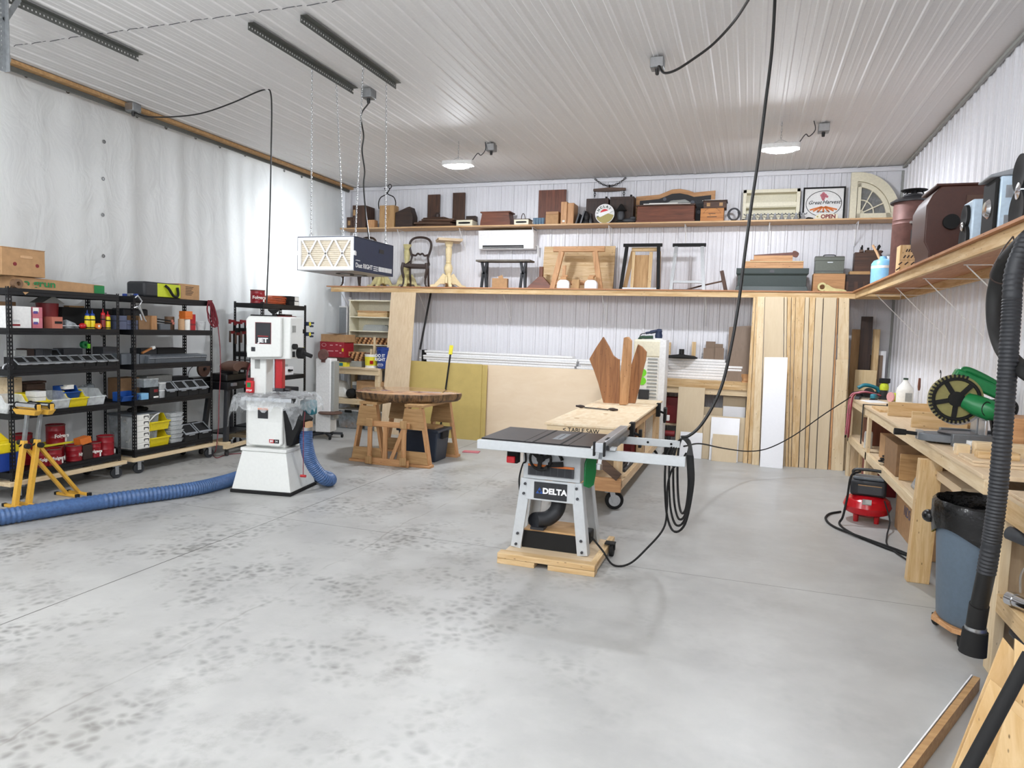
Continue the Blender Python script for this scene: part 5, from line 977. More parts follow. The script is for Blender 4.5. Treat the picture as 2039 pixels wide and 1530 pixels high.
rcrate(KD, 1352, 1505, 545, z, XF-.03, .14, 'black_box', 'black box standing among the coffee cans', 'box', 'dark_brown'); c, w_, h_ = rk(KD, 1352, 1505, 545, z, XF-.03)
solo(MB().bx(-.05, .05, -.065, .065, 0, .07), 'orange_carton', 'orange', 'small orange carton tilted on top of the black box', 'carton', (XF-.1, c, z+h_+.012), rot=(rad(9), 0, 0), bev=.002)
can('red coffee can in the back row behind the roller stands', kd(560), z, XF-.34, .085, .2, False); can('red coffee can standing on another behind the right roller stand', kd(700), z, XF-.34, .088, .2, False)
can('dark red can raised in the back row left of the tray', kd(700), z+.2, XF-.34, .085, .12, False); can('red coffee can in the back row under the white tray', kd(1000), z, XF-.35, .078, .17, False); can('back row red coffee can carrying the upright lettered can', kd(1240), z, XF-.34, .078, .17, False)
c, w_, h_ = rk(KD, 835, 1340, 500, z, XF-.25); solo(MB().bx(-.09, .09, -w_*.48, w_*.48, 0, .006).bx(-.1, -.09, -w_*.5, w_*.5, 0, .02).bx(.09, .1, -w_*.5, w_*.5, 0, .02), 'flat_tray', 'label_yellow', 'flat pale yellow tray lid lying across the coffee cans', 'lid', (XF-.29, (kd(1000)+kd(1240))/2, z+.171), bev=.001)
can('lettered red coffee can standing on the yellow tray lid', kd(1180), z+.178, XF-.3, .09, .2)
solo(MB().ball((0, 0, .08), (.07, .09, .08)), 'garden_bag', 'dark_green', 'dark green rounded bag in the back left of the bottom shelf', 'bag', (XF-.36, kd(205), z+.0))
# ---- second rack: top deck
z = SZ[0]; c, w_, h_ = rk(KB, 590, 1265, 30, z, XF-.05); t = thing('tool_bag', 'lime and black zipped tool bag with a strap on the second rack', 'bag', (XF-.14, c, z), rad(0)); w2 = w_/2
MB().bx(-.16, .12, -w2, w2, .0, h_).build('body', 'charcoal', t, bev=.03); MB().bx(.115, .126, -w2*.32, w2*.96, .012, h_-.012).build('lime_panel', 'lime', t, bev=.012)
MB().tube(spline([(.135, w2*.05, h_*.82), (.15, w2*.2, h_*.62), (.155, w2*.42, h_*.2), (.155, w2*.62, h_*.14), (.15, w2*.72, h_*.3), (.14, w2*.72, h_*.75)]), .016, 6).build('strap', 'matte_black', t); MB().bx(.126, .13, w2*.2, w2*.4, h_*.62, h_*.75).build('badge', 'lime', t)
c, w_, h_ = rk(KB, 1272, 1640, 60, z, XF-.02); o = crate('carton', 'brown cardboard box with printed lines right of the lime tool bag', 'box', (XF-.19, c+.01, z), (.32, w_, h_), 'cardboard', bev=.003)
g = MB()
for i in range(6): g.bx(.16, .1612, -w_*.2, w_*(.1+.05*(i % 3)), h_*(.3+.1*i), h_*(.3+.1*i)+.008)
g.build('print_lines', 'dark_brown', o)
def clamp(lab, y, zz, mat, L=.3, rz=0, x=XF-.14, name='bar_clamp', rot=None, grp=None):
    t = thing(name, lab, 'clamp', (x, y, zz), rz, grp, rot); MB().bx(-.008, .008, -L/2, L/2, .012, .02).build('bar', 'iron', t); MB().bx(-.012, .06, -L/2, -L/2+.03, .0, .03).build('fixed_jaw', mat, t, bev=.003); MB().bx(-.012, .06, L*.1, L*.1+.04, .0, .035).build('sliding_jaw', mat, t, bev=.003); MB().cyl((.02, L*.14, .017), (.03, L*.3, .017), .014).build('grip', mat, t); return t
clamp('blue bar clamp lying left of the lime tool bag', Xp(290, 590, XF-.1).y-.06, z, 'royal', .3, rad(8), XF-.1); clamp('second blue bar clamp behind the first one', Xp(290, 590, XF-.2).y-.12, z, 'royal', .3, rad(-6), XF-.24)
clamp('grey bar clamp lying where the two racks meet', 6.3, z, 'steel', .26, rad(3), XF-.12); clamp('grey bar clamp lying on the right end of the first rack', 5.78, z, 'steel', .26, rad(-4), XF-.15); 
a = Xp(270, 592, XF+.03); t = thing('locking_clamp', 'long-jawed locking pliers hanging off the front of the second rack', 'pliers', (XF+.03, a.y, 0))
def hp(x, y): q = Xp(KB[0]+x*KB[2], KB[1]+y*KB[2], XF+.03); return (0, q.y-a.y, q.z)
MB().tube([hp(450, 310), hp(500, 265), hp(580, 370), hp(535, 440)], .009, 6).build('upper_jaw', 'steel', t); MB().tube([hp(530, 440), hp(570, 560), hp(630, 700)], [.014, .012, .009], 6).build('handle', 'steel', t); MB().tube([hp(430, 490), hp(500, 470), hp(540, 530)], .009, 6).build('lower_jaw', 'steel', t); MB().tube([hp(545, 610), hp(575, 720)], .01, 6).tube([hp(620, 690), hp(660, 745)], .008, 6).build('lever', 'aluminium', t)
# red cord bundle hung on the right end
t = thing('cord_bundle', 'dark red extension cord bundled and hung on the right end of the second rack', 'cord', (XF+.03, 7.40, 2.03)); rr = random.Random(5)
def hb(x, y, dx=0): q = Xp(KB[0]+x*KB[2], KB[1]+y*KB[2], XF+.035); return Vector((dx, q.y-7.40, q.z-2.03))
for i in range(9):
    o_ = lambda s: Vector((rr.uniform(-s, s), rr.uniform(-s, s), rr.uniform(-s, s)))
    pts = [hb(1800+i*8, 365)+o_(.01), hb(1775+i*18, 520)+o_(.015), hb(1830+i*14, 740)+o_(.015), hb(1900+i*8, 840)+o_(.012), hb(1985-i*5, 790)+o_(.012), hb(1965-i*12, 600)+o_(.015), hb(1880-i*6, 400)+o_(.01)]
    MB().tube(spline(pts+pts[:1], 5), .0055, 5).build('loop', 'cord_red', t)
cord('loose_cable', [Xp(px, py, XF+.05) for px, py in ((433, 640), (438, 690), (439, 740), (436, 800), (435, 850), (430, 895))]+[Zp(424, 905, .006), Zp(432, 912, .006), Zp(450, 906, .006), Zp(480, 903, .006)], .0055, 'cord_red', 'dark red cord dangling from the bundle down to the floor')
# ---- second rack: second deck
z = SZ[1]
n0 = 0
for x0, x1, y0, zz_, lab in ((160, 310, 690, 0, 'lower large grey-blue drawer block at the left end'), (315, 410, 770, 0, 'lower middle grey-blue small box'), (425, 515, 770, 0, 'lower right grey-blue small box'), (160, 310, 630, .095, 'upper large grey-blue drawer block at the left end'), (315, 410, 700, .055, 'upper middle grey-blue small box'), (425, 515, 700, .055, 'upper right grey-blue small box')):
    c, w_, h_ = rk(KB, x0, x1, y0, z, X1); S('slate_blue', '535a72', .5) if 'slate_blue' not in MAT else None
    crate('small_box', lab+' on the second rack', 'box', (X1-.08, c, z+zz_), (.15, w_*.98, .092 if x1-x0 > 120 and not zz_ else (.06 if zz_ > .06 else .052)), 'slate_blue', group='grey-blue boxes on the second rack', bev=.003)
rcrate(KB, 245, 700, 510, z, X1-.22, .2, 'machine_case', 'black machine case in the back of the second deck', 'case', 'charcoal', bev=.02)
rcrate(KB, 525, 758, 645, z, X1-.02, .18, 'carton', 'dark brown carton left of the pale wood block', 'box', 'cardboard_dark'); rcrate(KB, 762, 860, 640, z, X1, .08, 'wood_block', 'upright pale wood block on the second rack', 'block', 'boxz')
rcrate(KB, 925, 1105, 792, z, X1, .12, 'parts_tray', 'grey plastic tray under the red-handled loppers', 'tray', 'bin_grey')
c, w_, h_ = rk(KB, 865, 1200, 700, z, X1); t = thing('lopper', 'loppers with two red ball ends lying on the grey tray', 'tool', (X1-.08, c, z+.075)); MB().cyl((0, -w_/2, .06), (.04, w_*.4, .035), .008).cyl((0, -w_/2, .03), (.04, w_*.45, .002), .008).build('arm', 'matte_black', t); MB().ball((.04, w_*.44, .035), .02).ball((.04, w_*.5, .006), .02).build('grip', 'salmon', t)
c, w_, h_ = rk(KB, 1200, 1328, 660, z, X1-.05); solo(MB().cyl((0, 0, 0), (0, 0, h_), w_/2, n=20), 'cord_spool', 'brownish', 'brown spool on the second rack behind the loppers', 'spool', (X1-.2, c, z))
c, w_, h_ = rk(KB, 1335, 1420, 700, z, X1); solo(MB().cyl((0, 0, 0), (0, 0, h_), w_/2, n=20), 'twine_roll', 'skin_tan', 'tan roll left of the white can', 'roll', (X1-.06, c, z))
c, w_, h_ = rk(KB, 1424, 1520, 705, z, X1); solo(MB().lathe([(w_/2, 0), (w_/2, h_), (w_*.4, h_)], n=22), 'tin_can', 'paper', 'white tin can carrying the orange tin', 'can', (X1-.06, c, z)); solo(MB().bx(-.05, .05, -.06, .06, 0, .1).bx(-.052, .052, -.062, .062, .03, .05, 0), 'spice_tin', 'orange', 'orange rectangular tin on top of the white can', 'tin', (X1-.06, c-.01, z+h_), bev=.003)
c, w_, h_ = rk(KB, 1528, 1638, 615, z, X1); t = thing('red_can', 'tall red can right of the white can on the second rack', 'can', (X1-.08, c, z)); MB().lathe([(w_/2, 0), (w_/2, h_), (w_*.44, h_-.005)], n=24).build('body', 'red', t); MB().lathe([(w_*.505, h_*.3), (w_*.505, h_*.42)], n=24, cap=False).build('band', 'red_dark', t)
c, w_, h_ = rk(KB, 1665, 1800, 745, z, X1); solo(MB().lathe([(w_*.4, 0), (w_*.5, h_), (w_*.47, h_), (w_*.37, .005)], n=20), 'clear_cup', 'clear_plastic', 'clear plastic cup at the right end of the second deck', 'cup', (X1-.06, c, z))
# ---- third deck
z = SZ[2]; grp = 'grey drawers along the second rack'; dr = None
for i in range(9):
    y = Xp((785+i*118)*KB[2]+KB[0], 705, XF).y; lab = ORD[i]+' from the left of nine small grey drawers on the second rack'
    if dr is None:
        dr = thing('drawer_box', lab, 'drawer', (XF-.005, y, z), 0, grp); MB().hexa([(-.16, -.056, 0), (-.02, -.056, 0), (-.02, .056, 0), (-.16, .056, 0), (-.16, -.058, .1), (0, -.058, .085), (0, .058, .085), (-.16, .058, .1)]).build('body', 'bin_grey', dr, bev=.003); MB().bx(-.004, .006, -.05, .05, .06, .068).build('pull', 'grey', dr)
    else: dup(dr, (XF-.005, y, z), lab)
rcrate(KB, 435, 530, 1345, z, X1, .16, 'parts_box', 'grey parts box at the left of the small grey drawers', 'box', 'bin_grey'); rcrate(KB, 540, 735, 1360, z, X1-.03, .14, 'parts_box', 'grey divided parts box under the wooden brush', 'box', 'bin_grey'); rcrate(KB, 200, 420, 1345, z, X1-.02, .17, 'parts_box', 'wide ribbed grey parts box behind the front post', 'box', 'bin_grey')
rcrate(KB, 870, 1365, 1235, z, X1-.19, .2, 'black_tray', 'long black tray behind the small grey drawers', 'tray', 'matte_black'); rcrate(KB, 570, 860, 1240, z, X1-.2, .18, 'black_tray', 'shorter black tray behind the wooden brush', 'tray', 'charcoal')
zz = z+rk(KB, 540, 735, 1360, z, X1-.03)[2]; t = thing('wood_brush', 'wooden-handled brush with pale bristles on the grey parts box', 'brush', (X1-.12, Xp(296, 700, X1-.1).y, zz+.0)); MB().bar((0, -.08, .014), (-.0, .06, .07), .03, .022).build('handle', 'orangey', t, bev=.005); MB().bar((0, .06, .07), (0, .1, .085), .04, .03).build('bristles', 'paper', t)
# ---- fourth deck
z = SZ[3]; grp = 'black flip-lid bins on the second rack'
for i, px in enumerate((893, 1060, 1210, 1355)): flip_bin(ORD[i]+' from the left of four black flip-lid bins on the second rack', XF-.005, Xp(220+px*KE[2], 770, XF).y, z, .165, .2, .175, grp, frame='grey')
rcrate(KE, 150, 420, 310, z, X1-.2, .2, 'carton', 'dark brown cardboard box behind the blue trays', 'box', 'cardboard_dark'); rcrate(KE, 530, 895, 275, z, X1-.24, .16, 'carton', 'flat white cardboard box behind the clear boxes', 'box', 'label_grey')
hopper('blue tray at the left end of the second rack', XF-.02, rk(KE, 205, 435, 500, z, XF)[0], z, .22, .16, .105, 'blue'); rcrate(KE, 448, 555, 535, z, X1, .1, 'small_case', 'small light blue case right of the blue tray', 'case', 'sky')
o = rcrate(KE, 572, 700, 445, z, X1, .14, 'small_carton', 'small black, white and red carton on the second rack', 'carton', 'matte_black'); c, w_, h_ = rk(KE, 572, 700, 445, z, X1); MB().bx(.07, .0715, -w_*.1, w_*.45, .01, .03).build('white_label', 'paper', o); MB().bx(.07, .0715, -w_*.05, w_*.4, h_*.55, h_*.8).build('red_label', 'red_dark', o)
crate('clear_box', 'clear lidded box stacked on the small black carton', 'box', (X1-.08, c-.04, z+h_), (.15, .21, .1), 'smoke_plastic', bev=.004, lid=(.004, .012, 'clear_plastic'))
rcrate(KE, 712, 805, 490, z, X1, .12, 'clear_box', 'lower of two small clear boxes left of the flip-lid bins', 'box', 'clear_plastic', lid=(.003, .01, 'white')); c, w_, h_ = rk(KE, 712, 805, 490, z, X1); crate('clear_box', 'upper of two small clear boxes left of the flip-lid bins', 'box', (X1-.06, c, z+h_), (.12, w_, .09), 'clear_plastic', bev=.003, lid=(.003, .01, 'white'))
rcrate(KE, 912, 1135, 290, z, X1-.24, .16, 'black_tray', 'black tray behind the flip-lid bins of the second rack', 'tray', 'charcoal')
c, w_, h_ = rk(KE, 1150, 1440, 300, z, X1-.3); t = thing('grinding_disc', 'round brown grinding wheel with a wire hoop at the right end', 'wheel', (X1-.32, c, z)); MB().bx(-.08, .08, -w_/2, w_/2, 0, h_).build('tray', 'black', t); MB().cyl((0, w_*.2, h_+.11), (.03, w_*.2, h_+.11), .11, n=28).build('wheel', 'brown', t); MB().cyl((.03, w_*.2, h_+.11), (.05, w_*.2, h_+.11), .02).build('hub', 'iron', t); MB().tube([(0, q[1], q[2]) for q in arc((0, -w_*.1, h_), .16, 60, 180, 12, 'yz')], .005, 6).build('hoop', 'iron', t)
# ---- bottom deck
z = SZ[4]; c, w_, h_ = rk(KE, 0, 360, 860, z, X1-.05)
t = thing('storage_tote', 'large smoky clear tote with a dark lid at the left end of the bottom shelf', 'tote', (X1-.22, 6.14+.22, z)); h_ = rk(KE, 0, 360, 860, z, X1-.05)[2]; MB().frus(.33, .34, .36, .4, 0, h_*.94).build('body', 'smoke_plastic', t, bev=.01); MB().bx(-.19, .19, -.21, .21, h_*.94, h_).build('lid', 'bin_grey', t, bev=.006); MB().tube(spline([(.185, .05, h_*.75), (.195, .12, h_*.9), (.19, .19, h_*.95)]), .008, 6).build('latch', 'white', t)
solo(MB().ball((0, 0, .035), (.07, .1, .035)).ball((.03, .07, .03), (.03, .05, .025)).ball((-.02, -.08, .03), (.03, .05, .025)), 'work_glove', 'matte_black', 'black work gloves on the smoky clear tote', 'gloves', (X1-.2, 6.40, z+h_))
oc = None; y = (Xp(220+375*KE[2], 850, X1).y+Xp(220+578*KE[2], 850, X1).y)/2; wy = Xp(220+578*KE[2], 850, X1).y-Xp(220+375*KE[2], 850, X1).y
for i in range(6):
    lab = ('lowest', 'second lowest', 'third lowest', 'third highest', 'second highest', 'topmost')[i]+' of six white organizer cases with black latches'
    if oc is None:
        oc = thing('organizer_case', lab, 'case', (X1-.13, y, z), 0, 'stack of organizer cases'); MB().bx(-.12, .12, -wy/2, wy/2, 0, .066).build('body', 'paper', oc, bev=.006); MB().bx(.12, .123, wy*.08, wy*.42, .04, .05).bx(.12, .123, wy*.08, wy*.12, .02, .05).bx(.12, .123, wy*.38, wy*.42, .02, .05).build('latch', 'matte_black', oc)
    else: dup(oc, (X1-.13, y, z+.0675*i), lab)
w_ = Xp(220+870*KE[2], 850, X1).y-Xp(220+585*KE[2], 850, X1).y; yc = Xp(220+728*KE[2], 850, X1).y
hopper('lower of two yellow bins stacked on the bottom of the second rack', XF-.03, yc, z, round(w_*.95, 2), .25, .19, 'yellow', 'yellow bins on the second rack'); hopper('upper of two yellow bins stacked on the bottom of the second rack', XF-.03, yc, z+.192, round(w_*.95, 2), .25, .19, 'yellow')
cc = None; y = Xp(220+975*KE[2], 850, X1).y
for i in range(7):
    lab = ORD[i]+' from the bottom of seven stacked clear food containers'
    if cc is None: cc = thing('food_container', lab, 'container', (X1-.1, y, z), 0, 'stack of clear containers'); MB().frus(.17, .17, .19, .2, 0, .042).build('body', 'clear_plastic', cc, bev=.008); MB().bx(-.1, .1, -.105, .105, .042, .052).build('lid', 'clear_plastic', cc, bev=.004)
    else: dup(cc, (X1-.1, y, z+.0535*i), lab)
flip_bin('left one of two big black flip-lid bins at the bottom right', XF-.005, Xp(220+1180*KE[2], 855, XF).y, z, .21, .25, .19, 'big flip-lid bins at the bottom of the second rack', frame='grey'); flip_bin('right one of two big black flip-lid bins at the bottom right', XF-.005, Xp(220+1375*KE[2], 850, XF).y, z, .21, .25, .19, frame='grey')
# ---- two yellow roller stands in front of the first rack
def roller_stand(lab, base, top, rz):
    b = Zp(*base); t = thing('roller_stand', lab, 'roller stand', (b.x, b.y, 0), rz, 'yellow folding roller stands'); ht = .0
    MB().bar((0, 0, .02), (0, .1, .62), .048, .04, (0, 1, 0)).build('post', 'frame_yellow', t, bev=.003); MB().bar((0, .085, .5), (0, .135, .86), .032, .028, (0, 1, 0)).build('inner_post', 'galv', t, bev=.002)
    MB().bar((0, .095, .58), (0, .52, .02), .036, .03, (0, 1, 0)).build('rear_leg', 'frame_yellow', t, bev=.003)
    for y in (0, .52):
        f = MB().bar((-.14, y, .015), (.14, y, .015), .03, .026).build('foot', 'frame_yellow', t, bev=.003)
        for s in (-1, 1): MB().bx(s*.14-.012, s*.14+.016, y-.017, y+.017, 0.001, .031).build('end_cap', 'matte_black', f)
    MB().bar((0, .05, .57), (0, .1, .6), .01, .01).cyl((-.026, .1, .6), (-.07, .1, .6), .025).cyl((.026, .1, .57), (.06, .1, .57), .025).build('knob', 'matte_black', t)
    MB().hexa([(-.12, .115, .86), (.12, .115, .86), (.12, .165, .86), (-.12, .165, .86), (-.15, .1, .91), (.15, .1, .91), (.15, .18, .91), (-.15, .18, .91)]).bx(-.15, -.144, .12, .16, .9, .965).bx(.144, .15, .12, .16, .9, .965).build('cradle', 'frame_yellow', t, bev=.003)
    MB().cyl((-.14, .14, .945), (.14, .14, .945), .028, n=20).build('roller', 'chrome', t); MB().cyl((.132, .14, .945), (.142, .14, .945), .033, n=20).cyl((-.142, .14, .945), (-.132, .14, .945), .033, n=20).build('roller_cap', 'matte_black', t); return t
roller_stand('left one of the two yellow roller stands before the first rack', (30, 1012), None, 0); roller_stand('right one of the two yellow roller stands before the first rack', (57, 1008), None, 0)
# ================================================================ third rack, corner machines, left bench, band saw
SZ3 = [2.06, 1.70, 1.36, 1.0, .3]
r3 = steel_rack('black steel rack behind the band saw with clamps hung on its side', -6.5, 8.2, rad(6), 1.2, .46, SZ3, 2.08)
def w3(x, y, z=0): return r3.matrix_local @ Vector((x, y, z)) if 0 else Vector((-6.5+x*cos(rad(6))-y*sin(rad(6)), 8.2+x*sin(rad(6))+y*cos(rad(6)), z))
def on3(name, label, cat, x, y, z, rz=0, group=None): return thing(name, label, cat, w3(x, y, z), rad(6)+rz, group)
t = can('large red coffee can on top of the rack behind the band saw', 8.28, 2.06, -6.66, .1, .19)
t.location = w3(-.16, .12, 2.06); t.rotation_euler = (0, 0, rad(-40))
t = on3('extension_cable', 'orange extension cord heaped and tied on top of the third rack', 'cord', -.2, .55, 2.062); rr = random.Random(11)
for i in range(10):
    pts = [((.12+.02*rr.random())*cos(a)*(1+.1*rr.random()), (.28+.06*rr.random())*sin(a), .008+.012*i*(.5+.5*cos(a*.5)**2)+.01*rr.random()) for a in [2*pi*k/9+.3*i for k in range(9)]]
    MB().tube(spline(pts+pts[:1], 5), .0065, 5).build('loop', 'cord_orange', t)
MB().bx(-.13, .13, -.02, .02, .005, .135).build('tie', 'skin_tan', t, bev=.02) if 0 else None
zz = 2.062
for i, lab in enumerate(('lower one of two black and white binders on the third rack', 'upper one of two black and white binders on the third rack')):
    t = on3('binder', lab, 'binder', -.2, .93, zz, rad(4*i), 'binders on the third rack'); MB().bx(-.15, .15, -.14, .14, 0, .07).build('cover', 'matte_black', t, bev=.004); MB().bx(.15, .1515, .0, .13, .006, .064).build('label', 'paper', t); zz += .071
t = on3('bench_grinder', 'dark red bench machine on the second deck of the third rack', 'machine', -.2, .85, 1.70); MB().bx(-.13, .13, -.2, .2, 0, .2).build('body', 'red_dark', t, bev=.015); MB().cyl((.13, -.08, .1), (.16, -.08, .1), .06).build('dial', 'dark_brown', t); MB().bx(-.1, .1, -.1, .1, .2, .225).build('lid', 'dark_brown', t); MB().tube(spline([(0, -.15, .2), (.02, -.25, .27), (.05, -.32, .26)]), .006, 5).build('lead', 'matte_black', t)
t = on3('clamp_case', 'black case with red trim at the left of the second deck', 'case', -.18, .3, 1.70); MB().bx(-.14, .14, -.12, .14, 0, .2).build('body', 'charcoal', t, bev=.01); MB().bx(.14, .144, -.1, .1, .06, .12).build('trim', 'red_dark', t)
def f_clamp(lab, x, y, z, L, rz=0, head='red_dark', first=[None]):
    if first[0] is not None: return dup(first[0], w3(x, y, z), lab, rz)
    t = thing('f_clamp', lab, 'clamp', w3(x, y, z), rz, 'bar clamps hung on the side of the third rack'); first[0] = t
    MB().bx(-.006, .006, -.014, .014, -L, .02).build('bar', 'matte_black', t); MB().bx(-.01, .01, -.1, .014, -.0, .035).bx(-.014, .014, -.11, -.08, -.02, .04).build('fixed_jaw', head, t, bev=.003); MB().bx(-.01, .01, -.1, .016, -.16, -.12).build('sliding_jaw', head, t, bev=.003); MB().cyl((0, -.09, -.28), (0, -.09, -.12), .014).build('handle', 'walnutz', t); return t
for i in range(5): f_clamp(ORD[i]+' from the left of five black bar clamps hanging on the third rack', -.42+i*.088, -.055, 1.78-.02*(i % 2), .86, rad(6))
bcl = None
for i, z in enumerate((1.79, 1.63)):
    lab = ('upper', 'lower')[i]+' of two dark blue spring clamps on the right post of the third rack'
    if bcl is None:
        bcl = on3('spring_clamp', lab, 'clamp', .05, 1.22, z, 0, 'blue spring clamps'); MB().bx(-.02, .02, -.1, .02, -.03, .03).bx(-.015, .015, .02, .12, .0, .03).bx(-.015, .015, .02, .1, -.05, -.02).build('jaws', 'navy', bcl, bev=.006); MB().cyl((.02, -.03, 0), (.026, -.03, 0), .03).build('pivot', 'label_yellow', bcl)
    else: dup(bcl, w3(.05, 1.22, z), lab)
crate('carton', 'flat yellow and brown box on the third deck behind the band saw', 'box', w3(-.1, .95, 1.36), (.2, .42, .06), 'label_yellow', rad(6)); crate('carton', 'brown box half hidden by the band saw column', 'box', w3(-.2, .35, 1.36), (.2, .36, .13), 'cardboard_dark', rad(6))
t = on3('planer', 'white benchtop machine with a black knob on the fourth deck', 'machine', -.18, .72, 1.0); MB().bx(-.12, .13, -.24, .2, 0, .13).build('body', 'bright_white', t, bev=.008); MB().bx(-.1, .08, -.22, .12, .13, .16).build('table', 'aluminium', t); MB().bx(-.05, .03, -.18, -.02, .16, .27).build('guard', 'smoke_plastic', t, bev=.01); MB().cyl((.13, .05, .075), (.155, .05, .075), .018).bx(.14, .155, .04, .14, .06, .085).build('lever', 'matte_black', t)
solo(MB().bx(-.01, .01, -.34, .3, 0, .34), 'leaning_sheet', 'dark_brown', 'dark brown board standing behind the white benchtop machine', 'board', w3(-.4, .8, 1.0), rad(6))
t = on3('tool_case', 'dark case with a blue bar on the bottom of the third rack', 'case', -.2, .75, .3); MB().bx(-.14, .14, -.3, .35, 0, .5).build('body', 'charcoal', t, bev=.01); MB().bar((.16, -.1, .45), (.16, .1, .22), .05, .02, (1, 0, 0)).build('blue_bar', 'blue', t)
# ---- dark machine stand with the coil of hose, on its own wooden dolly
t = thing('belt_grinder', 'dark machine on a black tapering stand and wooden dolly between rack and band saw', 'machine', (-6.72, 7.78, 0), rad(8))
MB().bx(.14, .2, -.36, .4, .1, .145).build('dolly_board', 'sprucey', t, bev=.003); MB().bx(-.26, -.2, -.36, .4, .1, .145).build('dolly_board', 'sprucey', t, bev=.003); MB().bx(-.26, .2, -.36, -.27, .145, .19).build('dolly_board', 'sprucex', t, bev=.003); MB().bx(-.26, .2, .31, .4, .145, .19).build('dolly_board', 'sprucex', t, bev=.003)
for x in (-.22, .16):
    for y in (-.3, .34): MB().cyl((x-.014, y, .038), (x+.014, y, .038), .037, n=16).bx(x-.02, x+.02, y-.015, y+.015, .05, .1).build('caster', 'iron', t)
for x in (-.2, .14):
    for y in (-.29, .35): MB().bar((x, y, .19), (x*.75, y*.7, .92), .07, .05, (1, 0, 0)).build('leg', 'charcoal', t, bev=.004)
MB().bx(-.19, .15, -.26, .3, .28, .3).build('lower_tray', 'black_metal', t); MB().bx(-.2, .16, -.28, .3, .88, .98).build('table', 'black_metal', t, bev=.005); MB().bx(-.16, .1, -.2, .26, .98, 1.09).build('motor_housing', 'black', t, bev=.02)
MB().prism(outline((-.3, 1.17), (-.28, 1.23), (-.05, 1.26), (.2, 1.2), (.3, 1.14), (.12, 1.13), (-.02, 1.17), (-.12, 1.17), (-.2, 1.13)), .2, (.06, .0, 0), (0, 1, 0), (0, 0, 1)).build('belt_hood', 'brown', t, bev=.02); MB().bx(-.1, .1, -.06, .06, 1.08, 1.16).build('bearing', 'iron', t)
for y in (-.16, .16): MB().bx(.16, .19, y-.05, y+.05, .93, .97).build('switch_plate', 'aluminium', t)
hc = thing('hose_coil', 'coil of dark red air hose hanging beside the band saw stop switch', 'hose', (-6.42, 7.95, 1.06))
for i in range(7): MB().tube([(.01*i-.03, (.14+.012*i)*cos(a), (.2+.014*i)*sin(a)-.03*i*.3) for a in [2*pi*k/20 for k in range(20)]], .008, 6, closed=True).build('loop', 'cord_red', hc)
solo(MB().bar((0, 0, 0), (0, -.1, .0), .012, .012).bar((0, -.1, 0), (-.3, -.1, 0), .012, .012), 'hose_hook', 'iron', 'dark bar hook carrying the coil of red hose', 'hook', (-6.41, 7.97, 1.27))
# ---- white column machine by the left bench
t = thing('pedestal_sander', 'white column machine with round brown plates on a black castered base', 'machine', (-6.28, 9.45, 0), rad(10))
MB().bx(-.13, .12, -.12, .14, .1, 1.26).build('column', 'white', t, bev=.015); MB().bx(.12, .17, -.1, .1, .3, 1.22).build('side_cover', 'label_grey', t, bev=.01)
for a in (20, 92, 164, 236, 308): b_ = MB().bar((0, 0, .075), (.26*cos(rad(a)), .26*sin(rad(a)), .065), .05, .035).build('base_arm', 'charcoal', t, bev=.006); MB().cyl((.25*cos(rad(a))-.012, .25*sin(rad(a)), .03), (.25*cos(rad(a))+.012, .25*sin(rad(a)), .03), .029, n=14).build('caster', 'matte_black', b_)
MB().cyl((0, 0, .06), (0, 0, .12), .07).build('base_hub', 'charcoal', t); MB().lathe([(.17, 0), (.19, .015), (.17, .03), (.03, .035)], (.12, -.12, .4), 24).build('lower_plate', 'brown', t); MB().lathe([(.08, -.01), (.09, 0), (.08, .015)], (.0, -.13, 1.32), 20, M=Matrix.Rotation(rad(80), 4, 'X')).bx(-.03, .03, -.14, -.08, 1.2, 1.28).build('upper_plate', 'rust', t)
# ---- bench in the back left corner
bx0, bx1, by0, bz = -6.93, -5.87, 10.36, 1.075
t = thing('corner_bench', 'pine two-by-four bench in the back left corner stacked with boxes and clamps', 'workbench', (bx0, by0, 0)); L = bx1-bx0; Dp = 11.30-by0
MB().bx(0, L, -.02, Dp, bz-.03, bz).build('top', 'plyx', t, bev=.002); MB().bx(0, L, 0, .038, bz-.12, bz-.03).build('apron', 'sprucex', t, bev=.003); MB().bx(.038, L, .0, .038, .44, .53).build('shelf_rail', 'sprucex', t, bev=.003); MB().bx(.02, L, .038, Dp, .50, .53).build('shelf', 'plyx', t)
for x in (.04, L-.05):
    for y in (.038, Dp-.09): MB().bx(x-.04, x+.05, y, y+.09, 0, bz-.03).build('leg', 'sprucez', t, bev=.003)
def onb(px0, px1, pyt, y, z):
    a, b = Yp(px0, pyt, y), Yp(px1, pyt, y); return (a.x+b.x)/2, b.x-a.x, (a.z+b.z)/2-z
c, w_, h_ = onb(643, 690, 719, 10.42, bz); o = crate('flat_carton', 'flat yellow and teal carton at the front of the corner bench', 'carton', (c, 10.52, bz), (w_, .2, .075), 'label_yellow'); MB().bx(w_*.05, w_*.35, -.102, -.1, .01, .065).build('teal_label', 'teal', o)
crate('wood_offcuts', 'brown wooden slab with holes under the red carton', 'slab', (c+.02, 10.53, bz+.075), (w_*1.05, .22, .08), 'oldx')
c, w_, h_ = onb(634, 684, 681, 10.42, bz); z0 = bz+.155; t = thing('red_carton', 'red printed carton with open brown flaps on the corner bench', 'carton', (c+.03, 10.56, z0), rad(-4)); h1 = Yp(660, 681, 10.44).z-z0
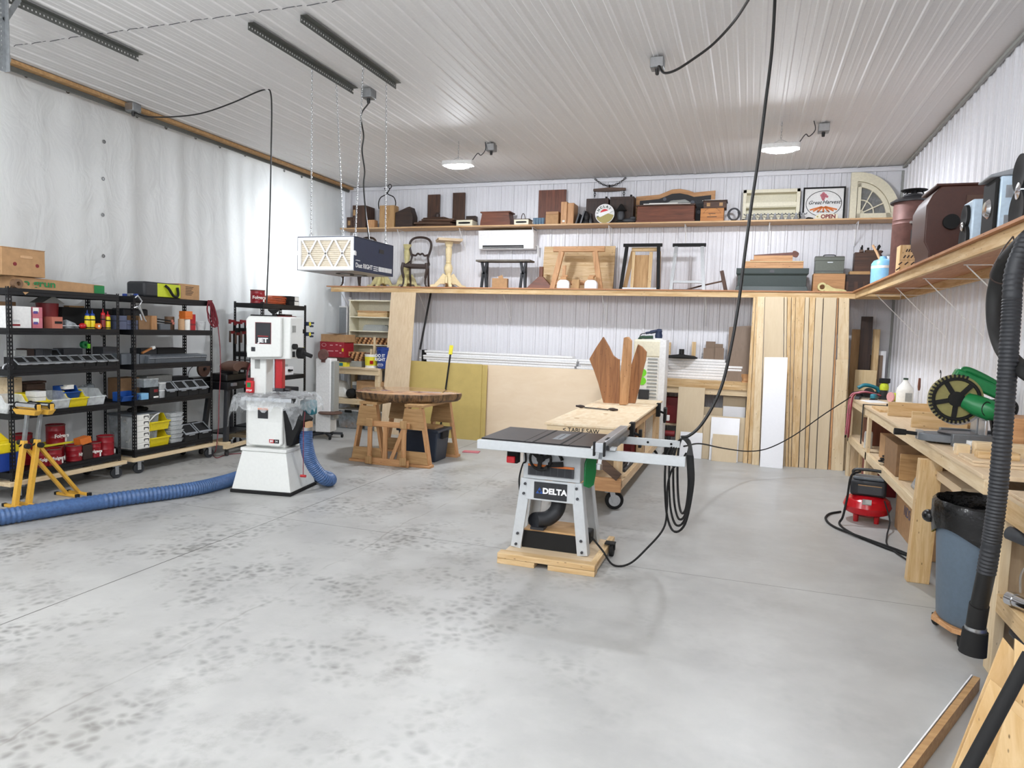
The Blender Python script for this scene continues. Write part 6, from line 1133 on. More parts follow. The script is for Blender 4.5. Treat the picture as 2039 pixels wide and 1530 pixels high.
MB().bx(-w_/2, w_/2, -.14, .14, 0, h1).build('body', 'box_red', t, bev=.003); MB().bx(-w_*.48, w_*.55, -.13, .15, h1, h1+.13).build('upper_carton', 'cardboard', t, bev=.003); MB().bar((w_*.0, -.1, h1+.13), (w_*.5, -.05, h1+.16), .16, .003).build('flap', 'cardboard', t); MB().bar((w_*.0, .1, h1+.13), (-w_*.45, .05, h1+.15), .16, .003).build('flap', 'cardboard_dark', t)
g = MB().tube([(-w_*.33+.045*cos(a), -.142, h1*.78+.028*sin(a)) for a in [2*pi*k/16 for k in range(16)]], .004, 4, closed=True)
for k, (x, z, s) in enumerate(((-.02, .78, .03), (.2, .82, .02), (.36, .78, .02), (-.05, .4, .06), (.2, .42, .03), (.36, .3, .02))): g.bx(w_*x-s, w_*x+s, -.1425, -.14, h1*z-.008, h1*z+.008)
g.build('print', 'light_pink', t); MB().bx(w_*.42, w_*.49, -.1425, -.14, h1*.4, h1*.6).build('yellow_tag', 'yellow', t)
# cream shelf unit standing on the bench
a, b = Yp(694, 735, 10.78), Yp(776, 735, 10.78); ux0, ux1 = a.x, b.x; uh = Yp(735, 600, 10.78).z-bz; L = ux1-ux0
t = thing('shelf_unit', 'pale cream open shelf unit standing on the corner bench', 'shelf unit', ((ux0+ux1)/2, 10.78, bz))
MB().bx(-L/2, -L/2+.02, 0, .3, 0, uh).build('side_panel', 'cream', t); MB().bx(L/2-.02, L/2, 0, .3, 0, uh).build('side_panel', 'cream', t); MB().bx(-L/2, L/2, .29, .3, 0, uh).build('back', 'cream', t); MB().bx(-L/2-.01, L/2+.01, -.01, .3, uh, uh+.02).build('top', 'cream', t)
zs = [Yp(735, py, 10.78).z-bz for py in (631, 659, 686)]
for z in zs: MB().bx(-L/2+.02, L/2-.02, 0, .29, z-.018, z).build('shelf', 'cream', t)
c, w_, h_ = onb(711, 770, 619, 10.82, bz+zs[0]); t = crate('wooden_crate', 'small wooden crate on the top shelf of the cream unit', 'crate', (c, 10.92, bz+zs[0]), (w_, .16, h_), 'plankx', lid=(.004, .03, 'cardboard'))
c, w_, h_ = onb(720, 772, 647, 10.82, bz+zs[1]); solo(MB().frus(w_, .14, w_*.9, .12, 0, h_*.9).bx(-w_*.4, w_*.35, -.05, .05, h_*.9, h_), 'stone_tray', 'label_grey', 'mottled grey tray on the middle shelf of the cream unit', 'tray', (c, 10.92, bz+zs[1]))
hs = None
def hand_screw(lab, x, y, z, rz):
    global hs
    if hs is not None: return dup(hs, (x, y, z), lab, rz)
    hs = thing('hand_screw', lab, 'clamp', (x, y, z), rz, 'wooden hand screw clamps on the corner bench')
    for s in (-1, 1): MB().hexa([(-.1, s*.045-.02, 0), (.1, s*.03-.012, 0), (.1, s*.03+.012, 0), (-.1, s*.045+.02, 0), (-.1, s*.045-.02, .038), (.1, s*.03-.012, .038), (.1, s*.03+.012, .038), (-.1, s*.045+.02, .038)]).build('jaw', 'firx', hs, bev=.003)
    for s in (-1, 1): MB().cyl((s*.045, -.1, .019), (s*.045, .1, .019), .005, n=8).build('spindle', 'iron', hs); MB().cyl((s*.045, s*.1, .019), (s*.045, s*.2, .019), .013, .015, n=10).build('handle', 'cherryy', hs)
    return hs
k = 0
for lv in range(3):
    for i in range(4): hand_screw('%s hand screw clamp from the left, %s layer on the cream unit shelf' % (ORD[i], ('bottom', 'middle', 'top')[lv]), ux0+.13+i*.17+.02*lv, 10.93, bz+zs[2]+.0395*lv, rad(90+(4 if i % 2 else -4)+2*lv))
for lv in range(4):
    for i in range(2): hand_screw('%s hand screw clamp in the %s layer of the stack on the bench' % (('left', 'right')[i], ('lowest', 'second', 'third', 'topmost')[lv]), ux0+.15+i*.17+.01*lv, 10.64, bz+.1+.0395*lv, rad(88+4*i+3*lv))
crate('grey_box', 'low grey box under the stack of hand screw clamps on the bench', 'box', (ux0+.24, 10.63, bz), (.36, .22, .1), 'label_grey')
c, w_, h_ = onb(722, 746, 706, 10.42, bz); t = thing('plaster_bucket', 'white and yellow labelled bucket with wooden sticks on the corner bench', 'bucket', (c, 10.52, bz)); r_ = w_*.5
MB().lathe([(r_*.88, 0), (r_, h_), (r_*.94, h_), (r_*.82, .02)], n=24).build('body', 'paper', t); MB().lathe([(r_*.915, h_*.18), (r_*.985, h_*.82)], n=24, cap=False).build('label', 'label_yellow', t); MB().bx(r_*.3, r_*.7, -r_*1.0, -r_*.7, h_*.3, h_*.55).build('red_mark', 'red', t)
MB().bx(-.02, .01, -.02, .02, .03, h_+.09).bx(.03, .06, 0, .03, .03, h_*1.0+.3).build('sticks', 'spruce'+'z', t)
c, w_, h_ = onb(746, 771, 692, 10.40, bz); t = thing('blue_bucket', 'dark blue lettered bucket at the right end of the corner bench', 'bucket', (c-.02, 10.53, bz)); r_ = w_*.5
MB().lathe([(r_*.86, 0), (r_*.99, h_*.84), (r_*1.05, h_*.85), (r_*1.05, h_*.9), (r_*1.0, h_*.91), (r_*1.02, h_), (r_*.95, h_), (r_*.8, .02)], n=28).build('body', 'bucket_blue', t)
for s_, z in (('DO IT', .6), ('RIGHT', .42)): text(s_, .072, 'bright_white', t, (0, -r_*1.0, h_*z), FACE_Y, bold=.002, sx=.95)
text("LOWE'S", .03, 'bright_white', t, (0, -r_*.95, h_*.17), FACE_Y); MB().tube([(.055*cos(a), -r_*.93, h_*.17+.028*sin(a)) for a in [2*pi*k/16 for k in range(16)]], .002, 4, closed=True).build('emblem_ring', 'bright_white', t)
# under the bench
z = .53; c, w_, h_ = onb(663, 690, 758, 10.42, z); solo(MB().hexa([(-w_/2, -.1, 0), (w_/2, -.12, 0), (w_/2, .12, 0), (-w_/2, .1, 0), (-w_*.5, -.06, h_), (w_*.1, -.05, h_*.9), (w_*.1, .08, h_*.9), (-w_*.5, .08, h_)]), 'drop_cloth', 'paper', 'crumpled off-white cloth bag on the bench shelf', 'cloth', (c, 10.56, z), bev=.03)
c, w_, h_ = onb(684, 705, 770, 10.40, z); t = thing('work_lamp', 'black round work lamp with a silver lens on the bench shelf', 'lamp', (c, 10.5, z)); r_ = .085; MB().lathe([(r_*.5, .12), (r_*.95, .06), (r_, -.02), (r_*.95, -.03)], (0, 0, r_), 24, M=Matrix.Rotation(pi/2, 4, 'X') @ Matrix.Scale(-1, 4, (0, 0, 1)) if 0 else Matrix.Rotation(pi/2, 4, 'X')).build('housing', 'matte_black', t); MB().lathe([(r_*.75, -.10), (r_*.5, -.115), (.001, -.118)], (0, .06, r_), 20, M=Matrix.Rotation(-pi/2, 4, 'X')).build('lens', 'aluminium', t)
c, w_, h_ = onb(706, 762, 760, 10.42, z); o = crate('carton', 'brown ribbed cardboard carton on the bench shelf', 'box', (c+.02, 10.6, z), (w_, .3, h_), 'cardboard'); crate('small_carton', 'small grey carton with a white label beside the ribbed carton', 'box', (c-.33, 10.68, z+.0), (.16, .2, .28), 'grey', lid=(.004, .06, 'paper'))
c, w_, h_ = onb(661, 705, 815, 10.42, 0)
def tote(lab, x, y, w_, d, h, tint='smoke_plastic', lid='white', rz=0):
    t = thing('storage_tote', lab, 'tote', (x, y, 0), rz, 'clear totes under the corner bench'); MB().frus(w_*.86, d*.86, w_*.97, d*.97, 0, h*.92).build('body', tint, t, bev=.012); MB().bx(-w_/2, w_/2, -d/2, d/2, h*.92, h).build('lid', lid, t, bev=.008); MB().bx(-w_*.14, w_*.14, -d/2-.012, -d/2+.01, h*.84, h*.97).build('latch', 'matte_black', t); MB().bx(-w_*.38, w_*.38, -d*.36, d*.36, .01, h*.35).build('contents', 'firx', t); return t
tote('left clear storage tote with a white lid under the corner bench', -6.5, 10.62, .46, .34, Yp(685, 815, 10.45).z); tote('right clear storage tote half hidden behind the slab table trestle', -6.03, 10.62, .38, .34, Yp(685, 815, 10.45).z)
# corner pieces by the sheeting
a = Yp(663, 657, 10.9); b = Yp(683, 609, 10.9); t = thing('framed_board', 'narrow grey panel with a white frame standing in the back left corner', 'panel', (a.x+.09, 11.08, bz)) ; W2, H2 = .15, b.z-bz
MB().bx(-W2*.5, W2*.5, 0, .01, 0, H2).build('panel', 'grey', t); MB().bx(W2*.5, W2*.5+.025, -.01, .015, 0, H2).bx(-W2*.5, W2*.5, -.01, .015, H2-.025, H2).build('frame', 'bright_white', t)
solo(MB().cyl((0, 0, .0), (0, 0, 2.3), .03, n=14), 'downpipe', 'bright_white', 'white pipe running up the back left corner', 'pipe', (-6.98, 11.24, 0))
# ================================================================ band saw
t = thing('band_saw', 'white upright band saw with a red blade guard and film-wrapped table', 'band saw', (-4.795, 6.25, 0), rad(8.5)); BS = t
MB().bx(-.345, .345, -.295, .295, 0, .035).build('plinth', 'matte_black', t, bev=.006)
MB().frus(.67, .56, .50, .44, .035, .44).build('stand', 'machine_white', t, bev=.006); MB().bx(-.262, .262, -.235, .235, .44, .475).build('stand_top', 'machine_white', t, bev=.006)
MB().bx(-.25, .2, -.15, .16, .475, 1.0).build('lower_housing', 'machine_white', t, bev=.012); d_ = MB().prism([(-.17, .5), (.17, .5), (.2, .53), (.2, .92), (.14, 1.0), (-.2, 1.0), (-.2, .53)], .06, (0, -.15, 0)).build('lower_door', 'machine_white', t, bev=.012)
MB().bx(-.255, -.07, -.06, .16, .98, 1.46).build('column', 'machine_white', t, bev=.01); MB().bx(-.2, -.14, -.062, -.06, 1.3, 1.41).build('column_decal', 'label_grey', t)
up = MB().prism([(-.2, 1.40), (.25, 1.42), (.25, 1.86), (-.22, 1.86), (-.255, 1.83), (-.255, 1.47)], .28, (0, .14, 0)).build('upper_housing', 'machine_white', t, bev=.012)
MB().prism([(-.22, 1.42), (.17, 1.44), (.17, 1.855), (-.2, 1.855), (-.23, 1.82)], .05, (0, -.14, 0)).build('upper_door', 'machine_white', t, bev=.012)
yb_ = -.191
lg = MB().bx(-.115, .055, yb_-.003, yb_, 1.575, 1.79).build('maker_plate', 'charcoal', t, bev=.008); MB().bx(-.12, .06, yb_-.0015, yb_+.001, 1.57, 1.795).build('plate_border', 'red_dark', t); text('JET', .062, 'bright_white', lg, (-.03, yb_-.0045, 1.607), FACE_Y, bold=.0028, sx=1.3); MB().bx(-.09, .03, yb_-.0042, yb_-.003, 1.648, 1.655).build('red_line', 'red', lg)
MB().bx(-.165, -.12, yb_-.002, yb_, 1.49, 1.535).build('warning_plate', 'charcoal', t)
MB().bx(.05, .13, -.09, -.02, 1.1, 1.42).build('blade_guard', 'red', t, bev=.006); MB().bx(.035, .05, -.1, -.07, 1.08, 1.42).build('guide_post', 'aluminium', t); MB().bx(.03, .15, -.1, .0, 1.07, 1.105).cyl((.15, -.05, 1.09), (.2, -.05, 1.09), .02).build('blade_guide', 'iron', t); MB().bx(.06, .065, -.06, -.04, 1.03, 1.1).build('blade', 'steel', t)
MB().cyl((-.02, 0, 1.86), (-.02, 0, 1.92), .015).lathe([(.02, 1.89), (.055, 1.92), (.06, 1.935), (.02, 1.94)], (-.02, 0, 0), 16).build('tension_knob', 'matte_black', t)
MB().cyl((.25, -.08, 1.55), (.29, -.08, 1.55), .03).build('tracking_knob', 'matte_black', t); MB().cyl((.25, .04, 1.48), (.31, .04, 1.48), .06).cyl((.31, .04, 1.48), (.4, .04, 1.45), .022).build('crank', 'matte_black', t); MB().bx(.25, .254, -.1, -.03, 1.7, 1.77).build('window', 'label_grey', t); MB().bx(.25, .256, -.1, -.05, 1.44, 1.5).build('toggle', 'matte_black', t)
sw = MB().bx(-.285, -.2, -.1, -.06, 1.04, 1.17).build('stop_switch', 'bright_red', t, bev=.008); MB().bx(-.265, -.225, -.104, -.1, 1.1, 1.15).build('start_button', 'tool_green', sw); text('STOP', .028, 'bright_white', sw, (-.243, -.1015, 1.065), FACE_Y, bold=.001); MB().bx(-.27, -.21, -.09, -.06, 1.17, 1.2).build('cap', 'red_dark', sw)
wp = MB().bx(-.075, .04, -.214, -.21, .79, .88).build('caution_plate', 'charcoal', t); MB().bx(-.075, .04, -.2145, -.2095, .88, .9).build('orange_strip', 'orange', wp)
mp_ = MB().bx(.055, .11, -.214, -.21, .535, .575).build('model_plate_red', 'red', t); MB().bx(.11, .165, -.214, -.21, .535, .575).build('model_plate_black', 'matte_black', t); text('JBS', .03, 'bright_white', mp_, (.083, -.2152, .555), FACE_Y, bold=.001); text('14', .03, 'bright_white', mp_, (.137, -.2152, .555), FACE_Y, bold=.001)
MB().bx(-.27, .33, -.29, .26, 1.0, 1.03).build('table', 'cast_iron', t, bev=.004); MB().bx(-.2, .36, -.32, -.29, .985, 1.02).build('fence_rail', 'aluminium', t); MB().bx(.0, .12, -.15, .15, .92, 1.0).build('trunnion', 'iron', t); MB().bx(.36, .39, -.325, -.285, .98, 1.025).build('rail_cap', 'matte_black', t)
# plastic film over the table
fl = MB(); rr = random.Random(2); n1, n2 = 26, 22; G = []
for i in range(n1+1):
    row = []
    for j in range(n2+1):
        x = -.42+.92*i/n1; y = -.40+.74*j/n2; ex = max(0, -.3-x, x-.38); ey = max(0, -.31-y, y-.28); dr_ = ex+ey
        sag = (.9 if x < -.3 else .75)*dr_*2.0 if y < .1 else dr_*1.2
        row.append(fl.bm.verts.new((x*(1-.25*min(1, dr_*4)) if dr_ else x, y*(1-.12*min(1, dr_*4)) if dr_ else y, 1.045-sag+rr.uniform(-.012, .012)*(1+2*(dr_ > 0)))))
    G.append(row)
for i in range(n1):
    for j in range(n2):
        xc = -.42+.92*(i+.5)/n1; yc = -.40+.74*(j+.5)/n2
        if -.26 < xc < -.06 and -.08 < yc < .18: continue
        fl._face([G[i][j], G[i+1][j], G[i+1][j+1], G[i][j+1]], 0)
tag(fl.build('protective_film', 'film', None, (-4.795, 6.25, 0), rad(8.5)), 'crinkled clear plastic film draped over the band saw table', 'film')
MB().hexa([(.2, -.12, .5), (.26, -.12, .5), (.26, .1, .5), (.2, .1, .5), (.2, -.2, .9), (.4, -.16, .78), (.4, .1, .78), (.2, .12, .9)]).build('dust_chute', 'matte_black', t, bev=.006)
MB().bx(.2, .36, .16, .28, .8, .96).build('motor', 'teal', t, bev=.02); MB().bx(.4, .44, -.1, .0, .7, .76).build('latch_block', 'skin_tan', t); MB().cyl((.36, 0, .72), (.36, 0, .68), .07, n=20).build('dust_port', 'matte_black', t)
def hose_mb(pts, r, pitch=.022, amp=.0, k=40, n=14):
    P = spline(pts, k); out = [P[0]]; acc = 0
    for a, b in zip(P, P[1:]):
        acc += (b-a).length
        if acc >= pitch*.5: out.append(b); acc = 0
    return MB().tube(out, [r*(1+(amp if i % 2 else -amp)) for i in range(len(out))], n)
def bw(x, y, z): c_, s_ = cos(rad(8.5)), sin(rad(8.5)); return (-4.795+x*c_-y*s_, 6.25+x*s_+y*c_, z)
S('hose_ribbed', '44628f', .42, var=.2)
t = tag(hose_mb([bw(.36, 0, .69), bw(.37, .0, .5), bw(.41, .04, .3), bw(.5, .12, .13), bw(.52, .27, .075), bw(.38, .42, .072), bw(.1, .46, .072), bw(-.25, .45, .072), bw(-.46, .2, .072), bw(-.5, -.15, .072), (-5.32, 5.6, .072), (-5.63, 4.95, .072), (-5.95, 4.12, .072), (-6.1, 3.6, .072)], .070, .018, .05).build('dust_hose', 'hose_ribbed'), 'ribbed blue dust hose running from the band saw along the floor to the left', 'hose')
MB().cyl(bw(.36, 0, .7), bw(.36, 0, .66), .076, n=18).build('clamp_ring', 'steel', t)
cord('pull_string', [bw(.43, -.16, .88), bw(.42, -.17, .7), bw(.42, -.17, .4), bw(.42, -.17, .2)], .004, 'cord_red', 'thin dark red cord dangling in front of the blue hose with a small red handle'); MB().cyl(bw(.39, -.17, .2), bw(.45, -.17, .2), .014).build('handle', 'red', bpy.data.objects['pull_string'])
# ================================================================ slab table on sawhorses
def sawhorse(lab, cx, y0, y1, H=.80):
    t = thing('sawhorse', lab, 'sawhorse', (cx, y0, 0), 0, 'plywood-gusseted sawhorses under the slab'); L = y1-y0
    MB().bx(-.13, .13, 0, L+.1, H-.035, H).build('beam', 'tany', t, bev=.003)
    for y, nm in ((0, 'front'), (L-.09, 'rear')):
        for s in (-1, 1): MB().bar((s*.09, y+.045, H-.035), (s*.225, y+.045, .02), .09, .035, (1, 0, 0)).build('leg', 'firz', t, bev=.003)
        MB().prism([(-.165, H-.32), (.165, H-.32), (.12, H-.05), (-.12, H-.05)], .012, (0, y, 0)).build('upper_gusset', 'tanx', t); MB().prism([(-.225, .04), (.225, .04), (.195, .2), (-.195, .2)], .012, (0, y, 0)).build('lower_gusset', 'tanx', t)
        MB().bx(-.26, .26, y-.03, y+.1, 0, .035).build('foot', 'firx', t, bev=.003)
    return t
sawhorse('left plywood-gusseted sawhorse carrying the round slab', -4.68, 8.0, 8.96); sawhorse('right plywood-gusseted sawhorse carrying the round slab', -4.02, 8.0, 8.96)
t = thing('folding_gate', 'wooden slatted gate frame leaning across the front of the two sawhorses', 'gate frame', (-4.38, 7.93, 0))
MB().bx(-.22, .35, -.03, 0, .5, .57).build('top_rail', 'firx', t, bev=.003); MB().bx(-.28, .35, -.03, 0, .0, .09).build('bottom_rail', 'firx', t, bev=.003)
for x in (-.2, .29): MB().bx(x-.03, x+.03, -.055, -.03, .06, .55).build('stile', 'firz', t, bev=.003)
MB().bx(-.02, .04, -.028, -.004, .09, .5).build('slat', 'firz', t); MB().bar((.27, -.015, .5), (.1, -.015, .08), .05, .02, (0, 1, 0)).build('slat', 'firz', t)
for x, z in ((-.2, .55), (.29, .55), (-.2, .06), (.29, .08)): MB().bx(x-.045, x+.045, -.075, -.055, z-.05, z+.05).build('corner_block', 'tanz', t, bev=.004)
rr = random.Random(8); sl = MB(); n = 72; rings = []
for k, (z, sc) in enumerate(((0, .93), (.03, .985), (.075, 1.0), (.105, 1.005), (.112, .985))):
    rings.append([sl.bm.verts.new(((.72+.03*sin(3*a+1)+.025*sin(5*a)+.012*sin(11*a))*sc*cos(a)*(1+.012*rr.uniform(-1, 1)*(k < 3)), (.60+.03*sin(2*a)+.02*sin(7*a))*sc*sin(a)*(1+.012*rr.uniform(-1, 1)*(k < 3)), z)) for a in [2*pi*i/n for i in range(n)]])
for A, B in zip(rings, rings[1:]):
    for i in range(n): sl._face([A[i], A[(i+1) % n], B[(i+1) % n], B[i]], 0)
sl._face(rings[-1], 1); sl._face(rings[0][::-1], 0)
W('bark', '8a6a48', '241a14', 'z', scale=7, stretch=.25, knots=False, contrast=.35)
def slab_top():
    m, nt, b = _new('slab_top'); N = nt.nodes.new; L = nt.links.new; tc = N('ShaderNodeTexCoord'); n = N('ShaderNodeTexNoise'); n.inputs['Scale'].default_value = 2.2; n.inputs['Detail'].default_value = 4; n.inputs['Distortion'].default_value = 1; L(tc.outputs['Object'], n.inputs['Vector'])
    wv = N('ShaderNodeTexWave'); wv.wave_type = 'RINGS'; wv.rings_direction = 'Z'; wv.inputs['Scale'].default_value = 9; wv.inputs['Distortion'].default_value = 4; L(tc.outputs['Object'], wv.inputs['Vector'])
    r = N('ShaderNodeValToRGB'); r.color_ramp.elements[0].position = .35; r.color_ramp.elements[0].color = lin('7c4a30'); r.color_ramp.elements[1].position = .6; r.color_ramp.elements[1].color = lin('c89868'); L(n.outputs['Fac'], r.inputs['Fac'])
    mx = N('ShaderNodeMix'); mx.data_type = 'RGBA'; mx.inputs['Factor'].default_value = .12; L(r.outputs['Color'], mx.inputs[6]); L(wv.outputs['Color'], mx.inputs[7]); L(mx.outputs[2], b.inputs['Base Color']); b.inputs['Roughness'].default_value = .08
slab_top()
solo(sl, 'wood_slab', ['bark', 'slab_top'], 'round live-edge wood slab with a glossy top resting on the sawhorses', 'slab', (-4.44, 8.62, .802))
solo(MB().bx(-.6, .6, -.035, .035, 0, .07), 'steel_tube', 'dark_galv', 'grey square steel tube sticking out behind the right side of the round slab', 'tube', (-4.16, 9.32, .802)) if 0 else None
t = thing('storage_bin', 'dark blue-grey plastic tote with handles between the sawhorses', 'tote', (-4.13, 8.56, 0)); MB().frus(.50, .36, .58, .42, 0, .42).build('body', 'tote_navy', t, bev=.015); MB().bx(-.31, .31, -.23, .23, .40, .44).build('rim', 'tote_navy', t, bev=.008)
for s in (-1, 1): MB().bx(s*.3-.02, s*.3+.02, -.09, .09, .31, .41).build('handle', 'matte_black', t, bev=.006)
MB().bx(-.2, .22, -.14, .14, .42, .47).build('contents', 'tanx', t)
solo(MB().bx(-.12, .12, -.07, .07, 0, .012), 'red_board', 'pink', 'small red board lying on the floor behind the right sawhorse', 'board', (-3.75, 9.35, 0), rad(10))
# ================================================================ sheets, long boards and the lumber bench on the back wall
def leaner(name, lab, cat, TL, TR, BR, BL, thick, mat, group=None, bev=.002):
    """flat board given by its four front corners; thickness goes back towards the wall"""
    o = (Vector(BL)+Vector(BR))/2; n = (Vector(BR)-Vector(BL)).cross(Vector(TL)-Vector(BL)).normalized()
    if n.y < 0: n = -n
    P = [Vector(p)-o for p in (BL, BR)]; Q = [Vector(p)-o for p in (TL, TR)]
    return solo(MB().hexa([P[0], P[1], P[1]+n*thick, P[0]+n*thick, Q[0], Q[1], Q[1]+n*thick, Q[0]+n*thick]), name, mat, lab, cat, tuple(o), 0, group, bev=bev)
a0 = Yp(779, 578, 10.66); a1 = Yp(828, 577, 10.66); zt = 2.375
leaner('plywood_strip', 'tall pale plywood strip leaning on the lower shelf beside the corner bench', 'plywood', (a0.x, 10.66, zt), (a1.x, 10.66, zt), (a1.x+.06, 10.26, 0), (a0.x+.06, 10.26, 0), .018, 'plyz')
# cardboard and plywood sheets
b0 = Zp(955, 878); tl = Yp(793, 717, 10.60); tr_ = Yp(960, 726, 10.60)
leaner('cardboard_sheet', 'big mustard-coloured flattened cardboard carton leaning left of the plywood sheet', 'cardboard', (tl.x, 10.60, tl.z), (tr_.x, 10.60, tr_.z), (b0.x, b0.y, 0), (tl.x-.0, b0.y, 0), .016, 'cardboard_gold')
leaner('cardboard_sheet', 'second mustard cardboard sheet showing its edge behind the first', 'cardboard', (tl.x+.1, 10.622, tl.z-.01), (tr_.x+.085, 10.622, tr_.z-.01), (b0.x+.075, b0.y+.022, 0), (tl.x+.1, b0.y+.022, 0), .016, 'cardboard_gold')
W('plysheet', 'e6d2b6', 'dcc4a4', 'x', scale=2.5, stretch=.3, knots=False, contrast=.8)
leaner('plywood_sheet', 'large pale plywood sheet leaning behind the outfeed bench', 'plywood', (tr_.x-.2, 10.68, 1.215), (-1.62, 10.68, 1.215), (-1.62, 10.50, 0), (tr_.x-.2, 10.50, 0), .018, 'plysheet')
# lumber bench along the wall
LX0, LX1, LY = -5.35, .12, 10.74; LZ = 1.05
t = thing('lumber_bench', 'long pine bench against the back wall stacked with white boards', 'workbench', (LX0, LY, 0)); L = LX1-LX0; Dp = 11.31-LY
MB().bx(0, L, 0, Dp, LZ-.035, LZ).build('top', 'plankx', t, bev=.002); MB().bx(0, L, .02, .058, LZ-.125, LZ-.035).build('apron', 'sprucex', t, bev=.003); MB().bx(0, L, .05, Dp, .42, .44).build('shelf', 'plyx', t)
for i in range(5): MB().bx(.0+i*(L-.09)/4, .09+i*(L-.09)/4, .06, .1, 0, LZ-.125).build('leg', 'sprucez', t, bev=.003); MB().bx(.0+i*(L-.09)/4, .09+i*(L-.09)/4, Dp-.1, Dp-.06, 0, LZ-.035).build('leg', 'sprucez', t, bev=.003)
for i, (xx, lab) in enumerate(((-.12, 'left'), (.28, 'right'))): pass
for y, z, lab in ((10.74, LZ, 'lower'), (10.74, LZ+.0405, 'upper')):
    solo(MB().bx(-.68, .68, .0, .3, 0, .04), 'pine_plank', 'plankx', lab+' pine plank lying along the front of the bench right of the sander tower', 'plank', (-.56, y+.005, z), bev=.003)
# white boards, left bundle and right bundles
wb = None
def white_board(lab, x, y, z, L, rz=0, d=.14, h=.034):
    return solo(MB().prism([(.012, 0), (.012, .01), (0, .012), (0, h), (d, h), (d, 0)][::-1], L, (-L/2, 0, 0), (0, 1, 0), (0, 0, 1)), 'white_board', 'bright_white', lab, 'board', (x, y, z), rz, 'white trim boards stacked on the lumber bench', bev=.002)
zz = LZ; NL = ['lowest', 'second', 'third', 'fourth', 'fifth', 'sixth', 'seventh', 'eighth', 'topmost']
for i in range(9):
    white_board(NL[i]+' long white trim board of the left stack behind the plywood sheet', -3.93+.03*((i*7) % 5-2)*.6, 10.80+.012*((i*5) % 3), zz, 2.6+.05*((i*3) % 4), 0, .2, .039); zz += .0392
zz = LZ
for i in range(8):
    white_board(('lowest', 'second', 'third', 'fourth', 'fifth', 'sixth', 'seventh', 'topmost')[i]+' white trim board of the middle stack ending in black holes', -1.9+.02*((i*3) % 4), 10.80+.012*((i*7) % 3), zz, 1.35, 0, .2, .039); zz += .0392
for k, (nm, x, L, n0, x_s) in enumerate((('front', -.82, .98, 9, 0), ('right-hand', -.22, .24, 7, 0))):
    zz = LZ+(.081 if k < 0 else 0)
    for i in range(n0):
        white_board('%s white trim board of the %s stack right of the sander tower' % (NL[i] if n0 == 9 else ('lowest', 'second', 'third', 'fourth', 'fifth', 'sixth', 'topmost')[i], nm), x+.012*((i*5) % 4), 11.05, zz, L, 0, .2, .043); zz += .0435
solo(MB().bx(-.012, .012, 0, .16, 0, .36), 'board_end', 'matte_black', 'black board end standing at the left end of the white trim stack', 'board', (-5.28, 10.8, LZ))
# black foot lamp base, sticks, brown-grey boards on the lumber bench
p = Yp(1354, 712, 10.9); zt = LZ+9*.0435
t = thing('stand_plate', 'black oval plate with a stem lying on the white boards', 'stand base', (p.x, 11.12, zt)); MB().lathe([(.24, 0), (.25, .015), (.2, .04), (.06, .055), (.05, .06)], n=32).build('plate', 'matte_black', t); MB().cyl((0, 0, .05), (.0, 0, .14), .04).build('stem', 'black', t)
for x0, x1, yt, lab in ((1329, 1335, 682, 'left thin pine stick standing behind the white boards'), (1378, 1386, 681, 'right thin pine stick standing behind the white boards')):
    a, b = Yp(x0, yt, 11.25), Yp(x1, yt, 11.25); solo(MB().bx(-.03, .03, -.02, .02, 0, a.z-LZ), 'pine_stick', 'plankz', lab, 'stick', ((a.x+b.x)/2, 11.28, LZ))
for i, (x0, x1, yt, y, lab) in enumerate(((1401, 1424, 693, 11.25, 'leftmost grey-brown board standing on the lumber bench'), (1406, 1425, 680, 11.285, 'tallest of the short grey-brown boards, behind the others'), (1424, 1440, 685, 11.25, 'middle short grey-brown board on the lumber bench'), (1424, 1442, 693, 11.21, 'front short grey-brown board on the lumber bench'))):
    a, b = Yp(x0, yt, y), Yp(x1, yt, y); solo(MB().bx(-(b.x-a.x)/2, (b.x-a.x)/2, -.012, .012, 0, a.z-LZ), 'grey_board', 'brownboardz', lab, 'board', ((a.x+b.x)/2, y, LZ), bev=.002)
a, b = Yp(1451, 655, 11.0), Yp(1498, 652, 11.0); leaner('grey_sheet', 'tall grey-brown panel standing beside the leaning planks', 'panel', (a.x, 11.2, a.z+.03), (b.x, 11.2, b.z+.03), (b.x, 11.0, LZ), (a.x, 11.0, LZ), .02, 'brownboardz')
for i in range(4): solo(MB().bx(-.06, .06, -.05, .05, 0, .05), 'wood_offcut', 'firx', ('lowest', 'second', 'third', 'topmost')[i]+' pine offcut stacked at the foot of the tall grey-brown panel', 'offcut', (Yp(1487, 760, 10.86).x-.01*(i % 2), 10.86, LZ+.051*i), rad(6*i), 'stack of pine offcuts', bev=.002)
# panels leaning in front of the lumber bench
S('melamine', 'f4f5f8', .3, var=.01)
def front_panel(x0, x1, yt, yb, lab, mat, y, thick=.016, up=None):
    """leaning panel by its pixel edges in the photo crop; y = distance of its foot"""
    f = lambda X, Y_: (1280+X*.2483, 570+Y_*.2483)
    zt = Yp(*f((x0+x1)/2, yt), y+.12).z; lo = .0 if up is None else up
    a, b = Yp(*f(x0, (yt+yb)/2), y+.05).x, Yp(*f(x1, (yt+yb)/2), y+.05).x; k = .16*min(1, (zt-lo)/.9)
    return leaner('leaning_sheet', lab, 'panel', (a, y+k, zt), (b, y+k, zt), (b, y, lo), (a, y, lo), thick, mat, 'panels leaning against the lumber bench')
front_panel(268, 482, 812, 1385, 'tall tan fibreboard panel left of the dark openings', 'mdfz', 10.52); front_panel(297, 475, 1168, 1385, 'square white panel low in front of the tan panel', 'melamine', 10.46)
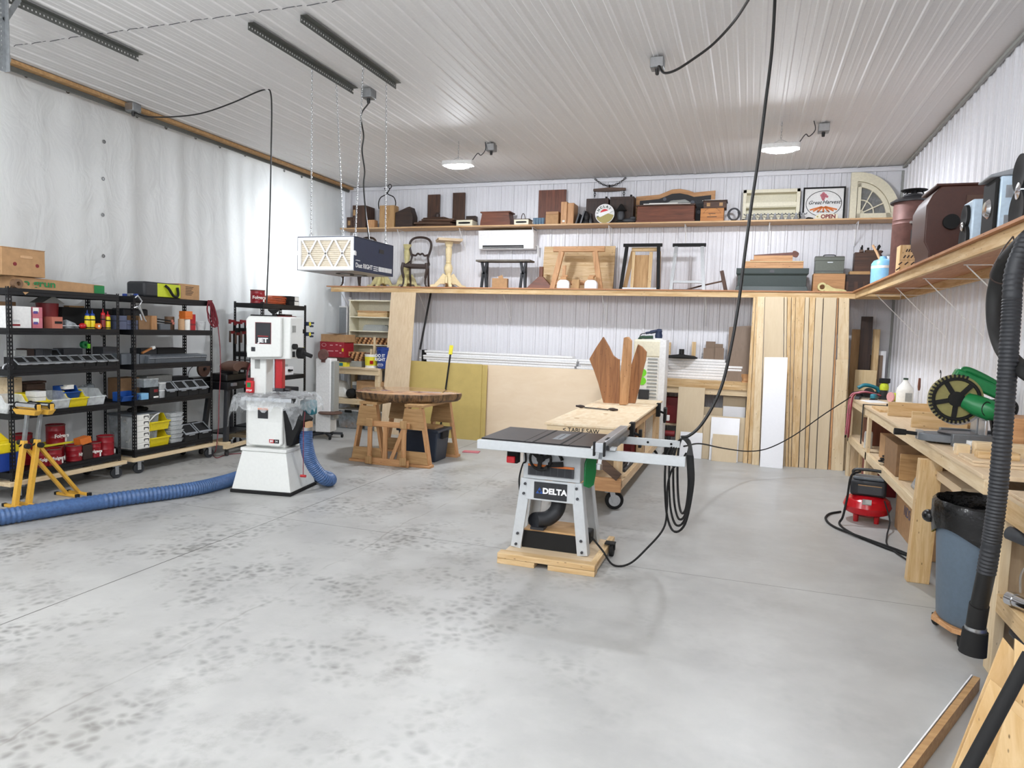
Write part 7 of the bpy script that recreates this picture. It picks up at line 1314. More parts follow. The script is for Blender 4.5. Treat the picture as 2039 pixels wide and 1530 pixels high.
front_panel(478, 830, 1045, 1400, 'wide tan fibreboard panel behind the white panels', 'mdfz', 10.50); front_panel(540, 770, 1055, 1392, 'wide white panel in front of the wide tan panel', 'melamine', 10.44); front_panel(555, 757, 1188, 1405, 'low tan fibreboard panel in front of the white panel', 'mdfz', 10.38)
zc = .44
def shelf_panel(x0, x1, yt, yb, lab, mat, y):
    f = lambda X, Y_: (1280+X*.2483, 570+Y_*.2483); a, b = Yp(*f(x0, yt), y), Yp(*f(x1, yt), y); c = Yp(*f(x0, yb), y); return solo(MB().bx(0, b.x-a.x, 0, .014, 0, a.z-zc), 'shelf_sheet', mat, lab, 'panel', (a.x, y, zc), bev=.002)
shelf_panel(645, 828, 880, 1040, 'tan panel standing on the bench shelf behind the white one', 'mdfz', 10.90); shelf_panel(645, 825, 962, 1045, 'small white panel standing on the bench shelf', 'melamine', 10.86); shelf_panel(482, 642, 968, 1040, 'tan panel under the upper dark opening of the bench', 'mdfz', 10.86)
MB().bx(4.1, L-.0, .02, .05, .44-.03, .47).build('shelf_edge', 'matte_black', bpt and bpy.data.objects['lumber_bench'])
solo(MB().bx(-.2, .2, -.1, .1, 0, .16), 'dark_case', 'charcoal', 'dark tool case inside the upper dark opening of the bench', 'case', (-.5, 11.08, .44), bev=.02); solo(MB().bx(-.12, .12, -.1, .1, 0, .4), 'red_tool_box', 'red_dark', 'red and black tool box inside the left dark opening', 'case', (-1.05, 11.0, .442), bev=.01)
t = thing('drill_driver', 'cordless drill hanging in the left dark opening of the bench', 'drill', (-1.06, 10.6, .0)); MB().bx(-.06, .05, -.06, .06, 0, .1).build('battery', 'matte_black', t, bev=.01); MB().bx(-.03, .02, -.03, .03, .1, .3).build('grip', 'charcoal', t, bev=.01); MB().cyl((-.06, 0, .32), (.08, 0, .32), .045).build('body', 'red_dark', t)
# pole and bar by the cardboard
solo(MB().bar((0, 0, 0), (.07, .24, 1.0), .03, .02, (0, 1, 0)), 'steel_bar', 'iron', 'grey steel bar leaning on the back wall above the cardboard', 'bar', (Yp(838, 690, 11.05).x, 11.02, LZ+9*.0392))
p0 = Zp(884, 800, 0); a = Yp(885, 770, 10.3); b = Yp(898, 688, 10.58); t = thing('pole', 'black pole with a yellow tip leaning on the mustard cardboard', 'pole', (a.x-.04, 10.22, 0)); d = Vector((b.x-a.x+.06, .34, b.z)); MB().cyl((0, 0, 0), tuple(d*.93), .014).build('shaft', 'matte_black', t); MB().bar(tuple(d*.9), tuple(d), .06, .03, (0, 1, 0)).build('tip', 'label_yellow', t, bev=.004)
# ---- planks leaning on the shelf at the right, left to right
PL = [((885, 908), 92, (800, 838), 1420, 'plankz', .03, 'leftmost narrow pine plank leaning on the lower shelf', 0), ((910, 942), 75, (840, 872), 1425, 'plankz', .03, 'second narrow pine plank from the left', 0), ((925, 980), 60, (872, 932), 1435, 'sprucez', .02, 'pine plank just left of the tall tan board with a split', .0),
      ((982, 1135), 45, (935, 1118), 1440, 'mdfz', .018, 'tall tan fibreboard behind the bright white panel', .02), ((1138, 1160), 45, (1122, 1140), 1445, 'mdfz', .03, 'thin tan strip right beside the tall fibreboard', 0),
      ((1160, 1192), 75, (1141, 1165), 1448, 'plankz', .03, 'knotty pine plank right of the white panel', 0), ((1194, 1226), 85, (1167, 1188), 1450, 'plankz', .02, 'narrow grainy pine plank, second right of the white panel', 0), ((1228, 1303), 70, (1190, 1246), 1452, 'plankz', .022, 'wide figured pine plank in the middle of the right group', 0),
      ((1306, 1338), 48, (1250, 1294), 1455, 'mdfz', .018, 'narrow tan board between pine planks', 0), ((1340, 1388), 55, (1297, 1322), 1458, 'plankz', .03, 'pine plank with a dark edge in the right group', 0), ((1391, 1450), 45, (1326, 1384), 1465, 'mdfz', .018, 'tan fibreboard strip with a dark gap at its right', 0),
      ((1455, 1560), 50, (1388, 1480), 1470, 'mdfz', .018, 'wide tan fibreboard second from the right', 0), ((1562, 1572), 60, (1484, 1506), 1472, 'firz', .03, 'thin reddish board edge beside the rightmost planks', 0), ((1575, 1660), 55, (1530, 1638), 1478, 'sprucez', .035, 'tall rightmost spruce plank leaning on the shelf', .05)]
f = lambda X, Y_: (1280+X*.2483, 570+Y_*.2483)
for i, (tx, ty, bx_, by, m, th, lab, back) in enumerate(PL):
    B0 = Zp(*f((bx_[0]+bx_[1])/2, by)); yb = B0.y+back; yt = 10.67+back*.5
    zt = min(2.385, Yp(*f(tx[0], ty), yt).z)
    l0, l1 = Yp(*f(tx[0], ty), yt).x, Yp(*f(tx[1], ty), yt).x; k0, k1 = Yp(*f(bx_[0], by), yb).x, Yp(*f(bx_[1], by), yb).x
    leaner('leaning_plank', lab, 'plank', (l0+.002, yt, zt), (l1-.002, yt, zt), (k1-.002, yb, 0), (k0+.002, yb, 0), th, m, 'planks leaning on the lower shelf')
B0 = Zp(*f(1030, 1452)); tl = Yp(*f(975, 570), 10.40); tr_ = Yp(*f(1162, 572), 10.40); bl = Yp(*f(938, 1448), B0.y-.05); brr = Yp(*f(1122, 1455), B0.y-.05)
leaner('melamine_sheet', 'bright white melamine panel leaning in front of the planks', 'panel', tl, tr_, (brr.x, B0.y-.05, 0), (bl.x, B0.y-.05, 0), .016, 'melamine')
B0 = Zp(*f(1556, 1480)); tl = Yp(*f(1552, 590), 10.56); tr_ = Yp(*f(1648, 588), 10.56)
leaner('leaning_plank', 'shorter spruce plank in front of the tall rightmost one', 'plank', tl, tr_, (Yp(*f(1605, 1480), B0.y).x, B0.y, 0), (Yp(*f(1508, 1478), B0.y).x, B0.y, 0), .035, 'sprucez', 'planks leaning on the lower shelf')
# ================================================================ outfeed bench behind the table saw
OX0, OX1, OY0, OY1, OZ = -1.93, -1.14, 6.88, 10.05, .86
def osb():
    m, nt, b = _new('osb'); N = nt.nodes.new; L = nt.links.new; tc = N('ShaderNodeTexCoord'); v = N('ShaderNodeTexVoronoi'); v.inputs['Scale'].default_value = 22; mp = N('ShaderNodeMapping'); mp.inputs['Scale'].default_value = (1, .45, 1); mp.inputs['Rotation'].default_value = (0, 0, .6); L(tc.outputs['Object'], mp.inputs['Vector']); L(mp.outputs[0], v.inputs['Vector'])
    r = N('ShaderNodeValToRGB'); r.color_ramp.elements[0].color = lin('dcc29c'); r.color_ramp.elements[1].color = lin('ecdcc0'); L(v.outputs['Color'], r.inputs['Fac']); L(r.outputs['Color'], b.inputs['Base Color']); b.inputs['Roughness'].default_value = .6
osb()
t = thing('outfeed_bench', 'long rolling pine workbench with a pale board top behind the table saw', 'workbench', ((OX0+OX1)/2, OY0, 0)); OB = t; w2 = (OX1-OX0)/2; L = OY1-OY0
MB().bx(-w2-.02, w2+.02, -.02, L, OZ-.022, OZ).build('top', 'osb', t, bev=.002)
MB().bx(-w2, w2, 0, .038, OZ-.112, OZ-.022).build('front_apron', 'sprucex', t, bev=.003); MB().bx(w2-.038, w2, .038, L-.02, OZ-.112, OZ-.022).build('side_apron', 'old'+'y' if 0 else 'tany', t, bev=.003); MB().bx(-w2, -w2+.038, .038, L-.02, OZ-.112, OZ-.022).build('side_apron', 'tany', t, bev=.003)
text('< TABLE SAW', .062, 'matte_black', t, (-w2+.36, -.0015, OZ-.062), FACE_Y, bold=.0008)
for x in (-w2, w2-.09):
    for y in (.038, 1.55, L-.13): MB().bx(x, x+.09, y, y+.038, .25, OZ-.112).build('leg', 'pinez', t, bev=.003)
MB().bx(-w2, w2, 0, .038, .2, .34).build('lower_rail', 'firx', t, bev=.003); MB().bx(w2-.038, w2, .038, L-.02, .22, .31).build('lower_rail', 'pine'+'y', t, bev=.003); MB().bx(-w2, -w2+.038, .038, L-.02, .22, .31).build('lower_rail', 'piney', t, bev=.003); MB().bx(-w2+.038, w2-.038, .038, L-.02, .27, .29).build('lower_shelf', 'plyy', t)
MB().bar((w2-.35, -.012, .6), (w2-.02, -.012, .36), .09, .02, (0, 1, 0)).build('brace', 'oldx', t, bev=.003); MB().bx(-w2+.04, w2-.04, 1.9, 1.95, .3, OZ-.12).build('inner_panel', 'cherryz', t)
for k in range(5): MB().cyl((-.2+.1*(k % 2)*2, .5+k*.6, OZ-.0005), (-.2+.1*(k % 2)*2, .5+k*.6, OZ+.0008), .045 if 0 else .03, n=16).build('dog_hole', 'tanx', t)
for x, y in ((w2-.08, .12), (-w2+.08, .12), (w2-.08, L-.2), (-w2+.08, L-.2)):
    c = bpy.data.objects.new('caster', None); COL.objects.link(c); c.parent = t; c.location = (x, y, 0); c.rotation_euler = (0, 0, rad(20))
    MB().cyl((0, -.022, .095), (0, .022, .095), .095, n=28).build('wheel', 'matte_black', c, bev=.01); MB().cyl((0, -.025, .095), (0, .025, .095), .06, n=24).build('hub', 'zinc', c); MB().bx(-.05, .05, -.045, .045, .19, .2).bar((-.03, -.034, .19), (0, -.034, .08), .05, .006, (0, 1, 0)).bar((-.03, .034, .19), (0, .034, .08), .05, .006, (0, 1, 0)).bx(-.1, -.02, -.02, .02, .175, .185).build('fork', 'zinc', c)
for y in (.35, 2.6): MB().bx(w2, w2+.05, y, y+.12, OZ-.17, OZ+.01).cyl((w2+.05, y+.06, OZ-.1), (w2+.12, y+.06, OZ-.13), .014).bx(w2+.1, w2+.13, y+.03, y+.09, OZ-.25, OZ-.06).build('bench_vise', 'matte_black', t, bev=.004)
crate('parts_case', 'pale green-grey printed case on the lower shelf of the outfeed bench', 'case', (-1.78, 7.3, .29), (.5, .4, .3), 'label_grey'); 
t = thing('steel_rods', 'dark steel rods lying on the lower shelf of the outfeed bench', 'rods', (-1.3, 7.9, .29), group=None); 
for i in range(4): MB().cyl((-.05+.045*i, -.4, .02), (-.05+.045*i, .7, .02), .018, n=10).build('rod', 'charcoal' if i % 2 else 'iron', t)
MB().tube(spline([(.08, -.2, .02), (.1, 0, .09), (.1, .25, .1), (.08, .3, .03)]), .008, 6).build('bent_rod', 'steel', t)
crate('red_tool_box', 'red tool box on the lower shelf behind the dark rods', 'toolbox', (-1.42, 8.65, .29) if 0 else (-1.45, 8.66, .292), (.3, .28, .2), 'red_dark')
# wood crotch slabs and draw knife on the bench
FW = lambda X, Y_, y: Yp(940+X*.2354, 640+Y_*.2354, y)
def slab_piece(pts, y, thick, lab, mat, ry=0):
    P = [FW(X, Y_, y) for X, Y_ in pts]; c = sum((p.x for p in P))/len(P); return solo(MB().prism([(p.x-c, max(0, p.z-OZ)) for p in P], thick, (0, thick/2, 0)), 'crotch_slab', mat, lab, 'slab', (c, y, OZ), ry, 'live-edge slabs on the outfeed bench', bev=.004)
slab_piece([(1113, 692), (1070, 520), (1035, 420), (995, 320), (1050, 225), (1112, 132), (1160, 215), (1195, 290), (1235, 320), (1250, 322), (1250, 697)], 9.25, .06, 'left brown slab with a pointed top standing on the outfeed bench', 'cedarz')
slab_piece([(1252, 705), (1262, 430), (1290, 140), (1320, 132), (1348, 165), (1345, 300), (1330, 500), (1312, 705)], 9.08, .09, 'narrow middle slab seen edge-on between the two wide ones', 'firz', rad(-8))
slab_piece([(1315, 692), (1325, 540), (1345, 380), (1370, 300), (1405, 195), (1440, 215), (1478, 260), (1470, 330), (1445, 420), (1415, 560), (1382, 692)], 9.42, .06, 'right slab with a wavy live edge standing on the outfeed bench', 'cedarz')
a, b = FW(985, 715, 8.4), FW(1240, 745, 8.4); t = thing('draw_knife', 'draw knife with two dark wooden handles lying on the outfeed bench', 'knife', (-1.72, 8.35, OZ), rad(-14)); MB().bx(-.16, .16, -.012, .012, .006, .018).build('blade', 'iron', t)
for s in (-1, 1): MB().lathe([(.006, 0), (.016, .02), (.02, .06), (.013, .1), (.012, .12)], (s*.16, 0, .021), 12, M=Matrix.Rotation(s*pi/2, 4, 'Y')).build('handle', 'dark_brown', t)
# sander tower
t = thing('sander_tower', 'tall pale plastic drawer tower with green labels behind the outfeed bench', 'tower', (-1.345, 10.32, 0)); w2 = .225; H = 1.66
MB().bx(-w2, w2, -.2, .17, .06, H).build('body', 'paper', t, bev=.01); g = MB()
for k in range(14): g.bx(-.02, .12, -.206, -.2, .88+k*.05, .905+k*.05)
g.build('slots', 'label_grey', t); MB().bx(.14, w2+.004, -.21, .17, .06, H+.06).build('corner_post', 'white', t, bev=.004); MB().bx(-w2-.01, w2-.06, -.21, .18, H-.2, H+.06).build('cover_cloth', 'cream', t, bev=.03)
for z in (1.12, 1.24): MB().lathe([(.001, 0), (.058, 0), (.058, .006), (.001, .006)], (-.09, -.2, z), 20, M=Matrix.Rotation(pi/2, 4, 'X')).build('green_label', 'lime_green', t)
MB().bx(-.13, .02, -.25, -.2, .86, 1.0).build('black_outlet', 'charcoal', t, bev=.006); MB().bx(w2, w2+.05, -.16, -.06, .55, .75).build('side_socket', 'dark_grey', t, bev=.01); MB().bx(w2+.05, w2+.09, -.15, -.08, .56, .64).build('plug', 'bright_white', t, bev=.006)
for x in (-.18, .18):
    for y in (-.15, .12): MB().cyl((x-.015, y, .03), (x+.015, y, .03), .03, n=14).build('caster', 'matte_black', t)
t = thing('palm_sander', 'dark palm sander with its green-black hose on top of the pale tower', 'sander', (-1.27, 10.3, H+.06)); MB().cyl((.02, 0, .0), (.02, 0, .022), .07, n=22).build('pad', 'white', t); MB().lathe([(.05, .022), (.055, .06), (.045, .1), (.05, .125), (.04, .14)], (.02, 0, 0), 20).build('body', 'navy', t); MB().tube(spline([(.06, 0, .125), (-.0, 0, .125), (-.1, 0, .105), (-.17, 0, .09)]), [.032]*9+[.025]*8+[.018]*8, 10).build('handle', 'navy', t)
MB().tube(spline([(-.06, 0, .035), (-.16, 0, .03), (-.24, .0, .02), (-.30, .05, -.08)]), .024, 10).build('hose', 'dark_green', t); MB().tube(spline([(-.17, 0, .09), (-.24, .02, .07), (-.27, .05, 0)]), .006, 6).build('lead', 'matte_black', t)
# ================================================================ table saw
SX0, SX1, SY0, SY1, TZ = -1.96, -.93, 5.09, 5.79, .945
t = thing('table_saw', 'grey contractor table saw with black iron top and long rails on a wooden base', 'table saw', (-1.42, 5.3, 0)); TS = t; ox, oy = -1.42, 5.3
S('saw_iron', '3c3a3a', .33, .5, var=.12, scale=10)
xs = [SX0, -1.60, -1.25, SX1]
for i, nm in enumerate(('left_wing', 'main_top', 'right_wing')): MB().bx(xs[i]-ox+.002, xs[i+1]-ox-.002, SY0-oy, SY1-oy, TZ-.035, TZ).build(nm, 'saw_iron', t, bev=.002)
MB().bx(-1.44-ox, -1.36-ox, 5.3-oy, 5.62-oy, TZ-.001, TZ+.0006).build('insert_plate', 'grey', t); MB().bx(-1.402-ox, -1.396-ox, 5.34-oy, 5.58-oy, TZ, TZ+.001).build('blade_slot', 'matte_black', t)
for x in (-1.53, -1.31): MB().bx(x-ox-.01, x-ox+.01, SY0-oy, SY1-oy, TZ-.0005, TZ+.0004).build('miter_slot', 'matte_black', t)
MB().bx(SX0-ox-.0, -.38-ox, 5.0-oy, 5.05-oy, TZ-.075, TZ-.005).build('front_rail', 'machine_grey', t, bev=.004); MB().bx(SX0-ox, SX1-ox, 5.05-oy, SY0-oy, TZ-.06, TZ-.02).build('rail_angle', 'matte_black', t); MB().bx(SX0-ox, -.49-ox, SY1-oy, SY1+.035-oy, TZ-.07, TZ-.01).build('rear_rail', 'machine_grey', t, bev=.004)
for x in (-.75, -.56): MB().cyl((x-ox, SY1-oy-.002, TZ-.04), (x-ox, SY1-oy, TZ-.04), .01, n=12).build('rail_hole', 'matte_black', t)
fx = -.965; MB().bx(fx-ox-.03, fx-ox+.03, 4.83-oy, 5.86-oy, TZ+.006, TZ+.075).build('fence', 'aluminium', t, bev=.003); MB().bx(fx-ox-.09, fx-ox+.09, 4.98-oy, 5.06-oy, TZ-.0, TZ+.02).build('fence_head', 'machine_grey', t, bev=.003)
for x in (-.042, .03): MB().bx(fx-ox+x, fx-ox+x+.012, 4.82-oy, 4.86-oy, TZ-.02, TZ+.08).build('fence_end', 'matte_black', t)
MB().bar((fx-ox, 4.92-oy, TZ), (fx-ox, 4.86-oy, TZ-.1), .025, .02, (0, 1, 0)).cyl((fx-ox, 4.86-oy, TZ-.12), (fx-ox, 4.86-oy, TZ-.08), .022).build('fence_lever', 'chrome', t); MB().bx(fx-ox+.005, fx-ox+.026, 5.0-oy, 5.12-oy, TZ+.075, TZ+.0765).build('fence_label', 'matte_black', t)
MB().bx(fx-ox+.03, fx-ox+.05, 4.95-oy, 5.86-oy, TZ+.004, TZ+.04).build('fence_flange', 'iron', t)
# cabinet and stand
cw, fy = .235, 5.25-oy
MB().hexa([(-cw*.99, fy, .62), (cw*.99, fy, .62), (cw*.99, .35, .62), (-cw*.99, .35, .62), (-cw, fy-.02, TZ-.035), (cw, fy-.02, TZ-.035), (cw, .38, TZ-.035), (-cw, .38, TZ-.035)]).build('cabinet', 'machine_grey', t, bev=.006)
for sx in (-1, 1):
    for y0, y1 in ((fy, fy+.03), (.36, .40)): MB().bar((sx*.205, (y0), .62), (sx*.275, (y1-.03 if y0 < .1 else y1+.02), .05), .085, .02, (0, 1, 0)).bar((sx*.243, y0+.04 if y0 < .1 else y0-.04, .62), (sx*.313, y1+.01 if y0 < .1 else y1-.02, .05), .012, .08, (0, 1, 0)).build('leg', 'machine_grey', t, bev=.003)
MB().bx(-.2, .2, fy-.012, fy, .455, .62).build('stand_panel', 'machine_grey', t, bev=.004); mp_ = MB().bx(-.135, .135, fy-.016, fy-.012, .47, .605).build('maker_plate', 'charcoal', t, bev=.003)
text('DELTA', .062, 'bright_white', mp_, (.035, fy-.0175, .535), FACE_Y, bold=.0028, sx=1.05); g = MB()
for dx, dz in ((0, 0), (.03, 0), (.015, .026)): g.prism([(-.118+dx, .512+dz), (-.09+dx, .512+dz), (-.104+dx, .536+dz)], .0016, (0, fy-.016, 0))
g.build('triangle_emblem', 'sky', mp_); mp_.children[-1].data.materials[0] = MAT['blue']
wl_ = MB().bx(-.19, .185, fy-.016, fy-.008, .655, .745).build('warning_strip', 'dark_grey', t); g = MB()
for k in range(6):
    x = -.175+k*.058; g.bx(x, x+.05, fy-.0175, fy-.0155, .662, .725)
g.build('warning_panels', 'charcoal', wl_); MB().bx(-.19, .185, fy-.0178, fy-.0155, .728, .745).build('orange_strip', 'orange', wl_)
for sx in (-1, 1):
    for z in (.58, .5, .17, .08): MB().cyl((sx*(.205+(.62-z)*.123), fy-.022, z), (sx*(.205+(.62-z)*.123), fy-.008, z), .011, n=10).build('bolt', 'dark_grey', t)
hw = MB(); hw.tube([(.085*cos(a)-.08, fy-.05, .085*sin(a)+.795) for a in [2*pi*k/24 for k in range(24)]], .011, 8, closed=True)
for k in range(3): a = 2*pi*k/3+.4; hw.bar((-.08, fy-.05, .795), (-.08+.08*cos(a), fy-.05, .795+.08*sin(a)), .03, .014, (0, 1, 0))
hw.cyl((-.08, fy-.06, .795), (-.08, fy-.01, .795), .03).cyl((-.02, fy-.1, .74), (-.02, fy-.05, .74), .014); hw.build('handwheel', 'matte_black', t)
MB().tube(arc((-.06, fy-.028, .74), .16, 20, 70, 10), .014, 6).build('tilt_slot', 'matte_black', t); MB().bar((-.02, fy-.03, .75), (.1, fy-.03, .765), .04, .012, (0, 1, 0)).build('tilt_scale', 'matte_black', t)
sw = MB().bx(-.36, -.27, fy-.05, fy+.03, .74, .86).bx(-.34, -.3, fy-.02, fy+.02, .86, TZ-.07).build('switch_box', 'matte_black', t, bev=.006); MB().bx(-.355, -.285, fy-.075, fy-.05, .745, .8).build('stop_paddle', 'bright_red', sw, bev=.008)
MB().tube(spline([(-.26, fy, .86), (-.22, fy-.02, .84), (-.21, fy-.02, .76), (-.24, fy, .73), (-.275, fy+.03, .6), (-.27, fy+.06, .45)]), .007, 6).build('switch_lead', 'matte_black', t)
MB().prism([(0, 0), (.05, -.02), (.1, .0), (.12, .1), (.12, .26), (.04, .27), (.0, .18)], .018, (cw+.02, fy+.02, .6), (.55, .83, 0), (0, 0, 1)).build('push_stick', 'tool_green', t, bev=.004)
MB().tube(spline([(.03, .12, .6), (.03, .12, .5), (.02, .1, .36), (-.04, .05, .29), (-.12, 0, .28), (-.13, -.01, .28)]), .062, 16).build('dust_elbow', 'charcoal', t); MB().bx(-.16, -.05, -.05, .06, .21, .23).build('elbow_foot', 'charcoal', t)
MB().bx(-.235, .235, fy+.03, fy+.045, .05, .19).build('lower_shroud', 'matte_black', t); MB().bx(-.22, .22, fy+.03, .3, .19, .205).build('stand_shelf', 'tanx', t, bev=.002); MB().bx(.2, .3, .1, .24, .1, .2).build('motor_plate', 'matte_black', t, bev=.01)
# the wooden base on which it stands: two layers of boards
pb = thing('saw_platform', 'wooden platform of doubled boards under the table saw', 'platform', (ox, oy, 0)); x0, x1, y0, y1 = -1.75-ox, -.985-ox, 4.955-oy, 5.76-oy
MB().bx(x0, x1, y0, y0+.09, .042, .085).build('front_board', 'plankx', pb, bev=.004); MB().bx(x0, x0+.3, y0, y0+.1, .0, .04).build('foot_block', 'plankx', pb, bev=.003); MB().bx(x1-.36, x1, y0, y0+.1, .0, .04).build('foot_block', 'plankx', pb, bev=.003)
MB().bx(x0, x1, y0+.092, y1, .02, .048).build('platform_board', 'plyx', pb, bev=.002); MB().bx(x1-.05, x1, y0+.092, y1, .048, .085).build('side_board', 'planky', pb, bev=.003); MB().bx(x0, x1, y1-.09, y1, 0, .02).build('rear_runner', 'firx', pb)
c = MB(); c.cyl((x1+.01, .2, .05), (x1+.04, .2, .05), .05, n=20).bx(x1-.03, x1+.05, .16, .24, .1, .11).bx(x1+.045, x1+.05, .18, .22, .05, .1); c.build('caster', 'matte_black', pb)
cord('saw_cable', [(-.41, 5.42, .9), (-.45, 5.5, .82), (-.52, 5.55, .74), (-.55, 5.56, .6), (-.54, 5.5, .45), (-.55, 5.42, .3), (-.66, 5.34, .15), (-.78, 5.28, .03), (-.9, 5.25, .012), (-1.0, 5.3, .1), (-1.1, 5.35, .18)], .008, 'matte_black', 'black saw power cord sagging from the rails to the floor and back')
t = thing('cord_coil', 'coil of black cord hung over the ends of the table saw rails', 'cord', (-.42, 5.40, .8))
for i in range(4):
    zd, xo = .34+.05*i, .03*i; MB().tube(spline([(.05+.012*i, -.39, .15), (.03, 0, .165+.012*i), (-.06, .38, .155), (-.08-xo, .36, .0), (-.05-xo, .2, -zd*.75), (0-xo*.6, -.05, -zd), (.05, -.28, -zd*.75), (.07+.01*i, -.4, -.05), (.05+.012*i, -.39, .15)], 6), .009, 6).build('loop', 'matte_black', t)
# ================================================================ workbench along the right wall
BX, BZ, XW = 1.31, 1.06, 1.93
t = thing('side_workbench', 'long pine workbench under the side shelf, cluttered with tools', 'workbench', (BX, 7.2, 0)); y0, y1 = -2.62, 3.02; D = XW-BX
MB().bx(-.01, D, y0, y1, BZ-.025, BZ).build('top', 'plyy', t, bev=.002); MB().bx(0, .038, y0, y1, BZ-.115, BZ-.025).build('front_apron', 'sprucey', t, bev=.003); MB().bx(0, .038, -1.2, y1, .46, .55).build('shelf_rail', 'sprucey', t, bev=.003); MB().bx(.038, D, -1.2, y1, .53, .55).build('shelf', 'plyy', t)
for y, w_ in ((2.9, .09), (1.42, .09)): MB().bx(-.0, .038, y, y+w_, 0, BZ-.115).build('leg', 'sprucez', t, bev=.003); MB().bx(.04, .13, y, y+.038, 0, .53).build('leg', 'pinez', t)
MB().bx(.05, D, -2.0, -1.35, .80, .86).build('lower_top', 'plyy', t, bev=.002)
for lab, x, y, w_, mt in (('wide pine board standing as a leg in front of the grey trash can', -.01, -1.38, .09, 'plankz'), ('second pine board standing behind the wide leg board', .22, -1.42, .09, 'firz')):
    solo(MB().hexa([(-.06, 0, 0), (.09, 0, 0), (.09, w_, 0), (-.06, w_, 0), (-.03, 0, BZ-.125), (.12, 0, BZ-.125), (.12, w_, BZ-.125), (-.03, w_, BZ-.125)]), 'leg_board', mt, lab, 'board', (BX+x-.02, 7.2+y, 0), bev=.003)
# boards standing in the back right corner
c2 = lambda X, Y_, y: Yp(1640+X*.1961, 600+Y_*.1961, y)
for x0, x1, yt, y, m, lab in ((385, 505, 155, 11.10, 'darkz', 'tall dark brown plank standing in the back right corner'), (290, 385, 285, 11.18, 'tanz', 'tan board left of the tall dark plank in the corner'), (505, 578, 285, 11.18, 'plankz', 'light tan board right of the tall dark plank in the corner'), (285, 640, 495, 11.24, 'melamine', 'white-edged panel behind the dark plank in the corner'), (300, 605, 540, 11.225, 'brownboardz', 'brown-faced panel set in the white-edged one in the corner'), (322, 542, 695, 11.04, 'maplez', 'square pale maple panel low in front of the dark plank')):
    a, b = c2(x0, yt, y), c2(x1, yt, y); solo(MB().bx(0, b.x-a.x, 0, .014, 0, a.z), 'corner_board', m, lab, 'board', (a.x, y, 0), bev=.002)
# power tools heaped at the far end
t = thing('circular_saw', 'teal power saw lying at the far end of the side workbench', 'power saw', (1.5, 9.98, BZ), rad(10)); MB().bx(-.12, .1, -.05, .05, .02, .09).build('body', 'charcoal', t, bev=.02); MB().tube(spline([(-.14, 0, .13), (-.05, 0, .17), (.08, 0, .14), (.12, 0, .09)]), .024, 10).build('handle', 'teal', t); MB().cyl((-.02, -.06, .07), (-.02, -.05, .07), .07, n=24).build('blade_cover', 'iron', t); MB().bx(-.15, .15, -.07, .07, 0, .015).build('shoe', 'steel', t)
t = thing('trim_router', 'lime-topped tool standing behind the teal saw', 'router', (1.66, 9.92, BZ), rad(-20)); MB().lathe([(.06, 0), (.06, .02), (.04, .03), (.045, .12)], n=18).build('base', 'charcoal', t); MB().lathe([(.05, .12), (.055, .16), (.045, .2), (.03, .21)], n=18).build('motor_cap', 'lime', t); MB().bx(-.06, .06, -.04, .04, .21, .27).build('battery', 'matte_black', t, bev=.008)
t = thing('orbital_sander', 'lime and black sander with a pink sanding face beside the white jug', 'sander', (1.72, 9.62, BZ), rad(30)); MB().cyl((-.05, 0, .06), (-.03, 0, .06), .06, n=22).build('sanding_pad', 'light_pink', t); MB().cyl((-.03, 0, .06), (.03, 0, .06), .052, n=22).build('skirt', 'lime', t, bev=.005); MB().tube([(.03, 0, .06), (.12, 0, .065), (.18, 0, .06)], [.045, .04, .045], 14).build('body', 'charcoal', t)
t = thing('jig_saw', 'small teal tool lying between the sander and the red cords', 'jigsaw', (1.52, 9.72, BZ), rad(70)); MB().bx(-.09, .09, -.03, .03, .02, .08).build('body', 'teal', t, bev=.015); MB().bx(-.08, .05, -.035, .035, 0, .015).build('shoe', 'iron', t)
t = thing('power_strip', 'dark power strip lying on the bench edge with pink cords plugged in', 'power strip', (1.36, 9.85, BZ), rad(78)); MB().bx(-.2, .2, -.03, .03, 0, .035).build('body', 'dark_grey', t, bev=.005); MB().bx(-.1, -.06, -.02, .02, .035, .06).bx(.02, .06, -.02, .02, .035, .06).build('plugs', 'matte_black', t)
for i, (dx, dy, m) in enumerate(((0, 0, 'pink'), (-.015, .06, 'pink'), (.0, -.07, 'cord_red'), (-.01, .12, 'matte_black'))):
    cord('tool_cable', [(1.6, 9.8+dy, BZ+.06), (1.45, 9.82+dy, BZ+.09), (1.36, 9.84+dy, BZ+.075), (1.29+dx, 9.86+dy, BZ+.01), (1.275+dx, 9.87+dy, .8-.05*i), (1.27+dx, 9.9+dy, .62-.03*i), (1.285+dx, 9.95+dy, .6), (1.28+dx, 9.93+dy, .85)], .009, m, ('nearest pink cord looping over the bench edge', 'second pink cord looping over the bench edge', 'dark red cord looping over the bench edge', 'black cord looping over the bench edge')[i])
cord('slack_cable', [Vector((-.43, 5.44, .95)), Yp(1395, 884, 6.6), Yp(1440, 893, 8.0), Yp(1490, 899, 9.0), Yp(1530, 893, 9.3), Yp(1580, 868, 9.5), Yp(1640, 826, 9.7), (1.27, 9.83, 1.075)], .007, 'matte_black', 'thin black cord strung from the saw rails across to the side workbench')
t = thing('glue_jug', 'white gallon glue jug with a grey label on the side workbench', 'jug', (1.76, 9.2, BZ)); MB().lathe([(.085, 0), (.09, .01), (.09, .17), (.085, .2), (.03, .275), (.022, .3)], n=24).build('body', 'paper', t); MB().cyl((0, 0, .3), (0, 0, .32), .026).build('cap', 'dark_green', t); MB().lathe([(.0905, .06), (.0905, .15)], n=24, cap=False).build('label', 'label_grey', t) if 0 else MB().bx(-.01, .06, -.0925, -.075, .05, .15).build('label', 'label_grey', t)
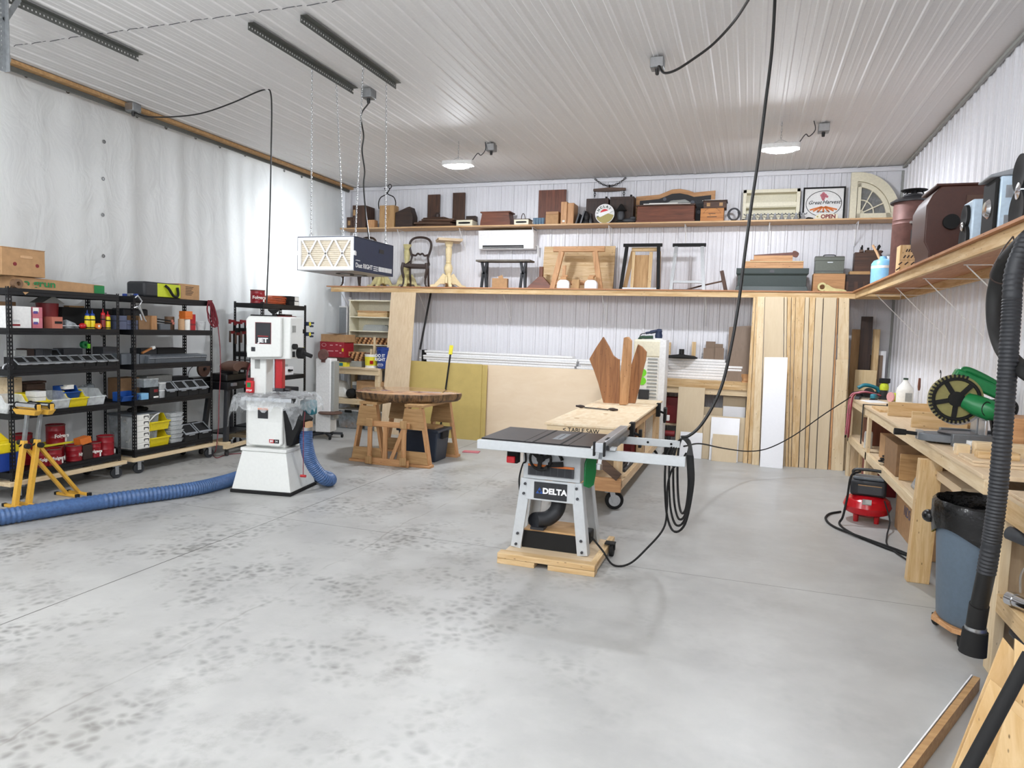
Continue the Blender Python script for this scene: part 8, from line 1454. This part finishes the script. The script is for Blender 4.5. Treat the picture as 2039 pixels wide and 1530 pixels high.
solo(MB().bx(-.1, .1, -.14, .14, 0, .004).bx(-.07, .13, -.1, .18, .004, .008), 'papers', 'bright_white', 'white papers lying on the side workbench before the black square', 'papers', (1.47, 9.42, BZ), rad(15))
t = thing('framing_square', 'black framing square hooked over the front edge of the side workbench', 'square', (BX-.012, 8.95, BZ)); MB().bx(.0, .42, -.03, .03, .001, .005).build('blade', 'matte_black', t); MB().bx(-.006, 0, -.03, .03, -.46, .005).build('tongue', 'matte_black', t)
solo(MB().bx(-.07, .07, -.03, .03, 0, .04), 'blue_tool', 'blue', 'blue handled tool lying behind the framing square', 'tool', (1.62, 8.72, BZ), bev=.01); solo(MB().cyl((-.12, 0, .016), (.1, 0, .016), .014).cyl((.1, 0, .016), (.16, 0, .016), .02), 'flashlight', 'matte_black', 'black flashlight lying beside the blue tool', 'flashlight', (1.64, 8.86, BZ), rad(-20))
def blk(lab, x, y, d, mat='plankx', z=BZ, rz=0, nm='pine_block'): return solo(MB().bx(-d[0]/2, d[0]/2, -d[1]/2, d[1]/2, 0, d[2]), nm, mat, lab, 'board', (x, y, z), rz, bev=.003)
blk('pine offcut standing on edge, farther from the mitre saw', 1.55, 7.78, (.4, .038, .14)); blk('pine offcut standing on edge, next to the mitre saw handle', 1.59, 6.86, (.42, .038, .14)); blk('long pine board lying along the wall on the side workbench', 1.86, 8.0, (.09, 1.9, .038), 'spruce'+'y'); blk('second long pine board stacked on the first along the wall', 1.87, 7.7, (.08, 1.5, .1), 'planky', BZ+.039)
blk('short pine stick lying at the bench edge near the framing square', 1.4, 8.35, (.14, .5, .025), 'planky')
t = thing('tape_measure', 'silver and yellow tape measure on the bench behind the pine offcut', 'tape measure', (1.62, 7.05, BZ)); MB().prism([(-.04, 0), (.04, 0), (.04, .05), (.02, .075), (-.03, .075), (-.04, .06)], .04, (0, .02, 0)).build('case', 'aluminium', t, bev=.006); MB().bx(-.025, .02, -.022, -.02, .015, .06).build('yellow_face', 'yellow', t)
t = thing('caulk_tube', 'white caulk tube with a hooked rod standing against the right wall', 'tube', (1.9, 8.3, BZ+.0)); MB().lathe([(.025, 0), (.025, .3), (.008, .33), (.004, .42)], n=14).build('tube', 'bright_white', t); MB().tube([(.0, -.03, .02), (.0, -.03, .44), (0, .0, .46), (0, .01, .43)], .004, 5).build('rod', 'iron', t)
t = thing('awl', 'awl with a brown handle standing upright by the right wall', 'awl', (1.84, 8.9, BZ+.04)); MB().cyl((0, 0, 0), (0, 0, .16), .003).build('spike', 'steel', t); MB().lathe([(.01, .16), (.016, .2), (.012, .29), (.01, .3)], n=12).build('handle', 'cherryz', t)
# mitre saw
t = thing('mitre_saw', 'green and black compound mitre saw with a yellowish blade guard', 'mitre saw', (1.52, 5.92, BZ), rad(0)); S('guard_tan', '8a8450', .35)
MB().prism(outline((-.27, -.06), (-.1, -.14), (.22, -.17), (.26, -.1), (.26, .1), (.22, .17), (-.1, .14), (-.27, .06)), .055, (0, 0, .015), (1, 0, 0), (0, 1, 0)).build('base', 'tool_grey', t, bev=.006); MB().cyl((0, 0, .07), (0, 0, .085), .15, n=32).build('turntable', 'iron', t); [MB().bx(-.1, .26, k, k+.05, 0, .095).build('side_table', 'tool_grey', t, bev=.006) for k in (-.2, .15)]
MB().bx(-.29, -.25, -.035, .035, .02, .085).build('detent', 'steel', t); MB().cyl((-.29, 0, .055), (-.36, 0, .06), .014).tube([(-.36, 0, .06), (-.44, 0, .062)], [.022, .026], 12).build('mitre_handle', 'matte_black', t)
MB().bx(.1, .12, -.17, -.02, .08, .2).bx(.1, .12, .02, .17, .08, .2).build('fence', 'aluminium', t, bev=.004); MB().bar((.24, 0, .06), (.18, 0, .34), .07, .06, (0, 1, 0)).build('arm', 'charcoal', t, bev=.008)
MX = Matrix.Rotation(pi/2, 4, 'X'); hc = (-.06, -.02, .335)
MB().lathe([(.02, -.03), (.175, -.03), (.178, -.015), (.175, .03), (.02, .03)], hc, 40, M=MX).build('blade_guard', 'guard_tan', t); g = MB()
for k in range(26): a = rad(70+k*9.2); g.bar((hc[0]+.15*cos(a), -.055, hc[2]+.15*sin(a)), (hc[0]+.182*cos(a), -.055, hc[2]+.182*sin(a)), .012, .012, (0, 1, 0))
for k in range(5): a = rad(50+k*72); g.bar((hc[0], -.055, hc[2]), (hc[0]+.15*cos(a), -.055, hc[2]+.15*sin(a)), .032, .012, (0, 1, 0))
g.tube([(hc[0]+.148*cos(a), -.055, hc[2]+.148*sin(a)) for a in [2*pi*k/36 for k in range(36)]], .012, 6, closed=True).cyl((hc[0], -.065, hc[2]), (hc[0], -.05, hc[2]), .055, n=24).build('guard_ribs', 'matte_black', t)
MB().lathe([(.001, 0), (.165, 0), (.165, .003), (.001, .003)], (hc[0]+.02, -.02, hc[2]-.03), 40, M=MX).build('blade', 'steel', t)
MB().tube([(.0, -.05, .33), (.06, -.09, .3), (.14, -.14, .27), (.17, -.155, .262)], [.06, .075, .075, .06], 18).build('motor', 'tool_green', t, bev=.003); [MB().tube([(.1+.03*cos(a)*k, -.182, .285+.05*sin(a)*k) for a in [2*pi*q/18 for q in range(18)]], .004, 5, closed=True).build('motor_grille', 'matte_black', t) for k in (1, .6, .3)]; MB().bar((-.08, .0, .52), (.24, .0, .38), .08, .09, (0, 0, 1)).build('upper_housing', 'tool_green', t, bev=.015); MB().tube(spline([(-.04, 0, .525), (.0, 0, .55), (.1, 0, .51), (.24, 0, .43)]), .025, 10).build('handle', 'green', t); MB().tube(spline([(.24, -.03, .36), (.3, -.05, .3), (.28, -.04, .2)]), .03, 8).build('dust_neck', 'matte_black', t)
# offcuts and sheets at the near end of the bench
for lab, x, y, d, m, z in (('white trim offcut lying nearest the mitre saw base', 1.58, 5.5, (.4, .06, .05), 'bright_white', BZ), ('second white trim offcut beside the pine block', 1.56, 5.42, (.36, .06, .035), 'bright_white', BZ), ('third white trim offcut lying across the other two', 1.6, 5.46, (.3, .1, .03), 'white', BZ+.051), ('large pine block behind the small one at the bench edge', 1.62, 5.3, (.36, .09, .1), 'sprucex', BZ),
    ('pine cube between the white offcuts and the bench edge', 1.39, 5.36, (.08, .07, .07), 'sprucex', BZ), ('small pine block near the bench edge beside the black hose', 1.5, 5.05, (.22, .09, .045), 'plankx', BZ+.033), ('upper pale plywood offcut at the bench edge by the hose', 1.5, 5.05, (.34, .3, .016), 'plyx', BZ+.0165), ('lower pale plywood offcut at the bench edge by the hose', 1.51, 5.04, (.36, .34, .016), 'plyx', BZ), ('big reddish pine beam offcut at the right edge of the picture', 1.78, 5.55, (.22, .3, .26), 'firx', BZ)):
    blk(lab, x, y, d, m, z)
# under the bench
z = .551; t = thing('spray_bottle', 'white cylindrical bottle on the shelf under the side workbench', 'bottle', (1.38, 9.0, z)); MB().lathe([(.045, 0), (.045, .17), (.04, .19)], n=18).build('body', 'paper', t)
crate('carton', 'brown cardboard carton on the shelf under the workbench by the second leg', 'box', (1.55, 8.25, z), (.3, .3, .26), 'cardboard'); crate('dark_carton', 'large dark carton in the middle of the shelf under the workbench', 'box', (1.6, 7.5, z), (.5, .6, .3), 'cardboard_dark'); crate('brown_case', 'brown wooden case on the shelf by the white bottle', 'case', (1.6, 9.4, z), (.4, .4, .3), 'cherryz')
t = thing('charger_cords', 'dark heap of charger and red cord on the shelf under the workbench', 'cords', (1.42, 7.85, z)); MB().tube(coil((0, 0, .02), .09, 3, .08, jit=.2), .008, 6).build('cord_heap', 'matte_black', t); MB().bx(-.05, .05, -.04, .04, 0, .05).build('charger', 'charcoal', t, bev=.008)
solo(MB().hexa([(-.07, -.16, 0), (.08, -.16, 0), (.08, .16, 0), (-.07, .16, 0), (-.02, -.14, .12), (.05, -.14, .12), (.06, .12, .15), (-.02, .12, .15)]), 'plastic_bag', 'smoke_plastic', 'clear plastic bag on the shelf near the leaning leg board', 'bag', (1.45, 6.6, z), bev=.02); blk('upright tan panel on the shelf beside the clear bag', 1.5, 7.05, (.3, .014, .24), 'tanx', z)
o = crate('big_carton', 'large flat brown carton standing under the bench shelf by the compressor', 'box', (1.5, 7.0, 0), (.12, 1.1, .42), 'cardboard'); text('NDS', .13, 'slate_blue', o, (-.0615, .05, .25), FACE_NX, bold=.001)
crate('red_case', 'red case under the far end of the workbench shelf', 'case', (1.55, 9.2, 0), (.3, .5, .44), 'red_dark'); blk('pine plank standing under the workbench behind the compressor', 1.42, 9.75, (.03, .14, .45), 'plankz', 0)
# compressor
t = thing('air_compressor', 'red pancake air compressor with a black shroud on the floor', 'air compressor', (1.21, 7.68, 0), rad(-10)); S('comp_red', 'c01420', .18)
MB().lathe([(.02, .05), (.12, .055), (.195, .09), (.222, .155), (.2, .22), (.14, .262), (.02, .27)], n=36).build('tank', 'comp_red', t); MB().hexa([(-.04, -.212, .2), (.04, -.212, .2), (.04, -.17, .235), (-.04, -.17, .235), (-.04, -.212, .21), (.04, -.212, .21), (.04, -.17, .245), (-.04, -.17, .245)]).build('tank_label', 'label_grey', t)
for k in range(4): a = pi/4+k*pi/2; MB().cyl((.13*cos(a), .13*sin(a), 0), (.13*cos(a), .13*sin(a), .08), .022, .028, n=10).build('foot', 'red', t)
MB().bx(-.16, .16, -.12, .12, .265, .42).build('shroud', 'charcoal', t, bev=.025); MB().bx(-.09, .12, -.126, -.119, .29, .37).build('brand_panel', 'dark_grey', t); MB().bx(-.09, .12, -.128, -.12, .37, .377).build('brass_line', 'tanx', t); MB().bx(-.14, .14, -.1, .1, .42, .45).build('shroud_top', 'bin_grey', t, bev=.012)
MB().tube(spline([(-.14, 0, .44), (-.12, 0, .505), (.12, 0, .505), (.14, 0, .44)]), .016, 8).build('handle', 'black', t)
cord('air_hose', [(1.12, 7.62, .5), (1.03, 7.55, .46), (1.0, 7.5, .25), (.96, 7.4, .08), (.93, 7.35, .012), (1.0, 7.05, .012), (1.2, 6.7, .012), (1.38, 6.5, .012), (1.3, 6.6, .024), (1.1, 6.85, .024), (.88, 7.2, .012), (.82, 7.5, .012), (.88, 7.75, .012), (1.0, 7.9, .012)], .011, 'matte_black', 'black air hose looping over the compressor and along the floor', 'hose')
cord('compressor_cable', [(1.33, 7.5, .25), (1.36, 7.35, .1), (1.3, 7.1, .012), (1.25, 6.75, .012), (1.32, 6.4, .012), (1.4, 6.1, .012)], .007, 'matte_black', 'thin black compressor cord trailing under the workbench')
# trash can on its dolly
cx, cy = 1.43, 4.86; t = thing('can_dolly', 'wooden rolling dolly under the grey-blue trash can', 'dolly', (cx, cy, 0), rad(20)); MB().prism([(-.24, -.1), (-.1, -.26), (.1, -.26), (.24, -.1), (.24, .1), (.1, .24), (-.1, .24), (-.24, .1)], .03, (0, 0, .075), (1, 0, 0), (0, 1, 0)).build('deck', 'firx', t, bev=.003)
for a in (35, 125, 215, 305): x, y = .245*cos(rad(a)), .245*sin(rad(a)); MB().cyl((x-.012, y, .032), (x+.012, y, .032), .031, n=16).bx(x-.02, x+.02, y-.015, y+.015, .05, .075).build('caster', 'matte_black', t)
t = thing('trash_can', 'large grey-blue round trash can lined with a black bag', 'trash can', (cx, cy, .106)); S('can_blue', '5d6c7a', .45); MB().lathe([(.22, 0), (.235, .02), (.275, .66), (.283, .665), (.283, .69), (.27, .69), (.225, .03)], n=40).build('body', 'can_blue', t)
rr = random.Random(4); bl = MB(); n = 48; R_ = []
for r_, z, j in ((.25, .45, 0), (.255, .66, .004), (.284, .745, .006), (.297, .73, .006), (.298, .69, .008), (.296, .64, .01), (.290, .585, .0)): R_.append([bl.bm.verts.new(((r_+rr.uniform(-j, j))*cos(2*pi*i/n), (r_+rr.uniform(-j, j))*sin(2*pi*i/n), z-(.09*(.5+.5*sin(2*pi*i/16)) if z <= .59 and r_ > .27 else 0)+rr.uniform(-j, j)*.5)) for i in range(n)])
for A, B in zip(R_, R_[1:]):
    for i in range(n): bl._face([A[i], A[(i+1) % n], B[(i+1) % n], B[i]], 0)
bl._face(R_[0][::-1], 0); bl.build('bag', 'bag_black', t); MB().ball((-.29, .12, .6), (.04, .05, .04)).build('bag_knot', 'bag_black', t)
solo(MB().bx(-.02, .02, -.12, .12, 0, .72), 'floor_sign', 'yellow', 'yellow plastic sign standing behind the grey-blue trash can', 'sign', (1.5, 5.42, 0), bev=.01)
# hoses at the right edge
hx = lambda pts: [Yp(x, y, d) for x, y, d in pts]
t = thing('vacuum_hose', 'ribbed black vacuum hose hanging down to its nozzle by the trash can', 'hose', (1.1, 4.0, 0)); o = Vector((1.1, 4.0, 0)); P = [p-o for p in hx([(2048, 470, 4.1), (2020, 540, 4.06), (2014, 620, 4.04), (2006, 740, 4.02), (1997, 860, 4.0), (1987, 980, 4.0), (1974, 1080, 4.0), (1964, 1140, 4.02)])]
hose_mb(P, .042, .014, .05, 30).build('ribbed_hose', 'charcoal', t); Q = [p-o for p in hx([(1964, 1140, 4.02), (1950, 1205, 4.06), (1943, 1248, 4.1)])]; hose_mb([Q[0], (Q[0]+Q[1])/2, Q[1]], .041, .02, .0, 12).build('straight_tube', 'black', t); MB().tube([Q[1], Q[2]], .045, 18).build('collar', 'rubber', t); MB().tube([Q[2]*1.0, Q[2]+Vector((0, .0, -.02))], .05, 18).build('band', 'steel', t); MB().tube([Q[2]+Vector((0, 0, -.02)), Vector((Q[2].x-.005, Q[2].y, .2))], [.058, .064], 20).build('nozzle', 'matte_black', t)
t = tag(MB().tube(spline([Xp(x, y, 1.27) for x, y in ((2050, 470), (2030, 490), (2000, 525), (1982, 580), (1981, 640), (1995, 690), (2020, 722), (2050, 745), (2080, 760))]), .04, 14).build('smooth_hose', 'rubber'), 'smooth black hose looping from a wire under the side shelf', 'hose'); MB().tube(spline([(1.3, 4.42, 2.38), (1.25, 4.40, 2.3), (1.2, 4.38, 2.16), (1.27, 4.32, 2.13), (1.31, 4.4, 2.3), (1.3, 4.42, 2.38)]), .004, 5).build('wire_tie', 'dark_brown', t)
# near cabinet at the right edge
t = thing('end_cabinet', 'pine open cabinet at the near end of the side workbench', 'cabinet', (1.34, 4.4, 0)); MB().bx(0, .05, -.07, .05, 0, .99).build('corner_post', 'sprucez', t, bev=.003); MB().bx(.0, .6, -1.3, .05, .99, 1.01).build('top', 'plyy', t); MB().bx(0, .04, -1.3, -.07, .87, .99).build('top_rail', 'planky', t, bev=.003); MB().bx(0, .04, -1.3, -.07, .36, .46).build('shelf_rail', 'planky', t, bev=.003); MB().bx(.04, .6, -1.3, .0, .44, .46).build('shelf', 'plyy', t); MB().bx(.05, .6, .0, .03, 0, .99).build('side_panel', 'plyz', t)
blk('pale plywood sheet lying on top of the near cabinet', 1.6, 3.95, (.5, .7, .016), 'plyx', 1.011); blk('pale plank poking out of the near cabinet', 1.36, 4.12, (.16, .09, .035), 'sprucex', .76) if 0 else None
t = thing('white_pail', 'white paint-spotted pail on the shelf of the near cabinet', 'pail', (1.52, 4.05, .461)); MB().lathe([(.12, 0), (.14, .3), (.146, .3), (.146, .32), (.13, .32), (.11, .02)], n=28).build('body', 'paper', t); MB().tube(spline([(-.14, -.02, .28), (-.17, 0, .2), (-.16, .02, .1)]), .005, 5).build('bail', 'steel', t)
solo(MB().cyl((0, 0, 0), (.2, -.35, -.0), .032, n=18).cyl((-.02, .035, 0), (0, 0, 0), .036, n=18), 'chrome_pipe', 'chrome', 'shiny chrome pipe sticking out over the shelf of the near cabinet', 'pipe', (1.36, 4.12, .50)); solo(MB().cyl((0, 0, 0), (.28, -.42, -.05), .035, n=18), 'black_pipe', 'dark_grey', 'black pipe end sticking out above the white pail', 'pipe', (1.33, 4.2, .83))
t = thing('navy_tote', 'dark blue lidded tote at the bottom of the near cabinet', 'tote', (1.6, 3.98, 0)); MB().frus(.36, .4, .42, .46, 0, .28).build('body', 'royal', t, bev=.02); MB().bx(-.23, .23, -.25, .25, .28, .32).build('lid', 'tote_navy', t, bev=.02)
# foreground: plywood pieces, pole and strip leaning at the lower right
def fgp(lab, TL, TR, BR, BL, yt, yb, m='plyx'): leaner('plywood_piece', lab, 'plywood', Yp(*TL, yt), Yp(*TR, yt), Yp(*BR, yb), Yp(*BL, yb), .018, m, 'plywood pieces leaning at the lower right')
W3('fgply', 'dcbd8c', 'c49c62', scale=4)
fgp('rearmost plywood piece leaning at the lower right corner', (1998, 1270), (2075, 1365), (2030, 1720), (1820, 1720), 3.3, 3.0, 'fgplyz'); fgp('second plywood piece leaning at the lower right corner', (1972, 1352), (2080, 1445), (2060, 1760), (1810, 1760), 3.12, 2.85, 'fgplyz'); fgp('third plywood piece leaning at the lower right, beside the pole', (2022, 1272), (2110, 1340), (2110, 1720), (2000, 1720), 3.2, 2.98, 'fgplyz'); fgp('frontmost plywood piece with a sawn edge at the lower right', (2008, 1408), (2110, 1500), (2110, 1800), (1900, 1800), 2.9, 2.7, 'fgplyz')
a, b = Yp(2050, 1305, 2.75), Yp(1870, 1640, 2.5); solo(MB().cyl(tuple(b), tuple(a), .022, n=16), 'black_pole', 'matte_black', 'black pole leaning across the plywood pieces in the lower right corner', 'pole')
t = thing('trim_strip', 'long white-faced wooden strip lying on the floor at the lower right', 'strip', (.6, 2.9, 0)); MB().bar((0, 0, .035), (.62, 1.22, .035), .03, .07).build('strip', 'tanx', t); MB().bar((-.018, .01, .037), (.60, 1.23, .037), .006, .074).build('white_face', 'bright_white', t)
